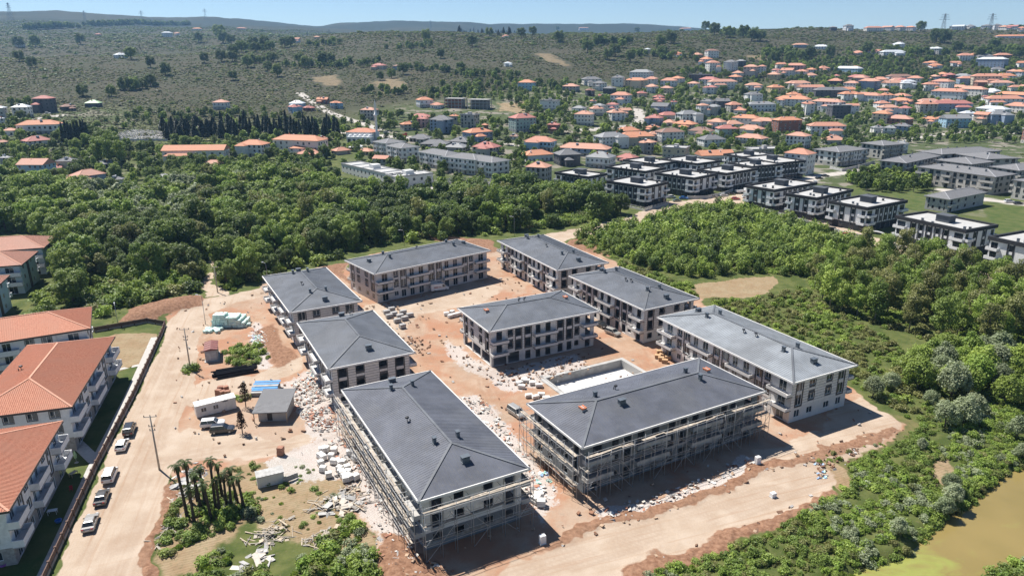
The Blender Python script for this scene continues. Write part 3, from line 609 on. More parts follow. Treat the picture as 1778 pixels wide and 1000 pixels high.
    FOOT.append((c[0], c[1], max(L, W) / 2 + 1, an, L / 2 + .5, W / 2 + .5))
    return dict(root=root, c=c, L=L, W=W, Lw=Lw, Ww=Ww, an=an)
FOOT = []
def site_building(px4, longaxis, label, glazed, style='clad', med=False, **kw):
    C = np.array([gp(*p, 9.4) for p in px4]); c = C.mean(0)
    d1 = (C[1] - C[0] + C[2] - C[3]) / 2; d2 = (C[2] - C[1] + C[3] - C[0]) / 2
    if longaxis == 1: L, W = np.hypot(*d1), np.hypot(*d2); an = math.atan2(d1[1], d1[0])
    else: L, W = np.hypot(*d2), np.hypot(*d1); an = math.atan2(d2[1], d2[0])
    wm = {'clad': [PLASTER, JOINT, PLASTER], 'raw': [RAWSHADE, JOINT, RAWSHADE], 'foam': [FOAM, JOINT, RAWSHADE]}[style]
    ST = dict(style=style, glazed=glazed, group='unfinished grey-roofed apartment blocks', wall=wm, trim=DARKTRIM if style == 'clad' else CONC, bal=[PLASTER, DARKTRIM] if style == 'clad' else [CONC, CONC], pl=PAT_MED if med else PAT_LONG, ps=PAT_SHORT, roof=({'clad': ROOFM, 'raw': ROOFD, 'foam': ROOFD}[style] if not kw.pop('light', False) else ROOFGLARE, CAPM), surround=style == 'clad', frame=WHITEFR if glazed == 'white' else DARKTRIM)
    return block(c, L, W, an, label, ('S', 'W' if longaxis == 2 else 'E'), ST, **kw)
STDV = lambda: [(-.82, .05, 1), (.82, .05, 1), (-.55, .22, 0), (-.55, -.22, 0), (.55, .22, 0), (.55, -.22, 0)]
SB = {}
SB[1] = site_building([(598, 452), (649, 477), (850.5, 435.7), (796.6, 415)], 2, 'grey-roofed three-storey block at the back with a white van parked in front', 'white', vents=STDV(), pipes=[(0, .15)])
SB[2] = site_building([(861, 417.7), (967.4, 470), (1057.5, 456.5), (945, 407.5)], 1, 'grey-roofed block farthest back beside the dirt road leaving the site', None, vents=STDV(), pipes=[(.05, -.2)])
SB[3] = site_building([(985.4, 479.6), (1117, 537.4), (1217, 520), (1076.9, 462.6)], 1, 'grey-roofed block behind the parked silver estate car', None, med=True, vents=STDV(), pipes=[(0, -.2), (.1, -.15)])
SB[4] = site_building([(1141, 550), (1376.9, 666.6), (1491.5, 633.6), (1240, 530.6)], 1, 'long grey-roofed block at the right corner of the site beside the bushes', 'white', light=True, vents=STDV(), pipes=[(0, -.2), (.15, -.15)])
SB[5] = site_building([(793, 535), (848.5, 577.7), (1042.6, 539.8), (975.5, 504.6)], 2, 'grey-roofed block in the middle of the yard with open ground floor', None, med=True, bricks=[(-.72, .1), (.72, .05)], pipes=[(-.1, .2), (.0, .2)], gfopen=True)
SB[6] = site_building([(453.8, 479.6), (503, 543.5), (629, 523), (567, 464)], 1, 'grey-roofed block at the left end of the site near the mint green packs', 'white', vents=STDV(), pipes=[(.1, -.25)])
SB[7] = site_building([(513.3, 561), (571, 643), (719, 611.5), (649, 538)], 1, 'grey-roofed block on the left with open windows and stacked balconies', None, med=True, vents=[(.72, .05, 1), (-.85, .1, 1)], pipes=[(-.8, .3)])
SB[8] = site_building([(591.6, 677), (726, 873), (921, 813), (748, 643)], 1, 'scaffolded block nearest the camera with half clad pale walls', None, 'foam', vents=[(-.84, 0, 1), (.76, .05, 1), (-.6, .25, 0), (-.6, -.2, 0), (.45, .22, 0), (.45, -.22, 0)], pipes=[(0, -.35)])
SB[9] = site_building([(912.5, 702), (1012, 777), (1333.7, 680), (1212, 621)], 2, 'scaffolded block with dark undercoated walls beside the concrete basin', None, 'raw', vents=[(-.5, .25, 0), (.5, .2, 0), (.52, -.2, 0), (-.38, -.25, 1)], bricks=[(-.72, -.05), (.72, .1)], pipes=[(-.25, .35)])
# ================================================================ terracotta-roofed blocks on the left
def tilemat(name, a, b2, sc=3.0):
    m, t, b, N, L = nodemat(name); c = geopos(t)
    o = mixc(t, ramp(t, noise(t, sc, 3, .7, c), .35, .65), a, b2); o = mixc(t, ramp(t, noise(t, .25, 4, .6, c), .4, .7), o, tuple(x * .86 for x in b2))
    o = mixc(t, math2(t, 'MULTIPLY', ramp(t, noise(t, 1.1, 5, .7, c), .58, .8), .35), o, (.24, .15, .11))
    L.new(o, b.inputs['Base Color']); val(b, 'Roughness', .8); bump(t, b, noise(t, 5, 3, .5, c), .4, .05); return m
TILE = tilemat('terracotta roof tile', (.42, .155, .085), (.53, .235, .145)); TILECAP = tilemat('pale terracotta ridge', (.50, .24, .15), (.58, .30, .20))
TILEP = tilemat('pink weathered tile', (.44, .215, .15), (.54, .30, .22))
HOUSEWHITE = mat('cool white house render', (.72, .725, .73), .9, var=.08, streak=True)
STONE = mat('beige stone cladding', (.36, .335, .31), .9, var=.2, scale=2.2)
PALEBLUE = mat('pale blue render', (.47, .58, .63), .9, var=.07, streak=True); BROWNTRIM = mat('dark brown trim', (.06, .045, .04), .6)
PAT_RED = [('cor', 0, .16), ('strip', .19, .25), ('win', .30, .35), ('bay', .385, .60), ('win', .635, .685), ('strip', .73, .79), ('cor', .82, 1)]
PAT_REDS = [('win', .10, .20), ('win', .33, .43), ('win', .57, .67), ('win', .80, .90)]
RED = dict(style='plain', glazed='white', group='terracotta-roofed apartment blocks left of the street', wall=[HOUSEWHITE, STONE, STONE], trim=mat('grey brown window band', (.13, .12, .115), .8), bal=[HOUSEWHITE, STONE], parapet=.95, pl=PAT_RED, ps=PAT_REDS, roof=(TILE, TILECAP), rib=(.34, .15, .075), ribname='roof_tile', ribmat=TILE, rise=3.0, capw=.35, fascia=BROWNTRIM, ov=1.0, rim=.04)
BLU = dict(RED, wall=[PALEBLUE, STONE, PALEBLUE], trim=BROWNTRIM, pl=[('cor', 0, .2), ('win', .25, .33), ('bay', .38, .62), ('win', .67, .75), ('cor', .8, 1)], ps=[('win', .15, .25), ('pier', .40, .52), ('win', .66, .76)], group='pale blue blocks by the wood on the left', roof=(TILEP, TILECAP), ribmat=TILEP, surround=False)
def edge_block(pa, pb, L, W, longside, label, vis, ST, rev=False, **kw):
    """pa, pb: the right-hand eave corners (near, far); the block lies to the left of that edge"""
    A, B = gp(*pa, 9.4), gp(*pb, 9.4); u = (B - A) / np.hypot(*(B - A)); nrm = np.array([-u[1], u[0]]); E = np.hypot(*(B - A))
    if longside: c = A + u * (L / 2) + nrm * W / 2; an = math.atan2(u[1], u[0])
    else: c = A + u * (W / 2) + nrm * L / 2; an = math.atan2(-nrm[1], -nrm[0])
    return block(c, L, W, an, label, vis, ST, **kw)
edge_block((125.3, 706.7), (200.4, 584.3), 36.4, 17.8, True, 'terracotta-roofed block beside the parked black van, second from the front', ('S', 'W'), RED, pipes=[(-.05, .45)])
edge_block((15.6, 888), (110, 730.7), 27.7, 17.8, True, 'terracotta-roofed block nearest the camera at the left edge', ('S', 'W'), RED)
edge_block((157.6, 570.7), (160, 533), 36, 17.7, False, 'terracotta-roofed block behind the dry lawn with a darker roof corner', ('S', 'E'), RED)
edge_block((76.7, 430.5), (99.8, 410.4), 34, 17.4, False, 'pale blue block with dark stripe farthest back by the wood', ('S', 'E'), BLU)
edge_block((37.8, 460.4), (66.8, 436.6), 34, 17.3, False, 'pale blue block with dark stripe in the middle of its row', ('S', 'E'), BLU)
edge_block((-16, 508), (10.5, 484.5), 34, 17.3, False, 'pale blue block whose roof corner just enters at the left edge', ('S', 'E'), BLU)
# ================================================================ grey-roofed finished apartments
SHINGLE = mat('grey shingle roof', (.17, .17, .175), .85, var=.14, scale=1.2); SHCAP = mat('pale ridge strip', (.34, .34, .35), .7)
GREIGE = mat('greige render', (.46, .44, .40), .9, var=.08, streak=True); OFFW = mat('off white render', (.74, .735, .71), .9, var=.07, streak=True)
PAT_A = [('win', .04, .09), ('win', .13, .18), ('cor', .22, .38), ('win', .42, .47), ('win', .53, .58), ('cor', .62, .78), ('win', .82, .87), ('win', .91, .96)]
PAT_AS = [('win', .12, .24), ('cor', .36, .64), ('win', .76, .88)]
AST = dict(style='plain', glazed='dark', group='off-white apartment blocks with grey roofs beyond the wood', wall=[OFFW, JOINT, GREIGE], trim=GREIGE, bal=[OFFW, GREIGE], parapet=.9, pl=PAT_A, ps=PAT_AS, allbal=True, roof=(SHINGLE, SHCAP), rib=(0, 0, 0), frame=DARKTRIM, fascia=OFFW, rise=2.2, ov=.8, rim=.04)
PAT_G = [('cor', .0, .14), ('strip', .17, .22), ('win', .26, .31), ('cor', .35, .47), ('strip', .49, .53), ('win', .57, .62), ('strip', .66, .71), ('win', .74, .79), ('cor', .83, 1)]
GST = dict(AST, group='greige apartment blocks with grey roofs on the right', wall=[GREIGE, JOINT, GREIGE], trim=mat('charcoal band', (.07, .068, .066), .8), bal=[GREIGE, DARKTRIM], pl=PAT_G, ps=[('strip', .1, .2), ('win', .3, .4), ('win', .6, .7), ('strip', .8, .9)], fascia=SHINGLE)
def corner_block(pl, pb, pr, label, ST, z=0.0, EZ=9.4, **kw):
    """left, near and right eave corners as sighted"""
    A, B, C = gp(*pl, z + EZ), gp(*pb, z + EZ), gp(*pr, z + EZ); u = (B - A); v = (C - B)
    l1, l2 = np.hypot(*u), np.hypot(*v); a1 = math.atan2(u[1], u[0]); a2 = math.atan2(v[1], v[0]) - math.pi / 2
    an = (a1 + a2) / 2 if abs(a1 - a2) < 1 else a1
    du = np.array([math.cos(an), math.sin(an)]); dv = np.array([-du[1], du[0]]); l1 = min(max(l1, 10), ST.get('max1', 99)); l2 = min(max(l2, 9), ST.get('max2', 99))
    c = B - du * l1 / 2 + dv * l2 / 2
    if l1 >= l2: return block(c, l1, l2, an, label, ('S', 'E'), ST, z=z, **kw)
    return block(c, l2, l1, an + math.pi / 2, label, ('N', 'W') if False else ('W', 'N') if False else ('N', 'W'), ST, z=z, **kw)
zA = 0.0
corner_block((722, 264), (773, 271.5), (806, 268), 'off-white block at the left end of the long stepped row', AST, z=z1(-40, 455))
corner_block((775, 271), (825, 278.5), (850, 272), 'off-white block in the middle of the long stepped row', AST, z=z1(-25, 445))
corner_block((800, 275), (854, 283), (886, 278), 'off-white block at the right end of the long stepped row', AST, z=z1(-5, 435))
corner_block((645, 246), (669, 249.5), (705, 246), 'off-white block behind its twin beside the mosque car park', AST, z=z1(-90, 515))
corner_block((669, 253), (696, 258), (730, 255), 'off-white block with deep balconies left of the stepped row', AST, z=z1(-70, 500))
corner_block((1525, 279), (1574, 284), (1636, 271), 'greige block at the left end of the grey-roofed estate', GST, vents=[(.3, .3, 0), (-.3, -.3, 0)])
corner_block((1595.6, 289), (1729, 308), (1763.6, 302), 'longest greige block facing the camera with a white awning', GST, vents=[(-.5, -.4, 0), (-.1, -.4, 0), (.2, -.4, 0), (.6, -.4, 0)])
corner_block((1623, 278), (1687.6, 286), (1730, 281), 'grey-roofed block tucked behind the longest greige block', GST, vents=[(.2, -.3, 0)])
corner_block((1603.6, 262.5), (1635.6, 268.8), (1709, 259), 'grey-roofed block at the back of the greige estate', GST, vents=[(.0, .3, 0), (.3, .3, 0), (-.3, .3, 0)])
corner_block((1677, 267), (1714, 277), (1755.6, 273), 'grey-roofed block near the pale concrete ramp', GST, vents=[(.3, -.3, 0)])
corner_block((1722, 289), (1770, 297), (1815, 291), 'greige block cut by the right edge of the picture, upper', GST)
corner_block((1760, 312), (1830, 323), (1880, 315), 'greige block cut by the right edge of the picture, lower', GST)
RAWST = dict(GST, style='plain', glazed=None, wall=[CONC, JOINT, CONC], trim=CONC, bal=[CONC, CONC], group='bare concrete shells', nf=2, fascia=CONC, pl=[('cor', 0, .16), ('win', .25, .30), ('win', .45, .5), ('win', .7, .75)], surround=False)
corner_block((1604, 340), (1649.6, 347), (1715.5, 334), 'bare two-storey concrete house with grey roof in the grass field', RAWST, EZ=6.3)
WBR = dict(GST, wall=[OFFW, JOINT, GREIGE], trim=mat('chestnut panel', (.07, .032, .02), .7), group='large grey-roofed houses by the curved street')
corner_block((1414, 259), (1457, 265), (1502, 258.5), 'white and chestnut block behind the curved grey garden wall', WBR)
corner_block((1504, 248), (1534, 253.5), (1557.6, 249), 'bare greige block with square windows right of the chestnut block', GST)
# long white flat-roofed shell
# ================================================================ black and white villas
BLACKW = mat('black render', (.022, .023, .026), .8, var=.15); WHITEW = mat('bright white render', (.74, .74, .73), .85, var=.05, streak=True); GREYDK = mat('blue grey stair tower', (.075, .083, .095), .75)
DECK = mat('white roof membrane', (.42, .415, .40), .8, var=.12, scale=.5); GLASSD = glassmat('dark glass', (.014, .018, .024))
def villa(pl, pb, pr, label, L=None, W=None, flip=False):
    EZ = 10.2; A, B, C = gp(*pl, EZ), gp(*pb, EZ), gp(*pr, EZ); u, v = B - A, C - B
    a1 = math.atan2(u[1], u[0]); a2 = math.atan2(v[1], v[0]) - math.pi / 2; an = (a1 + a2) / 2; du = np.array([math.cos(an), math.sin(an)]); dv = np.array([-du[1], du[0]])
    l1 = L or np.hypot(*u); l2 = W or np.hypot(*v); c = B - du * l1 / 2 + dv * l2 / 2
    root = thing('villa', label, 'house', (c[0], c[1], 0), an, 'black and white flat-roofed villas'); FOOT.append((c[0], c[1], max(l1, l2) / 2 + 1, an, l1 / 2 + .5, l2 / 2 + .5))
    Lw, Ww = l1 - 1.2, l2 - 1.2; fc = FACES(Lw, Ww); wmb = MB(); FH = 3.15
    for key in 'SENW':
        f = fc[key]; ln = f[3]; seen = key in 'SE'; ops = []
        def fbox(s, u0, u1, v0, v1, d0, d1, m=0):
            p0 = fpt(f, u0, 0, d0); p1 = fpt(f, u1, 0, d1); s.box(min(p0[0], p1[0]), max(p0[0], p1[0]), min(p0[1], p1[1]), max(p0[1], p1[1]), v0, v1, m)
        long = ln > 21; nst = 4 if long else 2; b0 = .2; span = .6
        for k in range(nst + (1 if long else 0)):
            u = ln * (b0 + span * (k + .5) / (nst + (1 if long else 0)))
            for zi in (1, 2): ops.append((u - .65, u + .65, zi * FH + .35, zi * FH + 2.55))
            ops.append((u - .8, u + .8, .3, 2.4))
            if seen:
                for q in (-1, 1):
                    s = MB(); fbox(s, u + q * .95 - .26, u + q * .95 + .26, FH + .1, 3 * FH, 0, .14); s.build('pilaster', GREYDK if k % 2 else BLACKW, root)
        for a, b in ((.0, .16), (.84, 1.0)):
            u0, u1 = a * ln, b * ln
            for zi in (0, 1, 2): ops.append((u0 + .5, u1 - .5, zi * FH + .2, zi * FH + 2.45))
            if seen:
                for zi in (1, 2):
                    s = MB(); vz = zi * FH; P = 1.6
                    fbox(s, u0 - .3, u1 + .3, vz - .25, vz, .002, P, 0); fbox(s, u0 - .3, u1 + .3, vz, vz + .75, P - .15, P, 0); fbox(s, u0 - .3, u0 - .15, vz, vz + .75, .002, P - .15, 0); fbox(s, u1 + .15, u1 + .3, vz, vz + .75, .002, P - .15, 0); fbox(s, u0 - .36, u1 + .36, vz - .4, vz - .25, .002, P + .06, 1)
                    s.build('balcony', [WHITEW, BLACKW], root)
        wallface(wmb, f, EZ - .95, ops, band=FH - .1, mi=(0, 0, 1), depth=.2)
        if seen:
            for o in ops: put_window(root, f, *o, DARKTRIM, GLASSD, d=-.1)
    wmb.build('wall', [WHITEW, BLACKW], root)
    b = MB(); b.box(-Lw / 2 + .6, Lw / 2 - .6, -Ww / 2 + .6, Ww / 2 - .6, .02, EZ - 1.0); b.build('inner_wall', INSIDE, root)
    b = MB(); x, y = l1 / 2, l2 / 2
    b.box(-x, x, -y, y, EZ - .95, EZ - .4, 1)
    for q in ((-x, x, -y, -y + .8), (-x, x, y - .8, y), (-x, -x + .8, -y + .8, y - .8), (x - .8, x, -y + .8, y - .8)): b.box(*q, EZ - .4, EZ + .35, 1)
    b.box(-x + .8, x - .8, -y + .8, y - .8, EZ - .4, EZ - .36, 0); roof = b.build('roof', [DECK, BLACKW], root)
    t = MB(); t.box(-2.6, 2.6, -2.0, 2.0, EZ - .36, EZ + 2.1); t.box(-3.0, 3.0, -2.4, 2.4, EZ + 2.1, EZ + 2.35); t.build('stair_tower', GREYDK, roof)
    for k in range(5):
        xx, yy = random.uniform(-x + 1.5, x - 1.5), random.choice((-1, 1)) * random.uniform(y * .5, y - 1.2)
        obj('chimney', ventmesh(.7, .6, random.choice((.7, 1.0)), BLACKM if k % 2 else GREYM), roof, (xx, yy, EZ - .36))
    return dict(c=c, an=an, l1=l1, l2=l2)
villa((961, 300), (1022, 308), (1056, 302), 'villa at the left end of the row half hidden by tree tops')
villa((1054, 314), (1122, 325), (1158, 316), 'villa at the street corner behind the latticed white wall')
villa((1141, 300), (1206, 310), (1239, 301.5), 'villa behind the blue parked car')
villa((1056, 289), (1121, 298.5), (1152, 291), 'villa directly behind the corner villa')
villa((1156, 275), (1211, 285), (1246, 278.5), 'villa just left of the bright orange hip roof')
villa((1214, 294), (1262, 302), (1308, 292), 'villa behind the white lorry')
villa((1273, 282), (1306, 290), (1349, 283.5), 'villa with the plain white end wall behind the lorry')
villa((1088, 277), (1139, 286), (1170, 280), 'villa at the back with a white canopy on its roof')
villa((1270, 267), (1291, 273), (1320, 265), 'small villa right of the bright orange hip roof')
villa((1303, 272), (1350, 284), (1384, 277.5), 'villa against the white block with orange roof')
villa((1297, 322), (1345, 331), (1409, 316.5), 'first villa of the front row past the street corner')
villa((1365, 337), (1419, 345), (1483.5, 330), 'second villa of the front row')
villa((1441, 349), (1507, 362), (1568.6, 347.6), 'third villa of the front row beside the arched gateway')
villa((1556, 375), (1678, 401), (1732, 391), 'large front-row villa with four window bays to the street', flip=True)
villa((1719, 411), (1835, 437), (1890, 424), 'front-row villa cut by the right edge of the picture')
# ================================================================ the town
RW = {'o': 'orange', 'p': 'red', 'g': 'grey', 'b': 'brown', 'w': 'pale metal', 'f': 'flat', 'n': 'green'}
WW = {'w': 'white', 'c': 'cream', 'b': 'blue', 'g': 'grey', 'd': 'dark', 'k': 'pink', 't': 'pale green', 'y': 'yellow', 'r': 'brick red', 'l': 'sky blue'}
RM = {'o': [tilemat('sunned orange tile', (.44, .19, .12), (.53, .26, .18)), tilemat('faded orange tile', (.47, .23, .15), (.56, .31, .22)), tilemat('fresh orange tile', (.50, .20, .11), (.56, .26, .15))], 'p': [tilemat('dull red tile', (.36, .13, .11), (.44, .18, .15)), TILEP], 'g': [SHINGLE, mat('mid grey roof sheet', (.24, .245, .25), .7)],
      'b': [tilemat('brown tile', (.20, .11, .08), (.28, .16, .12))], 'w': [mat('pale metal sheet', (.55, .58, .60), .5)], 'f': [mat('flat roof screed', (.42, .41, .40), .9)], 'n': [mat('green metal sheet', (.33, .48, .26), .6)]}
WM = {'w': [HOUSEWHITE, OFFW, mat('warm white render', (.75, .73, .68), .9, var=.08, streak=True)], 'c': [mat('cream render', (.58, .50, .38), .9, var=.1, streak=True)], 'b': [mat('grey blue render', (.26, .33, .43), .9, var=.1, streak=True)], 'g': [mat('grey house render', (.36, .36, .36), .9, var=.12, streak=True), GREIGE],
      'd': [mat('dark house render', (.10, .10, .11), .85, var=.12)], 'k': [mat('pink render', (.58, .37, .34), .9, var=.1, streak=True)], 't': [mat('pale green render', (.36, .46, .42), .9, var=.1, streak=True)], 'y': [mat('yellow render', (.60, .50, .28), .9, var=.1)], 'r': [mat('brick wall', (.30, .135, .095), .9, var=.2, scale=3)], 'l': [mat('sky blue render', (.34, .52, .64), .9, var=.08)]}
CROP = {'a': (0, 150, .2), 'b': (280, 150, .2), 'c': (560, 150, .2), 'd': (840, 80, .2), 'e': (840, 220, .2), 'f': (1120, 60, .16), 'g': (1340, 60, .16), 'h': (1558, 40, .16), 'i': (1120, 180, .16), 'j': (1340, 180, .16), 'k': (1538, 180, .16)}
HS = '''a -30 65 215 285 wg;a 140 275 208 280 ww;a 328 482 140 235 pd;a 540 650 190 220 bd;a 755 880 160 192 nd;a -20 45 300 345 ww;a 210 515 355 420 ow;a 45 160 400 435 ow;a 230 430 490 535 pw;a -20 75 500 530 ow;a 215 470 710 810 pl;a 525 690 675 760 gc;a 455 550 725 770 pc;a 650 905 795 865 pb;a -10 125 765 850 oc;a 290 520 860 905 oc;a 500 700 850 880 oc;a 865 1015 690 715 gg;a 970 1085 825 880 gw;a 1365 1500 800 840 gc;a 20 110 640 690 gg
b 60 570 575 660 ow;b 680 950 525 620 ow;b 990 1445 485 600 ow;b 1125 1430 550 610 ow;b 1170 1435 600 630 ow;b 375 555 685 735 ow;b 458 597 155 210 pw;b 1115 1255 160 200 wl;b 1105 1225 190 240 pl;b 1230 1335 195 220 pr;b 1350 1465 125 160 or
c 65 175 155 200 ol;c -20 60 120 150 pr;c 330 495 220 300 pg;c 810 965 130 190 ow;c 930 1060 170 200 ow;c 745 960 275 300 pk;c 820 930 295 370 pk;c 670 815 340 390 og;c 930 1145 305 410 gb;c 1100 1190 270 340 og;c 1195 1370 265 370 fg;c 1380 1440 345 380 or;c 1210 1485 410 480 ob;c 1295 1560 540 600 pg;c 75 250 575 600 og;c -20 45 465 530 ol;c 300 460 580 605 oc;c 435 610 640 710 og;c 750 960 460 490 gg;c 845 1115 510 540 gg;c 1090 1320 490 520 gg;c 1050 1290 545 570 gg
d 295 455 330 395 ol;d 485 665 490 570 fw;d 680 835 360 400 pg;d 840 1025 300 350 gw;d 875 965 395 440 bd;d 940 1070 335 390 gw;d 1105 1225 290 360 gw;d 1265 1470 240 295 gw;d 1225 1420 310 370 oc;d 1390 1500 300 350 ow;d 1395 1510 365 410 ow;d 1095 1285 440 515 ow;d 1030 1150 380 430 gd;d 1310 1420 420 450 pc;d 975 1050 440 460 pw;d 915 985 490 505 ow;d 760 895 550 600 gw;d 910 1045 555 610 pw;d 940 1065 530 600 gw;d 1060 1175 520 580 pw;d 780 960 605 695 ow;d 1060 1230 590 655 ow;d 1160 1285 570 620 ow;d 210 460 640 755 pt;d 545 670 695 770 pr;d 345 640 840 915 ol
e 305 610 255 310 ow;e 355 600 365 490 og;e 640 1110 200 265 ob;e 945 1245 100 185 gw;e 595 845 255 345 gd;e 875 1150 280 370 gw;e 1145 1350 280 315 pw;e 1340 1500 150 245 og;e 1150 1480 95 165 oc;e 1140 1360 45 70 oc;e 215 325 100 122 bw
f 300 400 220 250 ow;f 505 625 230 248 or;f 645 795 195 260 bw;f 590 730 285 340 ow;f 650 805 320 420 ow;f 850 1000 320 400 gw;f 985 1090 305 360 gd;f 1065 1220 355 465 og;f 1220 1310 365 430 ow;f 475 720 455 520 fd;f 585 805 505 570 pw;f 680 985 530 600 pw;f 945 1065 430 465 ow;f 900 1050 475 520 og;f 450 595 545 585 ow;f 635 780 590 650 pw;f 1080 1265 565 615 ow;f 1320 1500 590 645 oy;f 1325 1470 450 495 oy;f 1410 1500 340 390 ow;f 1375 1470 400 435 pw;f 0 140 495 560 ow;f 165 350 515 570 ow;f 270 430 490 530 ow;f 0 145 580 640 ow;f 165 305 595 645 pc;f 1070 1265 670 750 gw;f 1420 1510 730 800 ow;f 80 215 690 712 pk;f 80 220 718 762 pk;f 60 280 795 870 gb;f 265 350 745 800 pw;f 750 915 740 800 gd;f 595 755 740 780 gw;f 545 690 790 890 ow;f 665 815 800 890 gg;f 865 1045 780 850 og;f 960 1110 835 870 ow;f 1085 1400 775 840 gw;f 120 370 885 920 pc;f 325 590 880 960 gw
g 225 385 125 150 ob;g 455 610 145 170 ww;g 1315 1430 120 150 ww;g 1030 1200 195 215 ow;g 1190 1420 205 235 ww;g 875 990 208 225 ow;g 35 150 340 385 ok;g 150 355 350 390 ok;g 95 240 405 460 ow;g 0 90 400 430 br;g 255 390 415 450 ow;g 370 480 395 430 ow;g 485 620 380 410 og;g 0 90 450 490 ob;g 355 485 455 472 ow;g 690 960 385 420 wl;g 845 965 375 400 ok;g 660 740 460 480 pw;g 150 400 545 605 ow;g 285 545 590 650 ow;g 610 765 520 560 od;g 785 950 545 590 pw;g 830 1040 480 520 pk;g 885 1030 490 540 pk;g 950 1150 530 605 ob;g 1090 1250 505 540 oc;g 1205 1400 545 590 ow;g 1390 1500 550 600 ww;g 1255 1500 470 500 bw;g 1280 1470 510 530 pc;g 465 800 625 690 gd;g 650 920 610 632 ow;g 725 950 665 725 ow;g 890 1180 680 735 ow;g 1160 1310 680 740 ow;g 1310 1500 680 705 ow;g 150 320 665 692 ow;g 50 400 720 790 ow;g 315 455 775 880 ow;g 440 760 755 850 pw;g 600 830 800 915 fd;g 770 930 795 870 ow;g 1110 1270 765 810 ow;g 1290 1500 735 790 ow;g 1150 1360 815 880 ow;g 1090 1280 885 970 oc;g 1370 1500 820 880 pw;g 1260 1500 935 990 pr;g 1150 1270 620 642 oc
h 0 65 235 270 gw;h 330 470 300 350 ww;h 650 795 375 420 ow;h 780 870 360 388 ow;h 890 1140 425 495 wb;h 1005 1140 520 545 gw;h 865 1010 375 405 gw;h 305 430 445 467 ow;h 345 470 475 500 ow;h 565 675 450 480 ow;h 1060 1210 365 390 or;h 1300 1400 455 490 ow;h 1200 1310 540 562 ow;h 1255 1370 550 590 ow;h 430 545 570 592 ob;h 345 450 600 640 ob;h 505 620 580 610 pr;h 620 790 590 620 gg;h 655 815 625 680 ob;h 820 1070 610 690 oc;h 1070 1250 595 632 ow;h 1020 1220 670 712 pw;h 840 950 665 710 or;h 550 760 715 742 ow;h 380 580 665 745 ow;h 270 430 690 750 ow;h -10 110 635 662 pk;h 110 260 620 670 ow;h 30 180 660 720 ww;h 400 700 770 840 ow;h 705 935 745 810 ow;h 1105 1400 800 850 ob;h 985 1300 850 915 ow;h 1190 1400 925 975 ow;h 890 1170 955 1005 ww;h 910 980 820 865 pw;h 940 1100 755 780 wg;h 0 150 870 920 og;h 200 400 910 1000 og;h 220 440 865 885 pw;h 380 745 900 970 pb;h 430 620 870 892 ow;h 1110 1375 158 175 ow;h 0 180 62 82 ow;h 585 720 52 76 gw;h 740 830 50 72 gw;h 1040 1110 45 85 gw;h 1110 1200 60 88 ow;h 1200 1300 55 82 pw;h 1310 1375 75 108 ow;h 920 1010 48 76 gw;h 1210 1320 715 750 ow;h 1320 1400 700 722 ow
i 0 200 170 240 pb;i 180 340 215 252 ow;i 295 570 235 290 oc;i 0 165 270 312 ow;i 0 190 345 410 ow;i 100 420 325 430 bw;i 465 745 310 360 bw;i 670 880 215 290 ow;i 830 1060 235 280 ow;i 755 1000 290 380 pt;i 945 1250 175 240 ow;i 1160 1410 205 270 ow;i 1000 1290 290 345 ow;i 985 1320 390 450 pw;i 555 865 405 475 gw;i 185 480 500 600 fc;i 540 960 575 640 ow;i 1085 1490 510 545 fr
j 0 300 205 320 or;j 390 765 265 360 ow;j 150 405 375 490 pw;j 545 790 410 455 pw;j 610 720 375 400 ow;j 125 440 580 780 ow;j 1070 1210 280 330 gw;j 1210 1345 285 345 gw;j 1320 1490 270 350 gb;j 1330 1460 460 550 gw
k 390 540 185 230 ow;k 550 740 180 215 ow;k 600 870 190 270 gl;k 795 960 130 190 ww;k 960 1120 150 230 oc;k 1085 1310 150 235 gb;k 1470 1560 320 440 fr'''
# scattered houses on the hills, sighted in picture coordinates: left, right, eave, foot
HS2 = [(283, 299, 60, 66, 'w', 'w'), (303, 313, 60, 64, 'o', 'w'), (132, 144, 63, 66, 'o', 'c'), (166, 176, 62, 65, 'p', 'c'), (28, 42, 78, 83, 'g', 'w'), (200, 220, 98, 103, 'w', 'w'), (335, 350, 52, 55, 'o', 'w'), (412, 428, 51, 54, 'o', 'c'), (445, 456, 76, 79, 'w', 'w'), (545, 556, 66, 69, 'o', 'c'), (645, 672, 116, 122, 'p', 'c'), (682, 700, 117, 123, 'b', 'b'), (872, 884, 64, 68, 'o', 'w'), (1060, 1074, 86, 92, 'l' if 0 else 'w', 'l'), (1005, 1022, 49, 54, 'o', 'w'), (510, 522, 70, 76, 'o', 'w'), (1180, 1200, 50, 55, 'o', 'w'), (1440, 1452, 50, 55, 'g', 'd'), (1464, 1480, 48, 55, 'g', 'w'), (1502, 1530, 51, 56, 'o', 'w'), (1532, 1550, 50, 55, 'p', 'w'), (1553, 1570, 50, 55, 'o', 'w'), (1572, 1588, 50, 55, 'o', 'w'), (1655, 1672, 49, 54, 'w', 'w'), (874, 890, 112, 117, 'w', 'w'), (1118, 1130, 88, 94, 'w', 'c')]
def house_window(w, h, dark):
    w, h = round(w, 1), round(h, 1)
    def mk():
        b = MB(); b.box(-w / 2 - .08, w / 2 + .08, -.03, .05, -.08, h + .08, 0); b.box(-w / 2, w / 2, -.055, -.03, 0, h, 1); b.box(-.04, .04, -.075, -.055, 0, h, 0); b.box(-w / 2 - .15, w / 2 + .15, -.14, -.03, -.16, -.08, 0); return b.mesh('window', [DARKTRIM if dark else WHITEFR, GLASSD])
    return cached(('hw', w, h, dark), mk)
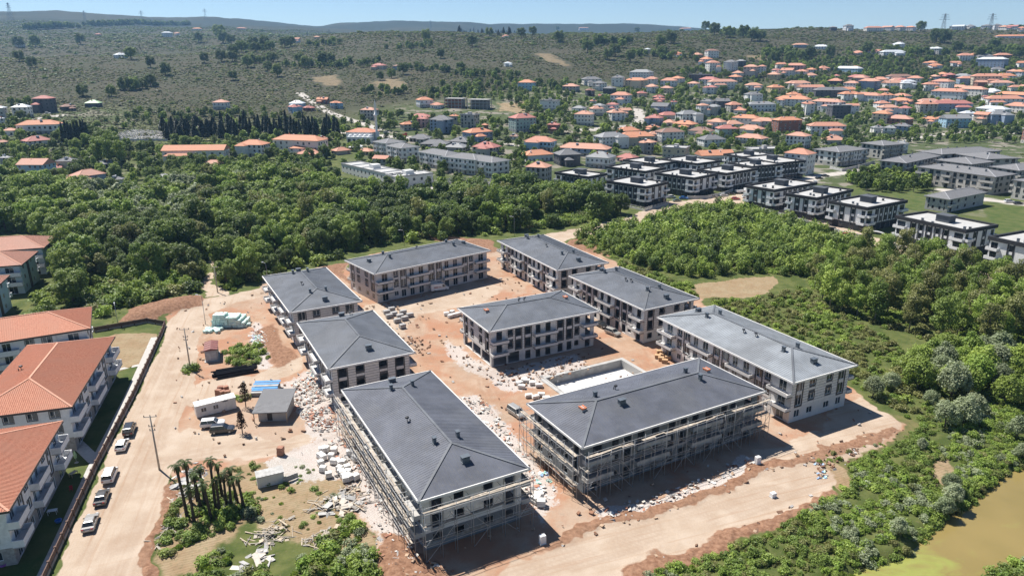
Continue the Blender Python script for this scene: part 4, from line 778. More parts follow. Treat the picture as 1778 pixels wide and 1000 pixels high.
def solar():
    b = MB(); b.tube([(-.9, .5, .75), (.9, .5, .75)], .3, 8, 0); b.quad((-.95, -1.1, .05), (.95, -1.1, .05), (.95, .3, .75), (-.95, .3, .75), 1); b.beam((-.8, .5, -.2), (-.8, .5, .5), .06); b.beam((.8, .5, -.2), (.8, .5, .5), .06); return b.mesh('solar_tank', [WHITEW, GLASSD])
HOUSES = []
for _ln in HS.split('\n'):
    for _it in _ln.split(';'):
        q = _it.split()
        if len(q) < 6: continue
        ox, oy, s = CROP[q[0]]; HOUSES.append((ox + float(q[1]) * s, ox + float(q[2]) * s, oy + float(q[3]) * s, oy + float(q[4]) * s, q[5][0], q[5][1]))
HOUSES += HS2
LANDM = [(250, 240, 'the cemetery'), (625, 235, 'the minaret'), (800, 290, 'the stepped row'), (1650, 290, 'the greige estate'), (1650, 250, 'the green field'), (900, 212, 'the pale green block'), (890, 188, 'the earth cutting'), (1720, 112, 'the blue block'), (1150, 310, 'the villas'), (1450, 262, 'the chestnut block'), (1060, 225, 'the pale street'), (80, 280, 'the sky blue house'), (425, 235, 'the cypress row'), (1440, 345, 'the front-row villas'), (1270, 150, 'the dark house'), (1450, 165, 'the orange row'), (300, 60, 'the hilltop farm'), (1250, 90, 'the scrub hill'), (1720, 55, 'the right skyline'), (1560, 130, 'the wooded slope')]
NUMW = ['first', 'second', 'third', 'fourth', 'fifth', 'sixth', 'seventh', 'eighth', 'ninth', 'tenth', 'eleventh', 'twelfth', 'thirteenth', 'fourteenth', 'fifteenth', 'sixteenth', 'seventeenth', 'eighteenth', 'nineteenth', 'twentieth']
for _t in ('twenty', 'thirty', 'forty', 'fifty', 'sixty', 'seventy', 'eighty'):
    NUMW += ([] if _t == 'twenty' else [_t[:-1] + 'ieth']) + [_t + '-' + NUMW[k] for k in range(9)]
def nearby(px, py):
    d = [((px - l[0]) / 1.6, py - l[1], l[2]) for l in LANDM]; a = min(d, key=lambda q: q[0] ** 2 + (q[1] * 1.8) ** 2)
    if abs(a[0]) > abs(a[1]) * 1.3: w = 'right of' if a[0] > 0 else 'left of'
    else: w = 'below' if a[1] > 0 else 'above'
    return w + ' ' + a[2]
def uniq(items, group_of=None):
    """items: (key phrase, px, object); adds a left-to-right rank where a phrase repeats"""
    by = {}
    for it in items: by.setdefault(it[0], []).append(it)
    for ph, ls in by.items():
        ls.sort(key=lambda q: q[1])
        for k, it in enumerate(ls):
            it[2]['label'] = ph if len(ls) == 1 else ph + ', ' + (NUMW[min(k, len(NUMW) - 1)] + ' from left')
def house(x0, x1, ye, yb, rc, wc):
    rnd = random.Random(int(x0 * 7 + yb * 131)); g = gt((x0 + x1) / 2, yb - 1.0); r = math.hypot(g[0], g[1]); k = math.hypot(r, H - g[2]) / FPX
    app = (x1 - x0) * k; hgt = min(max((yb - ye) * k * 1.03, 2.8), 13.0); nst = max(1, round(hgt / 3.05))
    va = math.atan2(g[1], g[0]); an = va - math.pi / 2 + math.radians(rnd.choice((-32, -25, -18, 22, 30)) + rnd.uniform(-5, 5)); th = abs(an - (va - math.pi / 2))
    ratio = rnd.uniform(1.15, 1.45); W = app / (ratio * math.cos(th) + math.sin(th))
    if W > 14: W = 14 - rnd.random(); L = max((app - W * math.sin(th)) / math.cos(th), W)
    else: L = W * ratio
    L = max(L, 6.0); W = max(W, 5.0); back = W * .5
    cx, cy = g[0] + math.cos(va) * back, g[1] + math.sin(va) * back; zs = [z1(cx + a * L * .4, cy + b * W * .4) for a in (-1, 1) for b in (-1, 1)]; z = min(zs + [g[2]]) - .1; hgt = hgt + max(0, g[2] - z) * .7
    root = thing('house', 'house', 'house', (cx, cy, z), an, 'houses of the town'); ov = .55; Lw, Ww = L - 2 * ov, W - 2 * ov
    wm = rnd.choice(WM[wc]); rm = rnd.choice(RM[rc]); b = MB(); b.box(-Lw / 2, Lw / 2, -Ww / 2, Ww / 2, 0, hgt - .15)
    if r < 800 and rnd.random() < .45: b.box(-Lw / 2 - .04, Lw / 2 + .04, -Ww / 2 - .04, Ww / 2 + .04, 0, 2.9, 1)
    b.build('wall', [wm, rnd.choice(WM['g'])], root); rb = MB()
    if rc == 'f':
        rb.box(-L / 2, L / 2, -W / 2, W / 2, hgt - .148, hgt + .1); rb.box(-L / 2, L / 2, -W / 2, -W / 2 + .25, hgt + .1, hgt + .7); rb.box(-L / 2, L / 2, W / 2 - .25, W / 2, hgt + .1, hgt + .7); rb.box(-L / 2, -L / 2 + .25, -W / 2 + .25, W / 2 - .25, hgt + .1, hgt + .7); rb.box(L / 2 - .25, L / 2, -W / 2 + .25, W / 2 - .25, hgt + .1, hgt + .7); rb.box(-1.5, 1.5, -1.5, 1.5, hgt + .1, hgt + 2.4)
        roof = rb.build('roof', rm, root)
    else:
        rise = W * rnd.uniform(.2, .26); rb.box(-L / 2, L / 2, -W / 2, W / 2, hgt - .148, hgt + .02); gab = rnd.random() < .1
        hip(rb, L - .04, W - .04, hgt + .025, rise, 0, gab); roof = rb.build('roof', rm, root)
        if r < 760 and not gab: roofcaps(roof, L - .04, W - .04, hgt + .03, rise, TILECAP if rc in 'op' else SHCAP, .3) if L > W + .2 else None
        for q in range(rnd.choice((0, 1, 1, 2))):
            x, y = rnd.uniform(-.3, .3) * L, rnd.uniform(-.25, .25) * W; c = boxmesh('chimney', .7, .6, 1.5, rnd.choice((BRICKO, HOUSEWHITE))); obj('chimney', c, roof, (x, y, roofz(x, y, L, W, hgt, rise) - .4) if not gab else (x, y, hgt + rise * .4))
    if rc != 'f' and rnd.random() < .45 and L > 9:
        w3, l3 = W * rnd.uniform(.35, .5), L * rnd.uniform(.3, .45); sx = rnd.choice((-1, 1)) * rnd.uniform(.1, .25) * L; h3 = hgt * rnd.choice((1.0, .6, .6)); h3 = min(h3, hgt - .3); b = MB(); b.box(sx - l3 / 2, sx + l3 / 2, -Ww / 2 - w3, -Ww / 2 + .0, 0, h3); b.build('wing_wall', wm, root); rb = MB(); n0 = len(rb.v); rb.box(-l3 / 2 - .4, l3 / 2 + .4, -w3 / 2 - .4, w3 / 2, h3, h3 + .12); hip(rb, max(l3 + .8, w3 + .3), min(w3 + .3, l3 + .7), h3 + .125, w3 * .3, 0, False); rb.v = [(x + sx, y - Ww / 2 - w3 / 2, z) for x, y, z in rb.v]; rb.build('wing_roof', rm, root)
        for q in (-.25, .25): obj('window', house_window(1.2, 1.3, wc in 'dg'), root, (sx + q * l3, -Ww / 2 - w3 - .055, .95), 0.0)
    if r < 1000 and rnd.random() < .35:
        x, y = rnd.uniform(-.25, .25) * L, -.18 * W; zz = (roofz(x, y, L, W, hgt, rise) if rc != 'f' else hgt) + .1; o_ = obj('solar_tank', cached(('solar',), solar), roof, (x, y, zz), rnd.uniform(-.3, .3))
    dark = wc in 'dg' or rnd.random() < .25
    for key in 'SENW':
        f = FACES(Lw, Ww)[key]; mid = fpt(f, f[3] / 2, 0); ca, sa = math.cos(an), math.sin(an); nx, ny = f[2][0] * ca - f[2][1] * sa, f[2][0] * sa + f[2][1] * ca
        if nx * -math.cos(va) + ny * -math.sin(va) < .12: continue
        n = max(1, int(f[3] / (3.0 if r < 700 else 4.0))); n = min(n, 8)
        for zi in range(nst):
            zb = zi * (hgt / nst)
            if zb + 2.2 > hgt: continue
            for q in range(n):
                if rnd.random() < .1: continue
                u = f[3] * (q + .5) / n; ww, hh, vz = (1.2, 1.3, zb + .95) if rnd.random() < .8 else (1.5, 2.0, zb + .25)
                p = fpt(f, u, vz, .055); obj('window', house_window(ww, hh, dark), root, p, f[4])
            if zi and key in 'SN' and rnd.random() < .4 and r < 900:
                u = f[3] * rnd.choice((.25, .5, .75)); bb = MB(); w2 = min(f[3] * .22, 2.4); d0, d1 = fpt(f, u - w2, 0, .005), fpt(f, u + w2, 0, 1.3); X0, X1, Y0, Y1 = min(d0[0], d1[0]), max(d0[0], d1[0]), min(d0[1], d1[1]), max(d0[1], d1[1]); bb.box(X0, X1, Y0, Y1, zb - .15, zb + .05); bb.box(X0, X1, Y0 if f[2][1] < 0 else Y1 - .1, Y0 + .1 if f[2][1] < 0 else Y1, zb + .05, zb + .95); bb.build('balcony', wm, root)
    FOOT.append((cx, cy, max(L, W) / 2 + .5, an, L / 2 + .3, W / 2 + .3)); px = (x0 + x1) / 2
    st = ('single-storey', 'two-storey', 'three-storey', 'four-storey')[min(nst, 4) - 1]; sz = ''
    return (f"{sz}{WW[wc]} {st} house with {RW[rc]} roof {nearby(px, yb)}", px, root)
uniq([house(*h) for h in HOUSES])
# two bare concrete frames beside the earth cutting
for i, (px0, px1, yb, lab, m) in enumerate(((771, 810, 188, 'bare brick-filled concrete frame left of the earth cutting', WM['r'][0]), (811, 854, 190, 'bare open concrete frame beside the earth cutting', CONC))):
    g = gt((px0 + px1) / 2, yb); k = math.hypot(math.hypot(g[0], g[1]), H - g[2]) / FPX; L = (px1 - px0) * k * .85; W = 13; root = thing('unfinished_building', lab, 'building', (g[0], g[1] + 6, g[2] - .3), math.radians(-20)); FOOT.append((g[0], g[1] + 6, L / 2, math.radians(-20), L / 2, W / 2))
    for zi in range(4):
        b = MB(); b.box(-L / 2, L / 2, -W / 2, W / 2, zi * 3.1, zi * 3.1 + .3); b.build('floor_slab', CONC, root)
    for zi in range(3):
        for a in range(6):
            for c_ in range(3): x = -L / 2 + .4 + a * (L - .8) / 5; y = -W / 2 + .4 + c_ * (W - .8) / 2; obj('column', boxmesh('column', .5, .5, 2.8, CONC), root, (x, y, zi * 3.1 + .3))
        if i == 0:
            b = MB(); b.box(-L / 2 + .8, L / 2 - .8, -W / 2 + .9, -W / 2 + 1.1, zi * 3.1 + .3, zi * 3.1 + 2.2); b.build('brick_infill', m, root)
    b = MB(); b.box(-L / 2 + 1.5, L / 2 - 1.5, -1, W / 2 - 1, .3, 9.3); b.build('inner_wall', INSIDE, root)
# mosque
def mosque():
    g = gt(622, 250); an = math.radians(-12); root = thing('mosque', 'mosque with hipped orange roof, a row of white domes and a minaret', 'mosque', (g[0], g[1] + 12, g[2] - .3), an); FOOT.append((g[0], g[1] + 12, 15, an, 14, 13))
    b = MB(); b.box(-11, 11, -3, 11, 0, 8); b.box(-8, 12, -9, -3, 0, 5.2); b.build('wall', HOUSEWHITE, root); r = MB(); r.box(-11.6, 11.6, -3.6, 11.6, 8, 8.25); hip(r, 23.2, 15.2, 8.26, 2.6); 
    r.v = [(x, y + (4 if i >= 8 else 0), z) for i, (x, y, z) in enumerate(r.v)]; r.build('roof', TILE, root)
    for k in range(5):
        d = MB(); d.lathe([(1.75 * math.cos(t * math.pi / 12), 5.2 + 1.75 * math.sin(t * math.pi / 12)) for t in range(0, 7)], 14, c=(-6 + k * 4, -6)); d.build('dome', WHITEW, root, True)
        p = MB(); p.box(-7.2 + k * 4, -4.8 + k * 4, -9.06, -9.0, 0.4, 3.6); p.build('arch_window', GLASSD, root)
    mt = MB(); mt.lathe([(1.5, 0), (1.5, 6), (1.0, 7), (.95, 20), (1.5, 20.6), (1.5, 21.6), (.95, 21.6), (.9, 26), (1.15, 26.3), (.05, 33)], 12, c=(12.5, 2)); mt.build('minaret', WHITEW, root, True)
    for k in range(4): w_ = MB(); w_.box(-9 + k * 5, -7.6 + k * 5, 10.95, 11.05, 2, 6); w_.build('window', GLASSD, root)
    for s in (-11.05,):
        for k in range(3): w_ = MB(); w_.box(s, s + .1, -1 + k * 4, .4 + k * 4, 2, 6); w_.build('window', GLASSD, root)
    g2 = gt(618, 262); tn = thing('canopy', 'white pyramid canopy in front of the mosque domes', 'canopy', (g2[0], g2[1], g2[2])); c = MB(); c.poly([(-4.5, -4.5, 3), (4.5, -4.5, 3), (0, 0, 5.6)]); c.poly([(4.5, -4.5, 3), (4.5, 4.5, 3), (0, 0, 5.6)]); c.poly([(4.5, 4.5, 3), (-4.5, 4.5, 3), (0, 0, 5.6)]); c.poly([(-4.5, 4.5, 3), (-4.5, -4.5, 3), (0, 0, 5.6)]); c.build('canopy_sheet', WHITEW, tn)
    for a in (-4.3, 4.3):
        for e in (-4.3, 4.3): obj('post', boxmesh('post', .15, .15, 3.0, WHITEFR), tn, (a, e, 0))
mosque()
# long flat-roofed white shell in front of the stepped row
def shell():
    A, B, C = gp(640, 297, 7.4), gp(685, 308, 7.4), gp(752, 301, 7.4); root = None
    for (P, Q, W, nm) in ((B, C, 12, 'long white flat-roofed concrete shell, wing facing the wood'), (gp(592, 284, 7.4), gp(680, 304.5, 7.4), 13, 'long white flat-roofed concrete shell, wing running back toward the mosque')):
        u = Q - P; L = np.hypot(*u); an = math.atan2(u[1], u[0]); n = np.array([-math.sin(an), math.cos(an)]); c = (P + Q) / 2 + n * W / 2
        root = thing('concrete_shell', nm, 'building', (c[0], c[1], 0), an); FOOT.append((c[0], c[1], L / 2, an, L / 2, W / 2)); wmb = MB()
        for key in 'SENW':
            f = FACES(L - .3, W - .3)[key]; n_ = max(2, int(f[3] / 4.5)); ops = [(f[3] * (k + .35) / n_, f[3] * (k + .35) / n_ + 1.4, z + .9, z + 2.5) for k in range(n_) for z in (0, 3.4)]; wallface(wmb, f, 7.0, ops)
        wmb.build('wall', OFFW, root); b = MB(); b.box(-L / 2 + 1.6, L / 2 - 1.6, -W / 2 + 1.6, W / 2 - 1.6, .05, 6.8); b.build('inner_wall', INSIDE, root)
        r = MB(); r.box(-L / 2, L / 2, -W / 2, W / 2, 7.0, 7.25)
        for q in ((-L / 2, L / 2, -W / 2, -W / 2 + .3), (-L / 2, L / 2, W / 2 - .3, W / 2), (-L / 2, -L / 2 + .3, -W / 2 + .3, W / 2 - .3), (L / 2 - .3, L / 2, -W / 2 + .3, W / 2 - .3)): r.box(*q, 7.25, 7.8)
        roof = r.build('roof', DECK, root); t = MB(); t.box(-3, 2, -2, 3, 7.25, 9.6); t.build('stair_tower', OFFW, roof)
        for k in range(4): obj('parapet_upstand', boxmesh('parapet_upstand', .3, W - .7, .5, OFFW), roof, (-L / 2 + L * (k + 1) / 5, 0, 7.25))
shell()
# ================================================================ site furniture, vehicles, clutter
STEEL = mat('galvanised scaffold tube', (.42, .42, .42), .5, .4); WOODP = mat('grey scaffold plank', (.42, .36, .29), .9, var=.25, rnd=.3); WOODB = mat('pale timber', (.52, .41, .29), .9, var=.2, rnd=.35)
POLEC = mat('weathered concrete pole', (.40, .36, .31), .9); LAMPM = mat('grey lamp post', (.36, .37, .38), .5, .3)
def rodmesh(L, r, m, k=6):
    def mk(): b = MB(); b.tube([(0, 0, 0), (0, 0, L)], r, k); return b.mesh('pole', m, True)
    return cached(('rod', round(L, 1), r, m.name), mk)
def scaffold(bd, key, label, u0=0.0, u1=1.0, messy=.25, levels=(2.7, 5.6, 8.2)):
    rg = random.Random(len(label)); Lw, Ww, an, c = bd['Lw'], bd['Ww'], bd['an'], bd['c']; f = FACES(Lw, Ww)[key]; root = thing('scaffolding', label, 'scaffolding', (c[0], c[1], 0), an, 'tube scaffolds on the unfinished blocks')
    a, b_ = u0 * f[3] - .8, u1 * f[3] + .8; n = int((b_ - a) / 2.3); st = (b_ - a) / n; d0, d1 = 1.75, 2.65
    for i in range(n + 1):
        u = a + i * st + rg.uniform(-.15, .15)
        for d in (d0, d1):
            h = rg.choice((8.4, 9.0, 9.6)) if d > 2 else 8.4; p = fpt(f, u, -.05, d); obj('pole', rodmesh(h, .045, STEEL), root, p)
        for z in levels:
            q = MB(); q.beam(fpt(f, u, z - .06, .1), fpt(f, u, z - .06, d1 + .1), .06); q.build('transom', STEEL, root)
    for z in levels:
        for d in (d0, d1):
            q = MB(); q.beam(fpt(f, a, z - .1, d), fpt(f, b_, z - .1 + rg.uniform(-.1, .1), d), .06); q.build('ledger', STEEL, root)
        q = MB(); q.beam(fpt(f, a, z + .95, d1), fpt(f, b_, z + .95 + rg.uniform(-.12, .12), d1), .05); q.build('guard_rail', STEEL, root)
        for i in range(n):
            for s in (.1, .42):
                if rg.random() < messy: continue
                q = MB(); dz = rg.uniform(-.04, .04); ov = rg.uniform(0, .3); q.beam(fpt(f, a + i * st - ov, z + dz, d0 + s + .1), fpt(f, a + (i + 1) * st + ov * .5, z + rg.uniform(-.05, .12), d0 + s + .1 + rg.uniform(-.08, .08)), .29, .06); q.build('plank', WOODP, root)
    zs = (0.1,) + tuple(levels)
    for i in range(n):
        for j in range(len(levels)):
            if rg.random() < .42:
                q = MB(); s = rg.random() < .5; q.beam(fpt(f, a + i * st, zs[j] if s else zs[j + 1], d1 + .05), fpt(f, a + (i + 1) * st, zs[j + 1] if s else zs[j], d1 + .05), .05); q.build('brace', STEEL, root)
scaffold(SB[8], 'S', 'scaffolding with rows of planks along the long left side of the nearest block', messy=.15)
scaffold(SB[8], 'E', 'scaffolding across the pale short end of the nearest block', messy=.2)
scaffold(SB[9], 'S', 'scaffolding along the shaded front of the dark-walled block', messy=.35)
scaffold(SB[9], 'W', 'scaffolding on the lit short end of the dark-walled block', messy=.15)
# ---- vehicles
TYRE = mat('black tyre', (.018, .018, .019), .9); RIM = mat('alloy wheel', (.45, .45, .46), .35, .8); LAMPW = mat('headlamp glass', (.75, .76, .78), .15); LAMPR = mat('red tail lamp', (.35, .02, .02), .3); CARGL = glassmat('car glass', (.012, .015, .018), .04); PLAST = mat('black car plastic', (.02, .02, .021), .6)
PAINT = {'white': paint('white car paint', (.72, .72, .71)), 'silver': paint('silver car paint', (.33, .32, .30), .3, .1), 'grey': paint('grey car paint', (.075, .072, .066), .3, .1), 'black': paint('black car paint', (.02, .021, .023)), 'dark': paint('dark blue grey car paint', (.03, .034, .04), .3, .1), 'red': paint('red car paint', (.38, .02, .03)), 'blue': paint('blue car paint', (.03, .16, .50)), 'green': paint('dull green car paint', (.16, .22, .17)), 'yellow': paint('yellow machine paint', (.55, .33, .03))}
CT = {'sedan': (4.6, 1.8, .93, 1.44, [(-2.3, .36), (-2.3, .72), (-2.2, .9), (-1.5, .96), (1.0, .94), (1.9, .82), (2.24, .68), (2.3, .45), (2.2, .28), (-2.2, .28)], (-1.78, 1.05, -1.15, .3)),
      'suv': (4.6, 1.85, 1.03, 1.68, [(-2.28, .4), (-2.3, .95), (-2.2, 1.04), (1.05, 1.03), (1.95, .93), (2.25, .76), (2.3, .5), (2.2, .34), (-2.2, .34)], (-2.2, 1.1, -1.95, .35)),
      'hatch': (4.2, 1.78, .98, 1.52, [(-2.08, .36), (-2.1, .85), (-2.0, .98), (.95, .97), (1.8, .82), (2.08, .65), (2.1, .42), (2.0, .28), (-2.0, .28)], (-2.0, 1.0, -1.6, .3)),
      'van': (4.7, 1.85, 1.08, 1.85, [(-2.33, .4), (-2.35, 1.0), (-2.3, 1.09), (1.3, 1.08), (2.05, .95), (2.3, .75), (2.35, .5), (2.25, .32), (-2.25, .32)], (-2.3, 1.35, -2.2, .7))}
def carmeshes(ct, col):
    L, W, belt, top, prof, gh = CT[ct]
    def mk():
        b = MB(); n = len(prof)
        for wy, ins in ((W / 2, 0),):
            pts = []
            for s in (-1, 1):
                for lay, (dy, sc) in enumerate(((W / 2, .985), (W / 2 - .09, 1.0))): pass
        rings = [(-W / 2, .965, .03), (-W / 2 + .1, 1.0, 0), (W / 2 - .1, 1.0, 0), (W / 2, .965, .03)]
        for y, sc, dz in rings: b.v += [(x * sc, y, min(z, belt - dz) if z > .6 else z + dz) for x, z in prof]
        for r in range(3):
            for i in range(n): j = (i + 1) % n; b.f.append((r * n + i, (r + 1) * n + i, (r + 1) * n + j, r * n + j)); b.m.append(0)
        b.f.append(tuple(range(n))); b.m.append(0); b.f.append(tuple(reversed(range(3 * n, 4 * n)))); b.m.append(0)
        return b.mesh('body', PAINT[col])
    def mkg():
        b = MB(); x0, x1, x2, x3 = gh; y0, y1 = W / 2 - .07, W / 2 - .23; zt_ = top - .05; lo = [(x0, -y0, belt - .04), (x1, -y0, belt - .04), (x1, y0, belt - .04), (x0, y0, belt - .04)]; hi = [(x2, -y1, zt_), (x3, -y1, zt_), (x3, y1, zt_), (x2, y1, zt_)]
        for i in range(4): j = (i + 1) % 4; b.quad(lo[i], lo[j], hi[j], hi[i])
        return b.mesh('window_glass', CARGL)
    def mkr():
        b = MB(); x0, x1, x2, x3 = gh; y1 = W / 2 - .22; zt_ = top - .052
        b.v += [(x2 - .05, -y1, zt_), (x3 + .05, -y1, zt_), (x3 + .05, y1, zt_), (x2 - .05, y1, zt_), (x2 + .12, -y1 + .12, top), (x3 - .12, -y1 + .12, top), (x3 - .12, y1 - .12, top), (x2 + .12, y1 - .12, top)]; b.f += [(4, 5, 6, 7), (0, 1, 5, 4), (1, 2, 6, 5), (2, 3, 7, 6), (3, 0, 4, 7)]; b.m += [0] * 5
        y0 = W / 2 - .06
        for s in (-1, 1):
            for (xa, xb) in ((x0, x2), (x1, x3), ((x0 + x1) / 2 - .1, (x2 + x3) / 2 - .1)): b.beam((xa, s * y0, belt - .04), (xb, s * (W / 2 - .22), zt_), .09, .05)
        return b.mesh('roof', PAINT[col])
    return cached(('cb', ct, col), mk), cached(('cg', ct), mkg), cached(('crf', ct, col), mkr)
def wheelmesh():
    def mk():
        b = MB(); b.tube([(0, -.11, 0), (0, .11, 0)], .325, 14, 0); return b.mesh('wheel', TYRE, False)
    def rm(): b = MB(); b.tube([(0, -.125, 0), (0, .125, 0)], .2, 10, 0); return b.mesh('rim', RIM)
    return cached(('wh',), mk), cached(('rim',), rm)
def car(px, py, ct, col, ang, label, group='parked cars', far=False):
    g = gt(px, py) if far else np.array([*gp(px, py), 0.0]); L, W = CT[ct][0], CT[ct][1]; z = z1(g[0], g[1]) + .06
    o = thing('car' if ct != 'van' else 'minivan', label, 'car', (g[0], g[1], z), math.radians(ang), group); bm, gm_, rm = carmeshes(ct, col); obj('body', bm, o); obj('window_glass', gm_, o); obj('roof', rm, o); w_, r_ = wheelmesh()
    for x in (-L * .31, L * .315):
        for s in (-1, 1): q = obj('wheel', w_, o, (x, s * (W / 2 - .12), .325)); obj('rim', r_, q)
    if not far:
        for s in (-1, 1):
            obj('headlight', boxmesh('headlight', .12, .36, .14, LAMPW), o, (L / 2 - .09, s * (W / 2 - .3), .6)); obj('tail_light', boxmesh('tail_light', .1, .3, .2, LAMPR), o, (-L / 2 + .04, s * (W / 2 - .24), .68)); obj('mirror', boxmesh('mirror', .14, .2, .13, PLAST), o, (gh_x(ct), s * (W / 2 + .08), CT[ct][2] + .0))
        obj('number_plate', boxmesh('number_plate', .03, .5, .12, LAMPW), o, (-L / 2 - .012, 0, .55))
    FOOT.append((g[0], g[1], 3, math.radians(ang), L / 2, W / 2)); return o
def gh_x(ct): return CT[ct][5][1] - .35
_d = gp(226, 745) - gp(158, 910); SA = math.degrees(math.atan2(_d[1], _d[0]))
ROW = 'cars parked along the garden wall'
car(226, 750, 'van', 'black', SA + 1, 'black people carrier parked at the far end of the row along the wall', ROW)
car(213, 777, 'hatch', 'white', SA - 1, 'white hatchback parked second behind the black people carrier', ROW)
car(192, 830, 'van', 'white', SA, 'white minivan in the middle of the row along the wall', ROW)
car(178, 868, 'sedan', 'grey', SA + 1, 'dark grey saloon parked between white minivan and silver saloon', ROW)
car(158, 912, 'sedan', 'silver', SA + 2, 'silver saloon nearest the camera in the row along the wall', ROW)
car(370, 740, 'suv', 'white', 12, 'white off-roader parked in front of the white cabin'); car(387, 750, 'suv', 'dark', 10, 'dark off-roader parked beside the white off-roader by the cabin')
car(1064, 581, 'suv', 'silver', -50, 'silver estate car parked in front of the open-windowed block'); car(1043, 567, 'sedan', 'black', -60, 'black car half hidden behind the block in the middle of the yard'); car(897, 721, 'van', 'silver', -55, 'pale minivan parked between the two scaffolded blocks')
VS = 'cars near the villas'
for px, py, ct, col, a, lab in ((1166, 344, 'suv', 'white', 20, 'white car at the street corner in front of the villas'), (1187, 346, 'sedan', 'blue', -10, 'bright blue car by the street corner'), (1175, 350, 'sedan', 'green', 15, 'dull green car beside the bright blue car'), (1238, 343, 'sedan', 'silver', 10, 'silver car by the curved villa wall'), (1257, 341, 'hatch', 'white', 10, 'white car next to the lorry'), (1269, 338, 'sedan', 'dark', 12, 'dark car behind the lorry'), (1277, 347, 'sedan', 'red', 5, 'red car partly hidden by the thicket'), (1295, 344, 'hatch', 'white', 10, 'white car right of the red car by the thicket'),
    (1390, 388, 'sedan', 'dark', -30, 'dark grey car on the street below the first front-row villa'), (1447, 402, 'suv', 'black', -30, 'black car on the street below the third front-row villa'), (1471, 411, 'hatch', 'red', -28, 'small red car beside the arched gateway'), (1474, 417, 'hatch', 'silver', -28, 'silver car behind the small red car'), (1540, 426, 'suv', 'silver', -25, 'silver estate right of the arched gateway'), (1602, 448, 'sedan', 'dark', -22, 'dark car below the large front-row villa'), (1708, 470, 'hatch', 'silver', -22, 'silver hatchback under the trees near the right edge'), (1738, 478, 'sedan', 'white', -22, 'white saloon under the trees near the right edge'),
    (1422, 311, 'sedan', 'black', 5, 'black car on the corner of the curved street, left of two'), (1433, 307, 'sedan', 'black', 5, 'black car on the corner of the curved street, right of two'), (1752, 352, 'suv', 'white', 0, 'white car on the dirt lot behind the front-row villas'), (1768, 355, 'sedan', 'black', 0, 'black car on the dirt lot at the right edge'), (655, 233, 'van', 'white', 0, 'white van in the mosque car park, left of two'), (671, 232, 'van', 'white', 0, 'white van in the mosque car park, right of two'), (1415, 318, 'hatch', 'white', 80, 'white car turning at the curved street'), (83, 198, 'suv', 'white', 0, 'white car beside the dark four-storey house')):
    car(px, py, ct, col, a, lab, VS, far=True)
def delivery_van():
    g = gp(763, 505); o = thing('delivery_van', 'white high-roof delivery van with red lettering in front of the back block', 'van', (g[0], g[1], .08), math.radians(24)); L, W, Ht = 5.9, 2.0, 2.5
    prof = [(-2.9, .45), (-2.95, 2.3), (-2.8, 2.5), (.9, 2.5), (1.35, 2.35), (2.05, 1.35), (2.75, 1.12), (2.95, .8), (2.92, .42)]; b = MB(); n = len(prof)
    for y, ins in ((-W / 2 + .06, 0), (-W / 2, .08), (W / 2, .08), (W / 2 - .06, 0)): b.v += [(x, y * (1 - .05 * max(z - 1.2, 0)), z) for x, z in prof]
    for r in range(3):
        for i in range(n): j = (i + 1) % n; b.f.append((r * n + i, (r + 1) * n + i, (r + 1) * n + j, r * n + j)); b.m.append(0)
    b.f += [tuple(range(n)), tuple(reversed(range(3 * n, 4 * n)))]; b.m += [0, 0]; b.build('body', PAINT['white'], o)
    q = MB(); q.quad((1.42, -.82, 2.26), (2.06, -.86, 1.40), (2.06, .86, 1.40), (1.42, .82, 2.26)); q.v = [(x + .03, y, z + .02) for x, y, z in q.v]; q.build('windscreen', CARGL, o)
    for s in (-1, 1):
        q = MB(); q.poly([(.75, s * 1.0, 1.4), (1.85, s * 1.005, 1.4), (1.35, s * .975, 2.1), (.75, s * .97, 2.1)]); q.build('side_window', CARGL, o)
        q = MB(); q.box(-2.0, -.75, *sorted((s * 1.003, s * 1.012)), 1.35, 1.62); q.box(-.65, .35, *sorted((s * 1.003, s * 1.01)), 1.4, 1.55); q.build('red_lettering' if s < 0 else 'lettering', LAMPR, o); obj('headlight', boxmesh('headlight', .1, .4, .25, LAMPW), o, (2.88, s * .75, .85)); obj('tail_light', boxmesh('tail_light', .08, .14, .6, LAMPR), o, (-2.95, s * .88, 1.0))
    w_, r_ = wheelmesh()
    for x in (-1.85, 1.95):
        for s in (-1, 1): q = obj('wheel', w_, o, (x, s * .88, .34)); obj('rim', r_, q)
delivery_van()
def truck(px, py, col, lab, an, s=1.0):
    g = gt(px, py); o = thing('lorry', lab, 'lorry', (g[0], g[1], z1(g[0], g[1]) + .05), math.radians(an)); b = MB(); b.box(1.6, 3.4, -1.15, 1.15, .6, 2.7); b.build('cab', PAINT[col], o); b = MB(); b.box(3.4, 3.44, -1.0, 1.0, 1.6, 2.4); b.box(2.2, 3.2, -1.17, -1.15, 1.6, 2.35); b.box(2.2, 3.2, 1.15, 1.17, 1.6, 2.35); b.build('window_glass', CARGL, o); b = MB(); b.box(-3.6, 1.4, -1.2, 1.2, .9, 1.05); b.box(-3.6, 1.4, -1.2, -1.12, 1.05, 1.8); b.box(-3.6, 1.4, 1.12, 1.2, 1.05, 1.8); b.box(-3.6, -3.5, -1.12, 1.12, 1.05, 1.8); b.build('bed', PAINT[col], o)
    w_, r_ = wheelmesh()
    for x in (-2.4, -1.5, 2.5):
        for q in (-1, 1): k = obj('wheel', w_, o, (x, q * 1.0, .45)); k.scale = (1.35, 1.2, 1.35); obj('rim', r_, k)
truck(1288, 336, 'white', 'white flatbed lorry by the villa wall', 15); truck(700, 237, 'red', 'red lorry parked beside the mosque', -5)
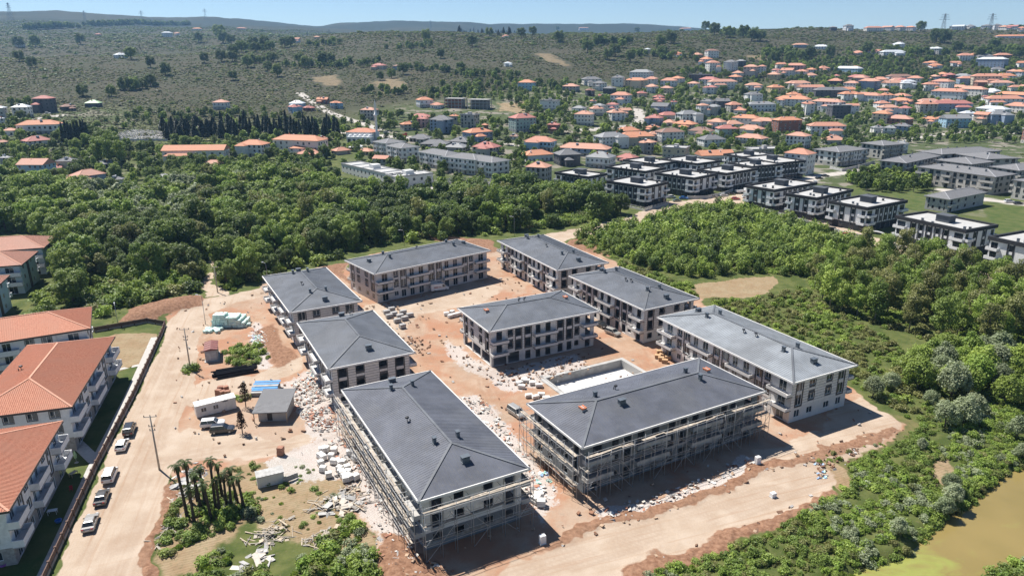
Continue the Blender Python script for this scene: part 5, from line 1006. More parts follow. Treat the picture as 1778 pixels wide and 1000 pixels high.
# ---- poles and lamps
PORC = mat('brown insulator', (.16, .09, .06), .4)
def upole(px, py, h, label, ang=0, base=None):
    g = gp(px, py) if py > 330 else gt(px, py)[:2]; o = thing('utility_pole', label, 'pole', (g[0], g[1], z1(*g)), math.radians(ang), 'concrete power poles'); b = MB(); b.tube([(0, 0, -.3), (0, 0, h)], [.2, .11], 8); b.build('post', POLEC, o, True)
    for z, w in ((h - .25, 2.2), (h - 2.1, 1.1), (h - 2.9, 1.0)):
        b = MB(); b.beam((-w / 2, 0, z), (w / 2, 0, z), .12); b.build('crossarm', POLEC, o)
        for x in (-w / 2 + .1, 0, w / 2 - .1): b = MB(); b.lathe([(.03, z + .05), (.09, z + .12), (.06, z + .2), (.09, z + .28), (.02, z + .38)], 6, c=(x, 0)); b.build('insulator', PORC, o)
upole(277, 815, 10.8, 'power pole beside the street next to the palms', 8); upole(331, 643, 10.6, 'power pole by the black pipes', 5)
upole(378, 508, 8.5, 'power pole at the mouth of the grassy path', 20); upole(383, 455, 8.5, 'power pole halfway up the grassy path', 20); upole(404, 405, 8.5, 'power pole above the willow thicket', 20)
for px, py, h, l in ((1488, 312, 9, 'thin power pole at the curved street'), (1605, 240, 9, 'thin power pole at the edge of the green field'), (1645, 232, 9, 'thin power pole in the middle of the green field'), (1728, 228, 9, 'thin power pole at the right end of the green field'), (980, 216, 9, 'thin power pole left of the pale street'), (1620, 335, 10, 'thin power pole in front of the greige estate'), (1175, 337, 9, 'thin power pole at the villa corner'), (1055, 218, 9, 'thin power pole on the pale street')): upole(px, py, h, l)
def lamp(px, py, h, ang, label):
    g = gp(px, py); o = thing('street_lamp', label, 'lamp', (g[0], g[1], z1(*g)), math.radians(ang), 'street lamps'); b = MB(); b.tube([(0, 0, -.2), (0, 0, h * .95), (.3, 0, h), (1.5, 0, h + .1)], [.09, .06, .05, .04], 8); b.build('post', LAMPM, o, True); b = MB(); b.box(1.1, 1.9, -.14, .14, h + .06, h + .18); b.build('lamp_head', LAMPW, o)
lamp(357, 563, 8.4, 165, 'street lamp beside the mint green packs'); lamp(206, 568, 6.5, 120, 'street lamp in front of the brown earth heap'); lamp(465, 490, 6.5, 150, 'street lamp behind the left grey-roofed block'); lamp(893, 412, 8.5, 170, 'street lamp at the edge of the wood near the dirt road'); lamp(702, 428, 6.5, 190, 'street lamp behind the van block')
# ---- garden wall of the terracotta blocks
WALLB = mat('brown wall cladding', (.135, .082, .062), .85, var=.2, scale=2); COPE = mat('pale coping', (.33, .29, .26), .9)
def garden_wall(pts, label, m=None, h=1.5, step=3.0, base=.55, name='garden_wall', low=COPE, lattice=False, flat=True):
    m = m or WALLB; q = [gp(*p) if flat else gt(*p)[:2] for p in pts]; o = thing(name, label, 'wall', (q[0][0], q[0][1], z1(*q[0]))); O = np.array(q[0]); z0 = z1(*q[0])
    for i in range(len(q) - 1):
        a, b_ = np.array(q[i]) - O, np.array(q[i + 1]) - O; d = np.hypot(*(b_ - a)); n = max(1, round(d / step)); an = math.atan2(*(b_ - a)[::-1]); u = (b_ - a) / d
        b = MB(); b.beam((*a, base / 2 - .15), (*b_, base / 2 - .15), .34, base + .3); b.build('wall_base', low, o)
        for k in range(n):
            p = a + u * (d * (k + .5) / n); c = a + u * (d * k / n)
            if lattice:
                lt = MB(); w = d / n - .36
                for t in range(9): x = -w / 2 + w * t / 8; lt.beam((x, 0, 0), (min(x + .4, w / 2), 0, h - base), .06)
                lt.beam((-w / 2, 0, h - base), (w / 2, 0, h - base), .08); lt.beam((-w / 2, 0, .04), (w / 2, 0, .04), .08); obj('lattice_panel', lt.mesh('lattice_panel', m), o, (*p, base), an)
            else: obj('panel', boxmesh('panel', d / n - .36, .14, h - base, m), o, (*p, base), an)
            obj('post', boxmesh('post', .34, .36, h + .12, m if not lattice else low), o, (*c, 0), an)
    obj('post', boxmesh('post', .34, .36, h + .12, m if not lattice else low), o, (*(np.array(q[-1]) - O), 0), 0); return o
garden_wall([(165, 577), (256, 561), (287, 566), (282, 580), (232, 690), (168, 812), (110, 940), (62, 1045)], 'dark brown panelled wall between the lawn and the street')
WHITEWALL = mat('pale grey wall render', (.50, .49, .47), .9, var=.08, streak=True)
garden_wall([(1008, 341), (1120, 367), (1160, 355)], 'white latticed wall at the villa street corner', WHITEWALL, 1.7, 3.2, .7, low=WHITEWALL, lattice=True)
garden_wall([(1194, 346), (1230, 345), (1262, 337), (1272, 332)], 'curved pale wall in front of the villas by the lorry', WHITEWALL, 1.6, 3.5, .8, low=WHITEWALL)
garden_wall([(1322, 366), (1400, 388), (1465, 408), (1510, 416)], 'pale wall in front of the first three front-row villas', WHITEWALL, 1.5, 3.5, .8, low=WHITEWALL)
garden_wall([(1530, 422), (1600, 444), (1690, 462), (1790, 490)], 'pale wall in front of the large front-row villa', WHITEWALL, 1.5, 3.5, .8, low=WHITEWALL)
garden_wall([(1441, 293), (1462, 298), (1490, 292), (1518, 284)], 'curved grey garden wall below the chestnut block', WHITEWALL, 1.8, 3.5, .9, low=WHITEWALL, flat=False)
garden_wall([(208, 244), (240, 247), (275, 248), (292, 250)], 'low pale wall below the cemetery', WHITEWALL, 1.2, 4, .9, low=WHITEWALL, flat=False)
def gateway():
    g = gp(1518, 420); o = thing('gateway', 'white arched gateway between the third and the large front-row villa', 'gate', (g[0], g[1], 0), math.radians(-35)); 
    for x in (-3.4, 3.4): obj('pillar', boxmesh('pillar', .7, .7, 3.4, WHITEW), o, (x, 0, 0))
    b = MB(); b.tube([(3.4 * math.cos(t * math.pi / 10), 0, 3.1 + 1.1 * math.sin(t * math.pi / 10)) for t in range(11)], .3, 6); b.build('arch', WHITEW, o)
gateway()
PAVE = mat('pale pavement slab', (.45, .43, .40), .9, var=.12)
def strip(name, pts, wd, m, z=.03, th=.08):
    q = [gp(*p) for p in pts]; b = MB()
    for i in range(len(q) - 1):
        a, c = q[i], q[i + 1]; u = (c - a) / np.hypot(*(c - a)); n = np.array([-u[1], u[0]]) * wd / 2; e = .0 if i == 0 else .001 * i
        P = [(*(a - n), z + th + e), (*(c - n), z + th + e), (*(c + n), z + th + e), (*(a + n), z + th + e)]; b.poly(P if (P[1][0] - P[0][0]) * (P[3][1] - P[0][1]) - (P[1][1] - P[0][1]) * (P[3][0] - P[0][0]) > 0 else P[::-1])
    o = b.build(name, m); o['kind'] = 'structure'
strip('pavement', [(268, 586), (222, 690), (160, 812), (100, 945), (60, 1030)], 1.6, PAVE); strip('garden_path', [(205, 642), (252, 632)], 1.3, PAVE, .02); strip('garden_path', [(120, 757), (165, 800)], 2.2, PAVE, .02)
# ---- huts, cabin, basin
REDSH = mat('rust red sheet roof', (.22, .075, .06), .6, var=.15); GREYHUT = mat('grey hut panel', (.40, .40, .41), .7); CABIN = mat('white cabin panel', (.66, .65, .62), .6, var=.08, streak=True)
def hut():
    A, B = gp(357, 592, 2.9), gp(366, 570, 2.9); an = math.atan2(*(B - A)[::-1]); g = gp(369, 620); o = thing('transformer_hut', 'grey transformer hut with rust red roof below the mint green packs', 'hut', (g[0], g[1], 0), an + .1)
    b = MB(); b.box(-2.9, 2.9, -1.4, 1.4, .1, 2.9); b.build('wall', GREYHUT, o); b = MB(); b.box(-3.2, 3.2, -1.7, 1.7, 0, .12); b.build('plinth', CONC, o); r = MB(); r.box(-3.1, 3.1, -1.6, 1.6, 2.9, 3.0); hip(r, 6.2, 3.2, 3.0, .35, 0, True); rf = r.build('roof', REDSH, o)
    for k in range(5): q = MB(); q.beam((-3 + k * 1.5, -1.6, 3.04), (-3 + k * 1.5, 0, 3.38), .06); q.beam((-3 + k * 1.5, 1.6, 3.04), (-3 + k * 1.5, 0, 3.38), .06); q.build('roof_seam', REDSH, rf)
    for s in (-.6, .6): q = MB(); q.box(-2.94, -2.9, s - .55, s + .55, .3, 2.4); q.build('door', mat('pale door', (.52, .52, .52), .6), o)
    FOOT.append((g[0], g[1], 3, an, 3, 1.6))
hut()
def cabin():
    A, B = gp(342, 725, .2), gp(411, 708, .2); c = (A + B) / 2; u = B - A; an = math.atan2(u[1], u[0]); n = np.array([-math.sin(an), math.cos(an)]); c = c + n * 1.2; L = np.hypot(*u); o = thing('site_cabin', 'white container cabin behind the two parked off-roaders', 'cabin', (c[0], c[1], 0), an)
    b = MB(); b.box(-L / 2, L / 2, -1.2, 1.2, .15, 2.6); b.build('wall', CABIN, o); b = MB(); b.box(-L / 2 - .1, L / 2 + .1, -1.3, 1.3, 2.6, 2.72); rf = b.build('roof', CABIN, o)
    for k in range(int(L / .6)): q = -L / 2 + .3 + k * .6; obj('roof_rib', boxmesh('roof_rib', .12, 2.5, .06, CABIN), rf, (q, 0, 2.72))
    f = FACES(L, 2.4)['S']
    for u0 in (L * .12, L * .42): put_window(o, f, u0, u0 + 1.1, 1.1, 2.1, WHITEFR, GLASS, d=.03)
    q = MB(); q.box(L * .17, L * .17 + .95, -1.24, -1.2, .2, 2.25); q.build('door', CABIN, o)
    q = MB(); q.box(L * .17 + .0, L * .17 + 1.1, -1.26, -1.241, 2.3, 2.45); q.build('sign', BLACKM, o); FOOT.append((c[0], c[1], L / 2, an, L / 2, 1.4))
cabin()
def shed():
    g = gp(477, 722); an = math.radians(2); o = thing('shed', 'block shed with grey shingle roof amid white rubble', 'shed', (g[0], g[1] + 1, 0), an); b = MB(); b.box(-2.6, 3.0, -3.2, 3.2, 0, 2.5); b.build('wall', CONC, o); r = MB(); r.v = [(-3.4, -4.4, 2.3), (3.5, -4.2, 2.35), (3.5, 3.9, 3.6), (-3.4, 3.9, 3.6), (-3.4, -4.4, 2.5), (3.5, -4.2, 2.55), (3.5, 3.9, 3.8), (-3.4, 3.9, 3.8)]; r.f = [(3, 2, 1, 0), (4, 5, 6, 7), (0, 1, 5, 4), (1, 2, 6, 5), (2, 3, 7, 6), (3, 0, 4, 7)]; r.m = [0] * 6; r.build('roof', SHINGLE, o)
    for x in (-3.2, 3.3): obj('post', boxmesh('post', .15, .15, 2.4, WOODB), o, (x, -4.0, 0))
    q = MB(); q.box(-.8, .2, -3.24, -3.2, .2, 2.1); q.build('door', BLACKM, o); FOOT.append((g[0], g[1] + 1, 5, an, 3.6, 4.5))
    g = gp(462, 680); BL = mat('bright blue sheet', (.08, .30, .62), .6, var=.3, scale=1.2); o = thing('sheet_stack', 'blue painted sheets stacked behind the grey shed', 'sheets', (g[0], g[1], 0), math.radians(4))
    for k in range(6): obj('sheet', boxmesh('sheet', 5.6, .8, .06 + .04 * (k % 2), BL if k % 3 else CONC), o, (random.uniform(-.3, .3), -2 + k * .85, .9 + .1 * k))
    obj('support', boxmesh('support', 5.2, 4.6, .85, CONC), o, (0, .1, 0))
shed()
def basin():
    A, B, C = gp(944, 658), gp(1079, 625), gp(1113, 645); u = B - A; L = np.hypot(*u); an = math.atan2(u[1], u[0]); v = np.array([math.sin(an), -math.cos(an)]); W = 15.0; c = (A + B) / 2 + v * W / 2; o = thing('concrete_basin', 'empty rectangular concrete basin sunk in the yard beside the scaffolded block', 'basin', (c[0], c[1], 0), an)
    CW = mat('pale screed floor', (.62, .60, .57), .9, var=.12, scale=.6, streak=False); d = -1.75
    b = MB(); b.box(-L / 2 + .3, L / 2 - .3, -W / 2 + .3, W / 2 - .3, d - .1, d); b.build('floor', CW, o)
    for q in ((-L / 2, L / 2, W / 2 - .3, W / 2), (-L / 2, L / 2, -W / 2, -W / 2 + .3), (-L / 2, -L / 2 + .3, -W / 2 + .3, W / 2 - .3), (L / 2 - .3, L / 2, -W / 2 + .3, W / 2 - .3)): b = MB(); b.box(*q, d - .1, .28); b.build('side_wall', CONC, o)
    for q in ((-L / 2 - .9, L / 2 + .9, W / 2, W / 2 + .9), (-L / 2 - .9, -L / 2, -W / 2, W / 2), (L / 2, L / 2 + .9, -W / 2, W / 2)): b = MB(); b.box(*q, -.2, .16); b.build('rim_slab', CONC, o)
basin()
# ---- stacks and heaps
def _bev(name, sx, sy, sz, m, e=.07):
    b = MB(); x, y = sx / 2, sy / 2
    b.v = [(-x + e, -y + e, 0), (x - e, -y + e, 0), (x - e, y - e, 0), (-x + e, y - e, 0), (-x, -y, e), (x, -y, e), (x, y, e), (-x, y, e), (-x, -y, sz - e), (x, -y, sz - e), (x, y, sz - e), (-x, y, sz - e), (-x + e, -y + e, sz), (x - e, -y + e, sz), (x - e, y - e, sz), (-x + e, y - e, sz)]
    b.f = [(3, 2, 1, 0), (12, 13, 14, 15)] + [(r * 4 + i, r * 4 + (i + 1) % 4, r * 4 + 4 + (i + 1) % 4, r * 4 + 4 + i) for r in range(3) for i in range(4)]; b.m = [0] * len(b.f); return b.mesh(name, m)
MINT = mat('mint green wrapped foam', (.60, .80, .73), .5, var=.08, rnd=.2); rg = random.Random(3); cen = gp(395, 568)
for (lx, ly, lz, n) in [(a, b, z, 0) for z, (na, nb) in enumerate(((8, 4), (8, 4), (7, 4), (6, 3), (3, 2))) for a in range(na) for b in range(nb)]:
    if rg.random() < .06 and lz > 1: continue
    x, y = cen[0] - 3.6 + lx * 1.12 + rg.uniform(-.12, .12) + lz * .15, cen[1] + ly * 1.3 + rg.uniform(-.12, .12); o = obj('insulation_pack', cached(('mint',), lambda: _bev('insulation_pack', 1.05, 1.22, .72, MINT)), None, (x, y, .05 + lz * .74), rg.uniform(-.1, .1)); tag(o, 'mint green insulation pack in the ' + ('bottom', 'second', 'third', 'fourth', 'top')[lz] + ' layer of the stack', 'pack', 'mint green insulation packs')
for k in range(26):
    px, py = (rg.uniform(357, 385), rg.uniform(572, 579)) if k < 18 else (rg.uniform(418, 432), rg.uniform(562, 570)); g = gp(px, py); o = obj('insulation_pack', CACHE[('mint',)], None, (g[0], g[1], .02), rg.uniform(0, 3)); tag(o, 'mint green wrapped insulation pack lying loose beside the stack', 'pack', 'loose mint green insulation packs')
PIPE = mat('black plastic pipe', (.016, .016, .018), .45); base = gp(408, 645)
def pipeo():
    b = MB(); n = 10; L = 9.0
    for r, rev in ((.16, 0), (.13, 1)): b.tube([(-L / 2, 0, 0), (L / 2, 0, 0)], r, n, cap=False)
    for s in (0, 1):
        o0 = s * n; 
        for j in range(n): b.f.append((o0 + j, o0 + (j + 1) % n, 2 * n + o0 + (j + 1) % n, 2 * n + o0 + j)); b.m.append(0)
    return b.mesh('pipe', PIPE, True)
for k in range(26):
    row = 0 if k < 13 else 1 if k < 21 else 2; x = rg.uniform(-.8, .8); y = -2.6 + (k - (0, 13, 21)[row]) * .40 + row * .35; o = obj('pipe', cached(('pipe9',), pipeo), None, (base[0] + x - y * .5, base[1] + y, .2 + row * .3), math.radians(24) + rg.uniform(-.07, .07)); tag(o, 'long black plastic pipe in the heap by the power pole', 'pipe', 'heap of black pipes')
PALW = mat('pallet timber', (.40, .29, .18), .9, var=.25, rnd=.2); BLOCKW = mat('white aerated block', (.72, .70, .66), .9, var=.1, rnd=.15); BRK = mat('brick pack', (.36, .18, .12), .9, var=.25, scale=3, rnd=.2); GREYB = mat('grey kerb block', (.38, .37, .36), .9, var=.15, rnd=.2); CARD = mat('brown carton', (.52, .33, .18), .9, rnd=.2)
def pallet(px, py, lab, m, grp, sz=(1.1, .95, .95), an=None, cat='pallet', name='loaded_pallet', nl=2):
    g = gp(px, py); o = thing(name, lab, cat, (g[0], g[1], z1(*g) + .02), rg.uniform(-.5, .9) if an is None else an, grp)
    def pm():
        b = MB()
        for k in range(5): b.box(-.6, .6, -.5 + k * .22, -.5 + k * .22 + .14, .1, .14)
        for x in (-.55, 0, .5): b.box(x - .05, x + .05, -.5, .52, 0, .1)
        return b.mesh('pallet_base', PALW)
    obj('pallet_base', cached(('pal',), pm), o); h = sz[2] / nl
    for k in range(nl): obj('load', cached(('ld', m.name, sz[0], sz[1], round(h, 2)), lambda: _bev('load', sz[0], sz[1], h - .01, m, .03)), o, (rg.uniform(-.04, .04), rg.uniform(-.04, .04), .145 + k * h))
for k in range(30): pallet(rg.uniform(556, 622), rg.uniform(782, 838), 'pallet of white blocks in the crowd left of the nearest block', BLOCKW, 'pallets of white blocks')
for k, (px, py) in enumerate(((380, 688), (388, 690), (396, 690), (384, 682), (393, 682))): pallet(px, py, 'brown pallet of brick behind the white cabin', BRK, 'brick pallets behind the cabin', (1.15, 1.0, 1.5))
for px, py in ((672, 545), (684, 548), (695, 552), (676, 552), (690, 560), (703, 556), (680, 540), (700, 545), (712, 550)): pallet(px, py, 'pallet of grey kerb blocks in the back left of the yard', GREYB, 'pallets of grey kerb blocks', (1.9, 1.1, 1.0), .5)
pallet(699, 570, 'single pallet of grey blocks standing apart in the open yard', GREYB, None, (1.6, 1.3, 1.1), .6)
for px, py in ((925, 668), (936, 672), (910, 662), (902, 668), (918, 690), (930, 692), (940, 688), (948, 694), (906, 674), (914, 664)): pallet(px, py, 'pallet of pale slabs left of the concrete basin', BLOCKW, 'pallets of slabs near the basin', (1.5, .9, .7))
for px, py in ((1145, 614), (1150, 620), (1156, 616), (1160, 624), (1148, 626), (1154, 630), (1165, 619), (1142, 622)): pallet(px, py, 'brown carton pack heaped by the right-hand blocks', CARD, 'brown carton packs', (1.4, 1.0, .8))
for px, py in ((936, 866), (940, 878), (930, 872)): pallet(px, py, 'white block pallet between the two scaffolded blocks', BLOCKW, 'white block pallets between the scaffolds', (1.4, 1.2, 1.1))
for px, py in ((785, 545), (790, 550), (797, 548), (775, 548), (782, 552)): pallet(px, py, 'pale slab pallet left of the middle block', BLOCKW, 'slab pallets left of the middle block', (1.4, 1.0, .9))
pallet(488, 790, 'lone brick pallet at the bend of the dirt track', BRK, None, (1.1, 1.0, 1.6)); 
for px, py, lab in ((942, 943, 'white cabinet box at the foot of the nearest block'), (1315, 805, 'white cabinet box beside the front road near the dark-walled block'), (1342, 862, 'small white block lying on the front road')):
    g = gp(px, py); o = thing('utility_box', lab, 'box', (g[0], g[1], z1(*g)), .4); obj('cabinet', cached(('cab', px), lambda: _bev('cabinet', .9, .7, 1.5 if px != 1342 else .8, WHITEW, .03)), o); obj('plinth', boxmesh('plinth', 1.1, .9, .1, CONC), o, (0, 0, -.03))
def old_container():
    g = gp(470, 838); o = thing('container', 'grey container piled with broken slabs left of the white blocks', 'container', (g[0], g[1], 0), math.radians(25)); b = MB(); b.box(-2.2, 2.2, -1.1, 1.1, .1, 2.1); b.build('wall', CABIN, o); r = MB(); r.box(-2.3, 2.3, -1.2, 1.2, 2.1, 2.25); rf = r.build('roof', CONC, o)
    for k in range(7): obj('roof_rib', boxmesh('roof_rib', .12, 2.3, .07, CONC), rf, (-2 + k * .66, 0, 2.25))
    for k in range(10): obj('slab', boxmesh('slab', 1.1, .1, .9, GREYB), o, (2.5 + k * .17, -1.2 + .05 * k, .2 + .05 * (k % 3)), .2)
old_container()
# ---- uncountable rubble, boards and foam bits
def rubble(name, polys, dens, sizes, mats, label, lift=.0, tilt=.4, heap=0.0, seed=1):
    g = random.Random(seed); b = MB(); cnt = 0
    for pts, k in polys:
        poly = PG(pts); x, y = poly[:, 0], poly[:, 1]; area = abs(np.dot(x, np.roll(y, 1)) - np.dot(y, np.roll(x, 1))) / 2; lo, hi = poly.min(0), poly.max(0); P = lo + RNG.random((int(area * dens * k * 3) + 10, 2)) * (hi - lo); sd = polysd(P, poly); ok = sd > 0; P, sd = P[ok][:int(area * dens * k)], sd[ok][:int(area * dens * k)]
        keep = fbm(P[:, 0] / 2.2, P[:, 1] / 2.2, seed + 3, 2) > .34; P, sd = P[keep], sd[keep]; Z = zt(P[:, 0], P[:, 1]); 
        for p, s, z in zip(P, sd, Z):
            sz = g.choice(sizes); f = g.uniform(.6, 1.4); R = Matrix.Rotation(g.uniform(0, 6.28), 3, 'Z') @ Matrix.Rotation(g.gauss(0, tilt), 3, 'X') @ Matrix.Rotation(g.gauss(0, tilt * .6), 3, 'Y')
            b.rbox((p[0], p[1], z + .08 + g.random() * (lift + heap * min(s, 2.5) / 2.5)), sz[0] * f, sz[1] * g.uniform(.7, 1.3), sz[2], R, g.randrange(len(mats)))
    o = b.build(name, mats); o['kind'] = 'stuff'; o['label'] = label; o['category'] = 'rubble'; return o
BOARDS = [mat('bleached board', (.38, .34, .28), .9), mat('grey old board', (.27, .25, .225), .9), mat('pale new board', (.46, .38, .28), .9)]; CHUNK = [mat('white foam bit', (.66, .64, .60), .9), mat('grey rubble chunk', (.42, .40, .38), .9), mat('cream rubble chunk', (.62, .56, .48), .9), mat('brick chip', (.42, .20, .13), .9)]; BLUEB = [CHUNK[0], mat('pale blue wrap', (.30, .45, .68), .6), mat('mint wrap', (.42, .70, .60), .6)]
rubble('timber_debris', [([(420, 945), (470, 905), (530, 890), (520, 930), (470, 950)], 1.3), ([(530, 890), (560, 855), (620, 840), (650, 880), (590, 900)], 1.0), ([(260, 945), (290, 905), (315, 890), (312, 930), (275, 955)], 2.0), ([(285, 870), (320, 840), (345, 850), (320, 880), (290, 895)], 1.0), ([(520, 935), (600, 905), (620, 915), (540, 960)], .7)], 2.2, [(2.2, .12, .05), (2.8, .16, .05), (1.5, .1, .08), (.9, .5, .05), (1.2, .1, .05)], BOARDS, 'grey and pale boards strewn over the waste ground by the palms', heap=.9, tilt=.16, seed=5)
rubble('slab_debris', [([(410, 985), (440, 955), (470, 945), (475, 985), (440, 1000)], 1.4), ([(545, 880), (600, 850), (640, 870), (600, 895), (560, 905)], 1.0), ([(280, 860), (325, 825), (350, 815), (345, 850), (300, 880)], 1.6)], .9, [(1.5, .9, .06), (1.1, .7, .07), (2.0, .9, .05)], [GREYB, CONC, CHUNK[2]], 'broken grey slabs piled on the waste ground', heap=.9, tilt=.25, seed=6)
rubble('foam_rubble', [([(505, 665), (560, 645), (590, 690), (595, 750), (545, 750), (510, 710)], 2.6), ([(560, 760), (600, 760), (640, 830), (690, 900), (730, 980), (680, 970), (620, 880)], 1.3), ([(795, 690), (840, 690), (905, 770), (960, 860), (945, 890), (850, 750)], 1.2), ([(1030, 890), (1180, 845), (1310, 790), (1325, 805), (1180, 868), (1050, 912)], 1.3), ([(720, 880), (915, 825), (945, 850), (790, 930)], .8), ([(300, 830), (345, 800), (365, 820), (330, 850)], 1.5), ([(430, 575), (455, 570), (470, 600), (440, 610)], 1.2)], 2.0, [(.35, .3, .1), (.6, .35, .06), (.25, .2, .14), (1.0, .5, .05), (.2, .15, .1), (.15, .12, .1)], CHUNK[:4], 'white foam offcuts and rubble scattered round the blocks', heap=.45, seed=7)
rubble('soil_rubble', [([(780, 595), (860, 645), (1010, 612), (1030, 640), (880, 680), (780, 620)], .9), ([(930, 950), (1040, 905), (1150, 868), (1300, 812), (1420, 775), (1560, 742), (1575, 752), (1430, 792), (1310, 828), (1170, 884), (1000, 948)], 1.2), ([(1040, 1030), (1130, 965), (1300, 910), (1440, 845), (1455, 855), (1330, 925), (1180, 978), (1100, 1040)], 1.0), ([(1390, 790), (1490, 770), (1510, 785), (1430, 830), (1400, 815)], 1.6), ([(625, 530), (700, 525), (720, 570), (650, 575)], .3), ([(205, 562), (228, 537), (345, 514), (352, 530), (262, 558)], 1.2), ([(645, 930), (690, 935), (790, 995), (700, 1030)], 1.0), ([(690, 580), (750, 590), (745, 620), (700, 615)], 1.5), ([(550, 540), (600, 560), (640, 640), (600, 640)], .3), ([(300, 545), (600, 455), (880, 440), (1060, 470), (1330, 580), (1560, 750), (1000, 950), (700, 1010), (480, 790), (300, 830)], .06)], .7, [(.3, .25, .2), (.5, .4, .25), (.25, .2, .12), (.7, .5, .2)], [mat('red soil clod', (.27, .14, .085), .95), mat('brown soil clod', (.17, .095, .06), .95), mat('tan soil clod', (.40, .28, .19), .95), CHUNK[1]], 'soil clods and stones along the road banks', heap=.25, seed=8)
rubble('wrapping_litter', [([(925, 820), (950, 818), (965, 850), (940, 858)], 3.0), ([(530, 648), (552, 640), (560, 655), (535, 660)], 3.0), ([(575, 655), (590, 660), (600, 690), (585, 680)], 2.0), ([(1410, 800), (1425, 800), (1435, 830), (1420, 835)], 1.2), ([(440, 580), (462, 585), (455, 600), (435, 595)], 1.6)], 1.4, [(.6, .5, .1), (.9, .5, .06), (.4, .4, .2)], BLUEB, 'blue, white and mint wrapping litter', heap=.5, seed=9)
def stones():
    b = MB(); g = random.Random(4); q = PT([(206, 232), (240, 226), (290, 230), (292, 244), (250, 246), (210, 242)]); P = sample_simple(q, 420)
    for p in P: z = z1(*p); s = g.uniform(.7, 1.3); b.box(p[0] - s, p[0] + s, p[1] - .5, p[1] + .5, z - .1, z + .35); b.box(p[0] - s - .15, p[0] - s + .05, p[1] - .4, p[1] + .4, z, z + 1.1 * s)
    o = b.build('gravestones', mat('pale grave marble', (.62, .60, .57), .7, rnd=.1)); o['kind'] = 'stuff'; o['label'] = 'pale gravestones crowding the hillside cemetery'; o['category'] = 'gravestones'
def sample_simple(poly, n):
    lo, hi = poly.min(0), poly.max(0); P = lo + RNG.random((n * 4, 2)) * (hi - lo); return P[polysd(P, poly) > 0][:n]
stones()
# ---- palms and the two dead trees
PALMT = mat('fibrous palm trunk', (.075, .052, .035), .95, var=.3, scale=5); PALML = leafmat('palm fronds', (.05, .085, .02), (.11, .15, .04)); DEADP = mat('dead frond', (.16, .12, .06), .95)
def frondmesh(m, seed):
    def mk():
        g = random.Random(seed); b = MB(); n = 7; L = 1.5; sp = [(L * t / n, 0, .55 * math.sin(1.9 * t / n) - .75 * (t / n) ** 2) for t in range(n + 1)]
        b.tube(sp, [.03] * n + [.01], 4, cap=False)
        for i in range(2, n + 1):
            for s in (-1, 1):
                for k in range(3):
                    x, y, z = sp[i]; a = s * (.35 + .35 * k); l = .75 * (1 - .25 * i / n); d = (math.cos(a), math.sin(a)); b.poly([(x, y, z), (x + d[0] * l * .6 - d[1] * .06, d[1] * l * .6 + d[0] * .06, z - .02), (x + d[0] * l, d[1] * l, z - .3), (x + d[0] * l * .6 + d[1] * .06, d[1] * l * .6 - d[0] * .06, z - .03)])
        return b.mesh('frond', m)
    return cached(('frond', m.name, seed), mk)
PALMS = [(326, 900, 9.6), (331, 872, 7.6), (337, 905, 6.0), (350, 888, 6.9), (357, 878, 7.4), (367, 902, 6.6), (375, 884, 9.0), (382, 892, 6.0), (388, 872, 7.0), (394, 880, 6.4), (402, 884, 5.4), (412, 872, 6.6), (424, 884, 6.2), (343, 870, 5.4)]
for i, (px, py, h) in enumerate(PALMS):
    g = gp(px, py); lab = ('tallest palm at the left end of the palm cluster' if i == 0 else f'palm with bushy crown in the cluster, {NUMW[i]} from left' if i > 0 else '')
    o = thing('palm_tree', lab, 'palm', (g[0], g[1], z1(*g)), rg.uniform(0, 6), 'palms in the waste ground'); lx, ly = rg.uniform(-.5, .5), rg.uniform(-.4, .4); b = MB(); b.tube([(0, 0, -.2), (lx * .3, ly * .3, h * .4), (lx * .7, ly * .7, h * .75), (lx, ly, h)], [.3, .22, .2, .24], 8); b.build('trunk', PALMT, o)
    for k in range(13): f = obj('frond', frondmesh(PALML if k < 10 else DEADP, k % 3), o, (lx, ly, h - (.0 if k < 10 else .25))); f.rotation_euler = (rg.uniform(-.2, .2), (-.5 + .12 * k) if k < 10 else 1.0, k * 2.4); s = rg.uniform(.42, .72); f.scale = (s, s, s)
for px, py, s, lab in ((427, 707, 1.0, 'dead brown tree behind the right end of the white cabin'), (421, 752, .85, 'dead brown tree beside the dark off-roader')):
    g = gp(px, py); o = thing('dead_tree', lab, 'tree', (g[0], g[1], 0), 0, 'dead brown trees'); b = MB(); b.tube([(0, 0, -.2), (.05, 0, 2.5 * s), (0, .1, 5.5 * s)], [.11, .08, .02], 6)
    for k in range(14): z = (1.8 + .25 * k) * s; a = k * 2.4; l = (1.25 - .05 * k) * s; b.tube([(0, 0, z), (l * math.cos(a), l * math.sin(a), z + .35)], [.03, .01], 4, cap=False)
    b.build('trunk', PALMT, o); n_ = 420; zz = 1.6 + 4.0 * RNG.random(n_); rr_ = (1.35 - .22 * (zz - 1.6)) * np.sqrt(RNG.random(n_)); aa = RNG.random(n_) * 6.28; Cn = np.stack([rr_ * np.cos(aa), rr_ * np.sin(aa), zz], 1) * s
    DEADTREES = globals().setdefault('DEADTREES', []); DEADTREES.append((o, Cn))
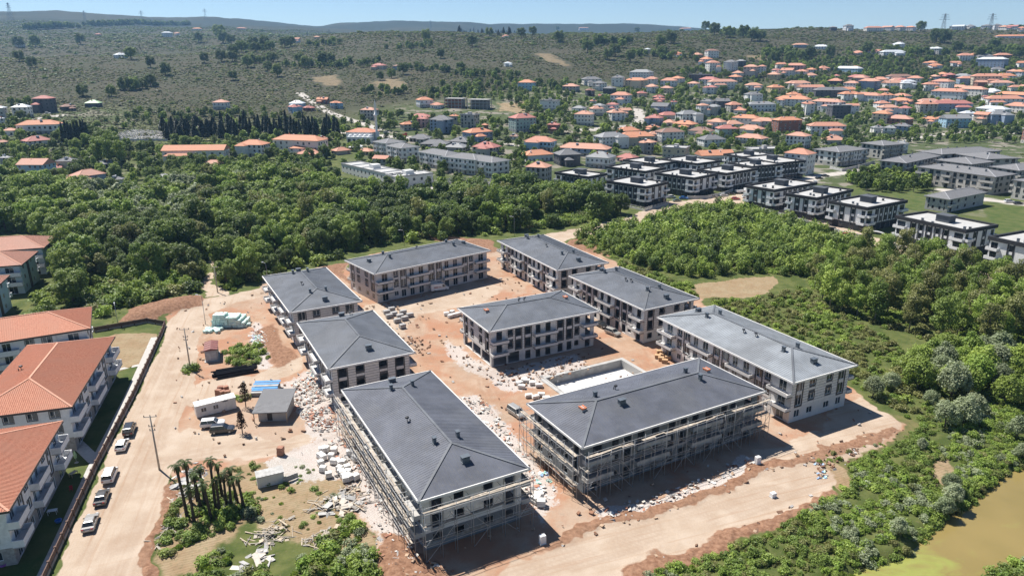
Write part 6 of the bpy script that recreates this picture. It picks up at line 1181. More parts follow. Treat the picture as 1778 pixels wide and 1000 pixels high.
# ---- pylons on the skyline
PYL = mat('pylon steel', (.30, .32, .34), .6, .3)
def pylon(px, py, h, i):
    g = gt(px, py); o = thing('pylon', f'lattice power pylon on the skyline, {NUMW[i]} from left', 'pylon', (g[0], g[1], g[2] - 1), rg.uniform(-.4, .4), 'power pylons on the skyline'); b = MB(); w = h * .11; t = max(h * .011, .3)
    for sx in (-1, 1):
        for sy in (-1, 1): b.beam((sx * w, sy * w, 0), (sx * w * .18, sy * w * .18, h), t)
    for k in range(6):
        z0, z1_ = h * k / 6, h * (k + 1) / 6; a, c = w * (1 - .82 * k / 6), w * (1 - .82 * (k + 1) / 6)
        for s in (-1, 1): b.beam((-a, s * a, z0), (c, s * c, z1_), t * .6); b.beam((a, s * a, z0), (-c, s * c, z1_), t * .6)
    b.build('lattice_mast', PYL, o)
    for z, l in ((.72, .26), (.83, .22), (.94, .17)): q = MB(); q.beam((-l * h, 0, h * z), (l * h, 0, h * z), t, t); q.beam((-l * h, 0, h * z), (0, 0, h * (z + .06)), t * .5); q.beam((l * h, 0, h * z), (0, 0, h * (z + .06)), t * .5); q.build('crossarm', PYL, o)
for i, (px, py, hp) in enumerate(((19, 35, 22), (148, 37, 14), (247, 38, 15), (357, 34, 15), (532, 40, 14), (570, 42, 16), (748, 52, 14), (823, 58, 10), (1636, 60, 28), (1718, 58, 26))): g = gt(px, py); pylon(px, py, hp * math.hypot(g[0], g[1]) / FPX, i)

# ---- column forest of a foundation beside the stepped row
def foundation():
    A, B, C = gp(752, 318), gp(868, 326), gp(840, 334); g = (A + B) / 2; o = thing('foundation', 'pale concrete columns and beams of a foundation below the stepped row', 'foundation', (g[0], g[1], z1(*g))); u = B - A; an = math.atan2(u[1], u[0]); o.rotation_euler = (0, 0, an); L = np.hypot(*u)
    for i in range(14):
        for j in range(4): obj('column', boxmesh('column', .45, .45, random.choice((1.6, 2.4, 2.8)), WHITEWALL), o, (-L / 2 + L * i / 13, -4 + j * 4.2 + random.uniform(-.3, .3), 0))
    for j in range(4): b = MB(); b.beam((-L / 2, -4 + j * 4.2, .5), (L / 2, -4 + j * 4.2, .5), .4, .5); b.build('ground_beam', WHITEWALL, o)
foundation()
# ---- things standing in the gardens
def garden_bits():
    g = gp(133, 803); o = thing('parasol', 'closed green parasol on the lawn beside the garden path', 'parasol', (g[0], g[1], 0)); b = MB(); b.tube([(0, 0, 0), (0, 0, 2.6)], .04, 6); b.build('pole', LAMPM, o); b = MB(); b.lathe([(.05, 2.5), (.28, 1.6), (.22, 1.0), (.05, 1.0)], 8); b.build('canopy', RM['n'][0], o); b = MB(); b.lathe([(.35, 0), (.35, .08), (.05, .1)], 10); b.build('base', CONC, o)
    for i, (px, py, m, lab) in enumerate(((92, 892, WHITEW, 'white garden table in the shade of the nearest terracotta block'), (128, 826, WOODB, 'timber garden table by the lit lawn patch'))):
        g = gp(px, py); o = thing('garden_table', lab, 'table', (g[0], g[1], 0), .3 + i); b = MB(); b.box(-.7, .7, -.4, .4, .7, .75); b.build('table_top', m, o)
        for x in (-.6, .6):
            for y in (-.32, .32): obj('leg', boxmesh('leg', .06, .06, .7, m), o, (x, y, 0))
    for i, (px, py, m, lab) in enumerate(((102, 906, PAINT['blue'], 'round blue tub on the shaded lawn'), (6, 982, mat('purple plastic', (.35, .12, .42), .5), 'round purple tub by the corner of the nearest terracotta block'))):
        g = gp(px, py); o = thing('tub', lab, 'tub', (g[0], g[1], .05)); b = MB(); b.lathe([(.05, .02), (.42, .02), (.5, .35), (.45, .35), (.38, .06), (.05, .06)], 12); b.build('bowl', m, o); b = MB(); b.lathe([(.44, .33), (.54, .33), (.54, .38), (.44, .38)], 12); b.build('rim', m, o)
    g = gp(124, 852); o = thing('garden_chair', 'red garden chair on the shaded lawn', 'chair', (g[0], g[1], 0), .5); b = MB(); b.box(-.25, .25, -.25, .25, .4, .46); b.build('seat', PAINT['red'], o); b = MB(); b.box(-.25, .25, .2, .25, .46, .95); b.build('backrest', PAINT['red'], o)
    for x in (-.2, .2):
        for y in (-.2, .2): obj('leg', boxmesh('leg', .05, .05, .4, PAINT['red']), o, (x, y, 0))
garden_bits()
# ================================================================ vegetation
BARK = mat('grey brown bark', (.13, .10, .075), .95, var=.2); BARKP = mat('pale bark', (.24, .21, .17), .95, var=.2)
LEAF = {'dark': leafmat('dark oak leaves', (.056, .102, .023), (.130, .186, .045)), 'mid': leafmat('mid green leaves', (.107, .181, .034), (.243, .316, .068)), 'bright': leafmat('bright green leaves', (.169, .271, .040), (.339, .418, .090)),
        'willow': leafmat('silver willow leaves', (.192, .237, .124), (.350, .390, .237)), 'olive': leafmat('olive dry leaves', (.147, .169, .051), (.277, .271, .102)), 'conifer': leafmat('blackish conifer needles', (.010, .022, .010), (.028, .045, .018), .1), 'brown': leafmat('dead brown leaves', (.06, .03, .02), (.12, .06, .04), .1),
        'scrub': leafmat('dusty hazel scrub', (.055, .059, .027), (.10, .092, .049)), 'reed': leafmat('fresh green reeds', (.181, .282, .045), (.316, .384, .090))}
def leaves(C, D, S, seed, flat=.35, aspect=1.0):
    """quads centred at C facing roughly D with size S -> verts, faces, tint"""
    g = np.random.default_rng(seed); n = len(C); N_ = D + g.normal(0, .55, (n, 3)); N_ /= np.linalg.norm(N_, axis=1)[:, None] + 1e-9
    a = np.cross(N_, g.normal(0, 1, (n, 3))); a /= np.linalg.norm(a, axis=1)[:, None] + 1e-9; b = np.cross(N_, a); S = S[:, None]
    v = np.stack([C - a * S * aspect, C - b * S * .62 + N_ * S * .18, C + a * S * aspect, C + b * S * .62 + N_ * S * .18], 1).reshape(-1, 3)
    return v, np.arange(n * 4).reshape(n, 4)
def pymesh(name, v, f, mats, tint=None, mi=None):
    me = bpy.data.meshes.new(name); v = np.asarray(v, np.float32); f = np.asarray(f, np.int32); me.vertices.add(len(v)); me.vertices.foreach_set('co', v.ravel()); me.loops.add(f.size); me.loops.foreach_set('vertex_index', f.ravel()); me.polygons.add(len(f)); me.polygons.foreach_set('loop_start', np.arange(0, f.size, 4, dtype=np.int32)); me.update(calc_edges=True)
    for m in mats: me.materials.append(m)
    if mi is not None: me.polygons.foreach_set('material_index', np.asarray(mi, np.int32))
    if tint is not None: a = me.attributes.new('tint', 'FLOAT', 'POINT'); a.data.foreach_set('value', np.asarray(tint, np.float32))
    return me
def crown(seed, n, kind):
    """leaf clumps spread over uneven lobes"""
    g = np.random.default_rng(seed); P = []; D = []; T = []; S = []
    def lobe(c, r, k, size, tint):
        d = g.normal(0, 1, (k, 3)); d /= np.linalg.norm(d, axis=1)[:, None]; rad = (.62 + .45 * g.random((k, 1)) ** .6) * (1 + .22 * np.sin(d[:, :1] * 7 + seed) * np.cos(d[:, 1:2] * 6 + d[:, 2:] * 5)); P.append(np.array(c) + d * r * rad); D.append(d * .8 + np.array([0, 0, .55])); T.append(np.clip(tint + g.normal(0, .22, k), 0, 1)); S.append(size * g.uniform(.6, 1.35, k))
    if kind == 'oak':      # height 10, radius 4.4
        L = 15
        for i in range(L):
            t = i / L; a = i * 2.4 + g.uniform(-.4, .4); z = 3.0 + 6.2 * t ** .9 + g.uniform(-.5, .5); w = 3.0 * math.sqrt(max(1 - ((z - 5.4) / 4.6) ** 2, .05)) * g.uniform(.75, 1.1); R = g.uniform(1.35, 2.1) * (1 - .25 * t)
            lobe((w * math.cos(a), w * math.sin(a), z), np.array([R, R, R * .82]), n // L, .27, g.uniform(.1, .9))
    elif kind == 'tall':   # height 13, narrow, airy
        L = 13
        for i in range(L):
            t = i / L; a = i * 2.4; z = 4.2 + 7.5 * t; w = g.uniform(.6, 2.8) * math.sqrt(max(1 - (1.6 * t - .7) ** 2, .1)); R = g.uniform(.95, 1.6); lobe((w * math.cos(a), w * math.sin(a), z), np.array([R, R, R * .9]), n // L, .24, g.uniform(.1, .9))
    elif kind == 'willow': # height 8, soft upright plumes
        L = 14
        for i in range(L):
            a = i * 2.4; w = 2.6 * math.sqrt((i + .5) / L); z = 1.8 + 5.2 * (1 - (w / 3.4) ** 2) * g.uniform(.75, 1.1); R = g.uniform(.9, 1.4); lobe((w * math.cos(a), w * math.sin(a), z), np.array([R, R, R * 1.5]), n // L, .23, g.uniform(.2, 1))
    elif kind == 'bush':   # radius 1.2
        L = 7
        for i in range(L):
            a = i * 2.4; w = .85 * math.sqrt((i + .3) / L); z = .45 + .55 * (1 - w) + g.uniform(-.1, .25); R = g.uniform(.45, .7); lobe((w * math.cos(a), w * math.sin(a), z), np.array([R, R, R]), n // L, .17, g.uniform(0, 1))
    elif kind == 'sapling':  # young dense tree, height 5
        L = 10
        for i in range(L):
            t = i / L; a = i * 2.4; z = 1.1 + 3.2 * t; w = 1.5 * math.sqrt(max(1 - (2 * t - .9) ** 2, .06)) * g.uniform(.5, 1.15); R = g.uniform(.65, 1.1); lobe((w * math.cos(a), w * math.sin(a), z), np.array([R, R, R * 1.15]), n // L, .27, g.uniform(.1, 1))
    elif kind == 'cypress':  # height 12
        k = n; z = 12 * g.random(k) ** 1.25; r = 1.7 * np.clip((1 - z / 12.2), 0, 1) ** .65 * (.45 + .55 * np.clip(z / 1.5, 0, 1)) * (.75 + .4 * g.random(k)); a = g.random(k) * 6.283; P.append(np.stack([r * np.cos(a), r * np.sin(a), z + .4], 1)); D.append(np.stack([np.cos(a), np.sin(a), np.full(k, .7)], 1)); T.append(g.random(k)); S.append(.36 * g.uniform(.7, 1.3, k))
    elif kind == 'pine':
        for i in range(11):
            t = i / 11; z = 2.5 + 8.5 * t; w = 3.3 * (1 - t) ** .8; k = n // 11; a = g.random(k) * 6.283; rr = w * np.sqrt(g.random(k)); P.append(np.stack([rr * np.cos(a), rr * np.sin(a), z + g.normal(0, .35, k) - rr * .12], 1)); D.append(np.stack([np.cos(a) * .6, np.sin(a) * .6, np.ones(k)], 1)); T.append(g.random(k)); S.append(.42 * g.uniform(.7, 1.3, k))
    elif kind == 'grass':  # upright blades tuft
        k = n; a = g.random(k) * 6.283; rr = .55 * np.sqrt(g.random(k)); P.append(np.stack([rr * np.cos(a), rr * np.sin(a), .25 + .3 * g.random(k)], 1)); D.append(np.stack([np.cos(a), np.sin(a), np.full(k, .25)], 1)); T.append(g.random(k)); S.append(.24 * g.uniform(.7, 1.4, k))
    P = np.concatenate(P); D = np.concatenate(D); T = np.concatenate(T); S = np.concatenate(S); P[:, 2] = np.maximum(P[:, 2], .05)
    v, f = leaves(P, D, S, seed + 5); return v, f, np.repeat(T, 4)
def trunk(seed, h, r0, nb, br, bare=False):
    g = random.Random(seed); b = MB(); b.tube([(0, 0, -.4), (g.uniform(-.1, .1), g.uniform(-.1, .1), h * .35), (g.uniform(-.3, .3), g.uniform(-.3, .3), h * .7), (g.uniform(-.4, .4), g.uniform(-.4, .4), h)], [r0 * 1.25, r0, r0 * .65, r0 * .2], 7)
    for i in range(nb):
        a = i * 2.4; z = h * g.uniform(.3, .75); l = br * g.uniform(.7, 1.1); b.tube([(0, 0, z), (l * .5 * math.cos(a), l * .5 * math.sin(a), z + l * .35), (l * math.cos(a), l * math.sin(a), z + l * .8)], [r0 * .5, r0 * .3, r0 * .1], 5, cap=False)
    return b
KIND = {'oak': (5000, 8.0, .26, 7, 2.8), 'tall': (3000, 12.0, .17, 7, 1.9), 'willow': (4200, 5.5, .2, 7, 2.3), 'bush': (420, .8, .05, 4, .6), 'sapling': (800, 4.2, .08, 6, 1.0), 'cypress': (1500, 10, .16, 0, 1), 'pine': (1500, 10.5, .2, 6, 2.0), 'grass': (120, .1, .02, 0, .1)}
def crownmesh(kind, var, leaf):
    def mk():
        v, f, t = crown(hash((kind, var)) % 9973 if False else (sum(map(ord, kind)) * 31 + var * 101), KIND[kind][0], kind); return pymesh('crown', v, f, [LEAF[leaf]], t)
    return cached(('cr', kind, var, leaf), mk)
def trunkmesh(kind, var):
    k = KIND[kind]; return cached(('tr', kind, var), lambda: trunk(var + 7, k[1], k[2], k[3], k[4]).mesh('trunk', BARKP if kind == 'tall' else BARK, True))
NAMES = {'oak': 'broadleaf_tree', 'tall': 'slender_tree', 'willow': 'willow_tree', 'sapling': 'young_tree', 'cypress': 'cypress_tree', 'pine': 'pine_tree', 'bush': 'bush'}
LEAFW = {'dark': 'dark green', 'mid': 'mid green', 'bright': 'bright green', 'willow': 'silvery green', 'olive': 'olive green', 'conifer': 'blackish green', 'brown': 'dead brown', 'scrub': 'dusty green'}
KW = {'oak': 'broadleaf tree', 'tall': 'slender tree', 'willow': 'willow', 'sapling': 'young tree', 'cypress': 'cypress', 'pine': 'pine', 'bush': 'bush'}
TREES = []
def tree(x, y, kind, leaf, s, where, group, sz=1.0, base=None):
    z = z1(x, y) if base is None else base
    o = thing(NAMES[kind], 'tree', 'bush' if kind == 'bush' else 'tree', (x, y, z - .1), random.uniform(0, 6.28), group); var = random.randrange(3)
    o.scale = (s, s, s * sz); obj('trunk', trunkmesh(kind, var), o); obj('crown', crownmesh(kind, var, leaf), o)
    px = proj((x, y, z + 3))[0]; size = 'tall' if s * sz > 1.18 else 'small' if s < .8 else ''
    TREES.append((f"{size} {LEAFW[leaf]} {KW[kind]} {where}".strip(), px[0], o))
# ---- scatter of uncountable vegetation: one object, instanced leaf clumps
PROTO = {}
def proto_collection(key, specs):
    """specs: (kind, variant, leaf, scale)"""
    if key in PROTO: return PROTO[key]
    c = bpy.data.collections.new('clumps ' + key)
    for i, (kind, var, leaf, dens) in enumerate(specs):
        n = max(int(KIND[kind][0] * dens), 12); v, f, t = crown(sum(map(ord, kind)) * 31 + var * 101, n, kind); 
        if dens < 1: 
            ctr = v.reshape(-1, 4, 3).mean(1, keepdims=True); v = (ctr + (v.reshape(-1, 4, 3) - ctr) * min(dens ** -.5, 4.0)).reshape(-1, 3)
        mats = [LEAF[leaf]]; mi = np.zeros(len(f), int)
        if kind in ('tall', 'oak') and dens > .15:
            tb = trunk(var + 7, KIND[kind][1], KIND[kind][2], KIND[kind][3], KIND[kind][4]); q = [x for x in zip(tb.f) if len(x[0]) == 4]; tf = np.array([x[0] for x in q]) + len(v); v = np.concatenate([v, np.array(tb.v)]); f = np.concatenate([f, tf]); mi = np.concatenate([mi, np.ones(len(tf), int)]); t = np.concatenate([t, np.zeros(len(tb.v))]); mats.append(BARK)
        o = bpy.data.objects.new(f'clump_{i:02d}', pymesh('clump', v, f, mats, t, mi)); c.objects.link(o)
    PROTO[key] = (c, len(specs)); return PROTO[key]
def scatter(name, pts, scl, key, pid, label, cat, rzs=None):
    c, n = PROTO[key]; me = bpy.data.meshes.new(name); pts = np.asarray(pts, np.float32); k = len(pts); me.vertices.add(k); me.vertices.foreach_set('co', pts.ravel())
    a = me.attributes.new('scl', 'FLOAT_VECTOR', 'POINT'); a.data.foreach_set('vector', np.asarray(scl, np.float32).ravel())
    rot = np.zeros((k, 3), np.float32); rot[:, 2] = RNG.random(k) * 6.283 if rzs is None else rzs; a = me.attributes.new('rot', 'FLOAT_VECTOR', 'POINT'); a.data.foreach_set('vector', rot.ravel())
    a = me.attributes.new('pid', 'INT', 'POINT'); a.data.foreach_set('value', np.asarray(pid, np.int32))
    o = obj(name, me); o['kind'] = 'stuff'; o['label'] = label; o['category'] = cat
    ng = bpy.data.node_groups.new('scatter ' + name, 'GeometryNodeTree'); ng.interface.new_socket('Geometry', in_out='INPUT', socket_type='NodeSocketGeometry'); ng.interface.new_socket('Geometry', in_out='OUTPUT', socket_type='NodeSocketGeometry')
    gi = ng.nodes.new('NodeGroupInput'); go = ng.nodes.new('NodeGroupOutput'); ip = ng.nodes.new('GeometryNodeInstanceOnPoints'); ci = ng.nodes.new('GeometryNodeCollectionInfo'); ci.inputs['Collection'].default_value = c; ci.inputs['Separate Children'].default_value = True; ci.inputs['Reset Children'].default_value = True
    def na(nm, ty): q = ng.nodes.new('GeometryNodeInputNamedAttribute'); q.data_type = ty; q.inputs[0].default_value = nm; return next(s for s in q.outputs if s.enabled and s.name == 'Attribute')
    L = ng.links; L.new(gi.outputs[0], ip.inputs['Points']); L.new(ci.outputs[0], ip.inputs['Instance']); ip.inputs['Pick Instance'].default_value = True
    L.new(na('pid', 'INT'), ip.inputs['Instance Index']); L.new(na('rot', 'FLOAT_VECTOR'), ip.inputs['Rotation']); L.new(na('scl', 'FLOAT_VECTOR'), ip.inputs['Scale']); L.new(ip.outputs[0], go.inputs[0])
    md = o.modifiers.new('scatter', 'NODES'); md.node_group = ng; return o
def sample(poly, n, mind=0.0, tries=30, keep=None):
    lo, hi = poly.min(0), poly.max(0); P = lo + RNG.random((n * tries, 2)) * (hi - lo); P = P[polysd(P, poly) > 0]
    if keep is not None and len(P): P = P[keep(P)]
    if mind <= 0: return P[:n]
    grid = {}; out = []
    for p in P:
        k = (int(p[0] // mind), int(p[1] // mind)); ok = True
        for i in (-1, 0, 1):
            for j in (-1, 0, 1):
                for q in grid.get((k[0] + i, k[1] + j), ()):
                    if (q[0] - p[0]) ** 2 + (q[1] - p[1]) ** 2 < mind * mind: ok = False
        if ok:
            grid.setdefault(k, []).append(p); out.append(p)
            if len(out) >= n: break
    return np.array(out) if out else np.zeros((0, 2))
_FT = np.array([(f[0], f[1], f[3], f[4], f[5]) for f in FOOT])
def clear(P, m=.8):
    ok = np.ones(len(P), bool)
    for x, y, an, a, b in _FT:
        d = P - (x, y); s = np.abs(d[:, 0]) + np.abs(d[:, 1]) < (a + b) * 2 + 6
        if not s.any(): continue
        u = d @ np.array([math.cos(an), math.sin(an)]); v = d @ np.array([-math.sin(an), math.cos(an)]); ok &= ~((np.abs(u) < a + m) & (np.abs(v) < b + m))
    return ok
def offroad(P):
    ok = np.ones(len(P), bool)
    for q in (STREET, FROAD, PATH, BROAD, VSTREET, YARD): ok &= polysd(P, PG(q)) < -.8
    for q, wd in TOWNROADS:
        r = PT(q)
        for i in range(len(r) - 1):
            e = r[i + 1] - r[i]; t = np.clip(((P - r[i]) @ e) / (e @ e), 0, 1); ok &= np.hypot(*(P - r[i] - t[:, None] * e).T) > wd * .55
    return ok
# ---- the woods, tree by tree
WOOD = PG([(-80, 338), (0, 334), (100, 340), (170, 346), (300, 336), (420, 320), (560, 308), (610, 340), (690, 350), (760, 348), (870, 336), (950, 340), (1045, 362), (1080, 372), (1055, 380), (960, 396), (860, 405), (700, 417), (590, 436), (510, 460), (455, 478), (400, 496), (388, 496), (376, 470), (390, 440), (368, 440), (350, 468), (342, 500), (215, 530), (130, 535), (112, 470), (108, 432), (60, 405), (-80, 402)])
BARE = PG([(105, 412), (150, 405), (155, 428), (112, 436)])
def woodkind(px, py):
    r = random.random()
    if px < 150: return ('oak', 'bright' if r < .55 else 'mid') if py < 400 else ('oak', 'mid')
    if px < 345 and py < 405: return ('willow', 'willow') if r < .62 else ('oak', 'mid' if r < .8 else 'bright')
    if px < 370: return ('oak', 'dark' if r < .55 else 'mid' if r < .85 else 'olive') if py < 490 else ('sapling', 'bright')
    if r > .92 and px > 345: return ('tall', random.choice(('mid', 'bright', 'olive')))
    if px < 600: return ('oak', 'mid' if r < .4 else 'bright' if r < .7 else 'dark' if r < .85 else 'olive') if r < .9 else ('willow', 'willow')
    return ('oak', 'dark' if r < .55 else 'mid' if r < .85 else 'bright') if r < .93 else ('willow', 'willow')
def zone(px, py):
    if px < 150: return 'in the wood beside the blue blocks'
    if px < 350: return 'in the willow thicket' if py < 405 else 'in the wood left of the path'
    if px < 450: return 'in the wood right of the path'
    if px < 620: return 'in the wood behind the left block'
    if px < 850: return 'in the wood behind the van block'
    return 'in the wood near the dirt road'
P = sample(WOOD, 1100, 5.2, 60, lambda q: clear(q, 1.0) & (polysd(q, BARE) < 0) & offroad(q) & (fbm(q[:, 0] / 22, q[:, 1] / 22, 17, 2) > .3))
pp = proj(np.column_stack([P, np.zeros(len(P))])); order = np.argsort(-pp[:, 1]); NIND = 210
rest = []; TREES0 = len(TREES)
for n_, i in enumerate(order):
    px, py = pp[i]; kind, leaf = woodkind(px, py); s = random.choice((random.uniform(.5, .8), random.uniform(.8, 1.2), random.uniform(1.0, 1.45))) * (1.0 if kind != 'sapling' else .9)
    if kind == 'oak' and px < 370 and py > 405: s *= 1.08
    if n_ < NIND and -30 < px < 1800: tree(P[i][0], P[i][1], kind, leaf, s, zone(px, py), 'trees of the wood behind the site', random.uniform(.85, 1.1))
    else: rest.append((P[i][0], P[i][1], kind, leaf, s))
WS = [('oak', v, l, .5) for l in ('dark', 'mid', 'bright', 'olive') for v in (0, 1)] + [('willow', v, 'willow', .45) for v in (0, 1)] + [('sapling', 0, 'bright', .5)] + [('tall', 0, l, .5) for l in ('mid', 'bright', 'olive')]
proto_collection('wood', WS); wi = {}
for i, q in enumerate(WS): wi.setdefault((q[0], q[2]), []).append(i)
R_ = np.array([(r[0], r[1]) for r in rest]); s_ = np.array([r[4] for r in rest])
scatter('woodland', np.column_stack([R_, zt(R_[:, 0], R_[:, 1]) - .1]), np.column_stack([s_, s_, s_ * RNG.uniform(.85, 1.1, len(s_))]), 'wood', [random.choice(wi[(r[2], r[3])]) for r in rest], 'dense green wood behind the site, its farther tree tops', 'woodland')
# understorey filling the wood edge
def undergrowth(name, polys, dens, key, specs, smin, smax, label, cat='undergrowth', keep=None, zs=1.0):
    proto_collection(key, specs); allp = []
    for q in polys:
        poly = q if isinstance(q, np.ndarray) else PG(q); x, y = poly[:, 0], poly[:, 1]; area = abs(np.dot(x, np.roll(y, 1)) - np.dot(y, np.roll(x, 1))) / 2
        allp.append(sample(poly, int(area * dens), 0, 4, keep))
    p = np.concatenate(allp); s = RNG.uniform(smin, smax, len(p)) * (.7 + .6 * fbm(p[:, 0] / 5, p[:, 1] / 5, 88, 2)); nb = (fbm(p[:, 0] / 7, p[:, 1] / 7, 77, 3) + RNG.normal(0, .13, len(p))); pid = np.clip(((nb - .2) / .6 * len(specs)).astype(int), 0, len(specs) - 1)
    return scatter(name, np.column_stack([p, zt(p[:, 0], p[:, 1]) - .08]), np.column_stack([s, s, s * RNG.uniform(.7, 1.2, len(s)) * zs]), key, pid, label, cat)
kp = lambda q: clear(q, .3) & offroad(q)
EDGE = PG([(120, 545), (200, 540), (345, 505), (350, 480), (340, 470), (120, 520)])
UG = [('bush', 0, 'dark', .7), ('bush', 1, 'olive', .7), ('bush', 1, 'mid', .7), ('bush', 2, 'mid', .7), ('bush', 0, 'bright', .7), ('bush', 2, 'bright', .7), ('grass', 0, 'reed', 1)]
undergrowth('wood_undergrowth', [WOOD, EDGE, [(385, 512), (455, 492), (520, 470), (600, 446), (700, 424), (860, 410), (1060, 384), (1050, 378), (860, 402), (600, 432), (400, 492)], [(40, 560), (60, 540), (90, 500), (110, 470), (130, 540), (190, 560), (170, 530), (60, 555)]], .12, 'ug', UG, 1.2, 2.3, 'low bushes and brambles under the trees of the wood', keep=kp)
# ---- right-hand thicket of young trees
THICK = PG([(1000, 415), (1085, 390), (1160, 372), (1250, 364), (1320, 374), (1400, 398), (1500, 434), (1560, 452), (1480, 478), (1390, 480), (1350, 478), (1300, 474), (1200, 482), (1130, 470), (1075, 445)])
P = sample(THICK, 420, 3.0, 60, kp); pp = proj(np.column_stack([P, np.zeros(len(P))])); order = np.argsort(-pp[:, 1])
rest = []
for n_, i in enumerate(order):
    px, py = pp[i]; r = random.random(); leaf = 'bright' if r < .5 else 'mid' if r < .85 else 'dark'; s = random.uniform(.75, 1.35)
    w_ = 'in the thicket behind the ploughed patch' if px < 1380 else 'in the thicket below the front-row villas'
    if px < 1180: w_ = 'in the thicket beside the dirt road'
    if n_ < 150: tree(P[i][0], P[i][1], 'sapling', leaf, s, w_, 'young trees of the right-hand thicket', random.uniform(.8, 1.1))
    else: rest.append((P[i][0], P[i][1], leaf, s))
TS = [('sapling', v, l, .6) for l in ('bright', 'mid', 'dark') for v in (0, 1)]; proto_collection('thick', TS); R_ = np.array([(r[0], r[1]) for r in rest]); s_ = np.array([r[3] for r in rest])
scatter('thicket', np.column_stack([R_, zt(R_[:, 0], R_[:, 1])]), np.column_stack([s_, s_, s_]), 'thick', [{'bright': 0, 'mid': 2, 'dark': 4}[r[2]] + random.randrange(2) for r in rest], 'farther young trees of the right-hand thicket', 'thicket')
TALL = PG([(1400, 486), (1490, 450), (1560, 455), (1660, 478), (1800, 520), (1990, 590), (1960, 640), (1830, 610), (1720, 612), (1600, 590), (1500, 560), (1420, 530)])
for p in sample(TALL, 110, 4.2, 60, kp):
    q = proj((p[0], p[1], 0))[0]; r = random.random(); tree(p[0], p[1], 'tall', 'mid' if r < .4 else 'olive' if r < .75 else 'bright', random.uniform(.75, 1.08), 'in the airy grove at the right edge' if q[0] > 1620 else 'in the airy grove behind the right block', 'slender trees of the airy grove')
POP = PG([(1570, 665), (1600, 630), (1690, 625), (1800, 650), (1830, 700), (1720, 705), (1640, 700), (1600, 690)])
for p in sample(POP, 26, 3.2, 60, kp): tree(p[0], p[1], 'willow', random.choice(('bright', 'willow', 'bright')), random.uniform(.75, 1.05), 'in the pale clump at the right edge', 'pale trees right of the site')
for px, py, s in ((1515, 690, .62), (1545, 678, .55), (1640, 742, .72), (1672, 738, .78), (1655, 870, .5), (1650, 850, .45), (1640, 885, .45), (1690, 720, .6), (1765, 760, .6), (1775, 790, .4), (1560, 925, .4), (1600, 780, .3), (1615, 705, .45)):
    g = gp(px, py); tree(g[0], g[1], 'willow', 'willow', s, 'near the pond' if py > 780 else 'beside the corner of the site', 'silvery willow bushes')
SCRUBR = PG([(1230, 545), (1215, 525), (1290, 522), (1390, 500), (1460, 545), (1560, 600), (1600, 690), (1590, 735), (1505, 682), (1335, 578)])
LOWR = PG([(1598, 746), (1600, 700), (1830, 690), (1830, 775), (1745, 820), (1700, 858), (1635, 898), (1590, 952), (1502, 972), (1440, 1150), (960, 1150), (1075, 1040), (1150, 985), (1330, 930), (1455, 856), (1452, 815), (1560, 772)])
UG2 = [('bush', 0, 'olive', .55), ('grass', 0, 'olive', 1), ('bush', 1, 'olive', .55), ('bush', 0, 'mid', .55), ('bush', 2, 'bright', .55), ('grass', 1, 'reed', 1), ('bush', 1, 'bright', .55)]
undergrowth('scrub', [SCRUBR, THICK, TALL, POP, [(1060, 470), (1215, 522), (1200, 495), (1130, 475), (1080, 455)], [(1000, 425), (1040, 405), (1075, 450), (1062, 452)], [(1830, 530), (2100, 600), (2100, 760), (1830, 770)]], .4, 'ug2', UG2, .4, 1.1, 'rough olive scrub and brambles right of the site', keep=kp)
UG3 = [('bush', 0, 'mid', .8), ('grass', 0, 'olive', 1), ('bush', 2, 'olive', .8), ('grass', 2, 'reed', 1), ('bush', 1, 'mid', .8), ('bush', 2, 'bright', .8), ('grass', 1, 'reed', 1.2), ('bush', 1, 'bright', .8), ('grass', 2, 'reed', 1), ('bush', 2, 'bright', .8), ('bush', 0, 'willow', .8)]
SANDY = [PG(q) for q in ([(1455, 800), (1500, 825), (1475, 850), (1420, 822)], [(1605, 800), (1665, 795), (1650, 842), (1612, 846)], [(1380, 945), (1410, 930), (1420, 950)])]
notsand = lambda q: kp(q) & np.all([polysd(q, s) < .5 + 2 * (vnoise(q[:, 0], q[:, 1], 5) - .5) for s in SANDY], axis=0) & (polysd(q, POND) < -.3) & (fbm(q[:, 0] / 3.5, q[:, 1] / 3.5, 99, 3) > .33)
undergrowth('brambles', [LOWR], 1.9, 'ug3', UG3, .28, .8, 'green brambles and weeds between the front road and the pond', keep=notsand)
undergrowth('pond_islet_plants', [ISLET], .9, 'ug3', UG3, .5, 1.1, 'green plants on the islet at the pond corner')
LL = [[(285, 930), (300, 880), (345, 850), (430, 860), (448, 885), (420, 915), (340, 945), (290, 970)], [(240, 1150), (330, 990), (375, 955), (455, 985), (470, 1040), (470, 1150)], [(500, 985), (560, 935), (610, 895), (650, 955), (655, 1040), (660, 1150), (480, 1150)], [(385, 610), (410, 600), (455, 600), (470, 625), (430, 640), (390, 630)], [(320, 640), (345, 640), (345, 655), (325, 655)], [(370, 705), (395, 690), (440, 690), (430, 705)]]
undergrowth('weeds', LL, .75, 'ug3', UG3, .4, 1.1, 'patchy weeds and shrubs round the palms and huts', keep=lambda q: fbm(q[:, 0] / 2.5, q[:, 1] / 2.5, 95, 3) > .38)
RING = [[(1150, 985), (1330, 930), (1455, 856), (1460, 840), (1330, 912), (1140, 965)], [(1400, 798), (1560, 760), (1590, 745), (1600, 755), (1560, 775), (1450, 815)], [(190, 565), (350, 512), (352, 505), (200, 545)], [(450, 800), (560, 815), (640, 950), (560, 960), (430, 900), (320, 960), (300, 840)]]
undergrowth('weed_tufts', RING, .22, 'ug3', UG3, .25, .6, 'small scattered weed tufts on the bare soil')
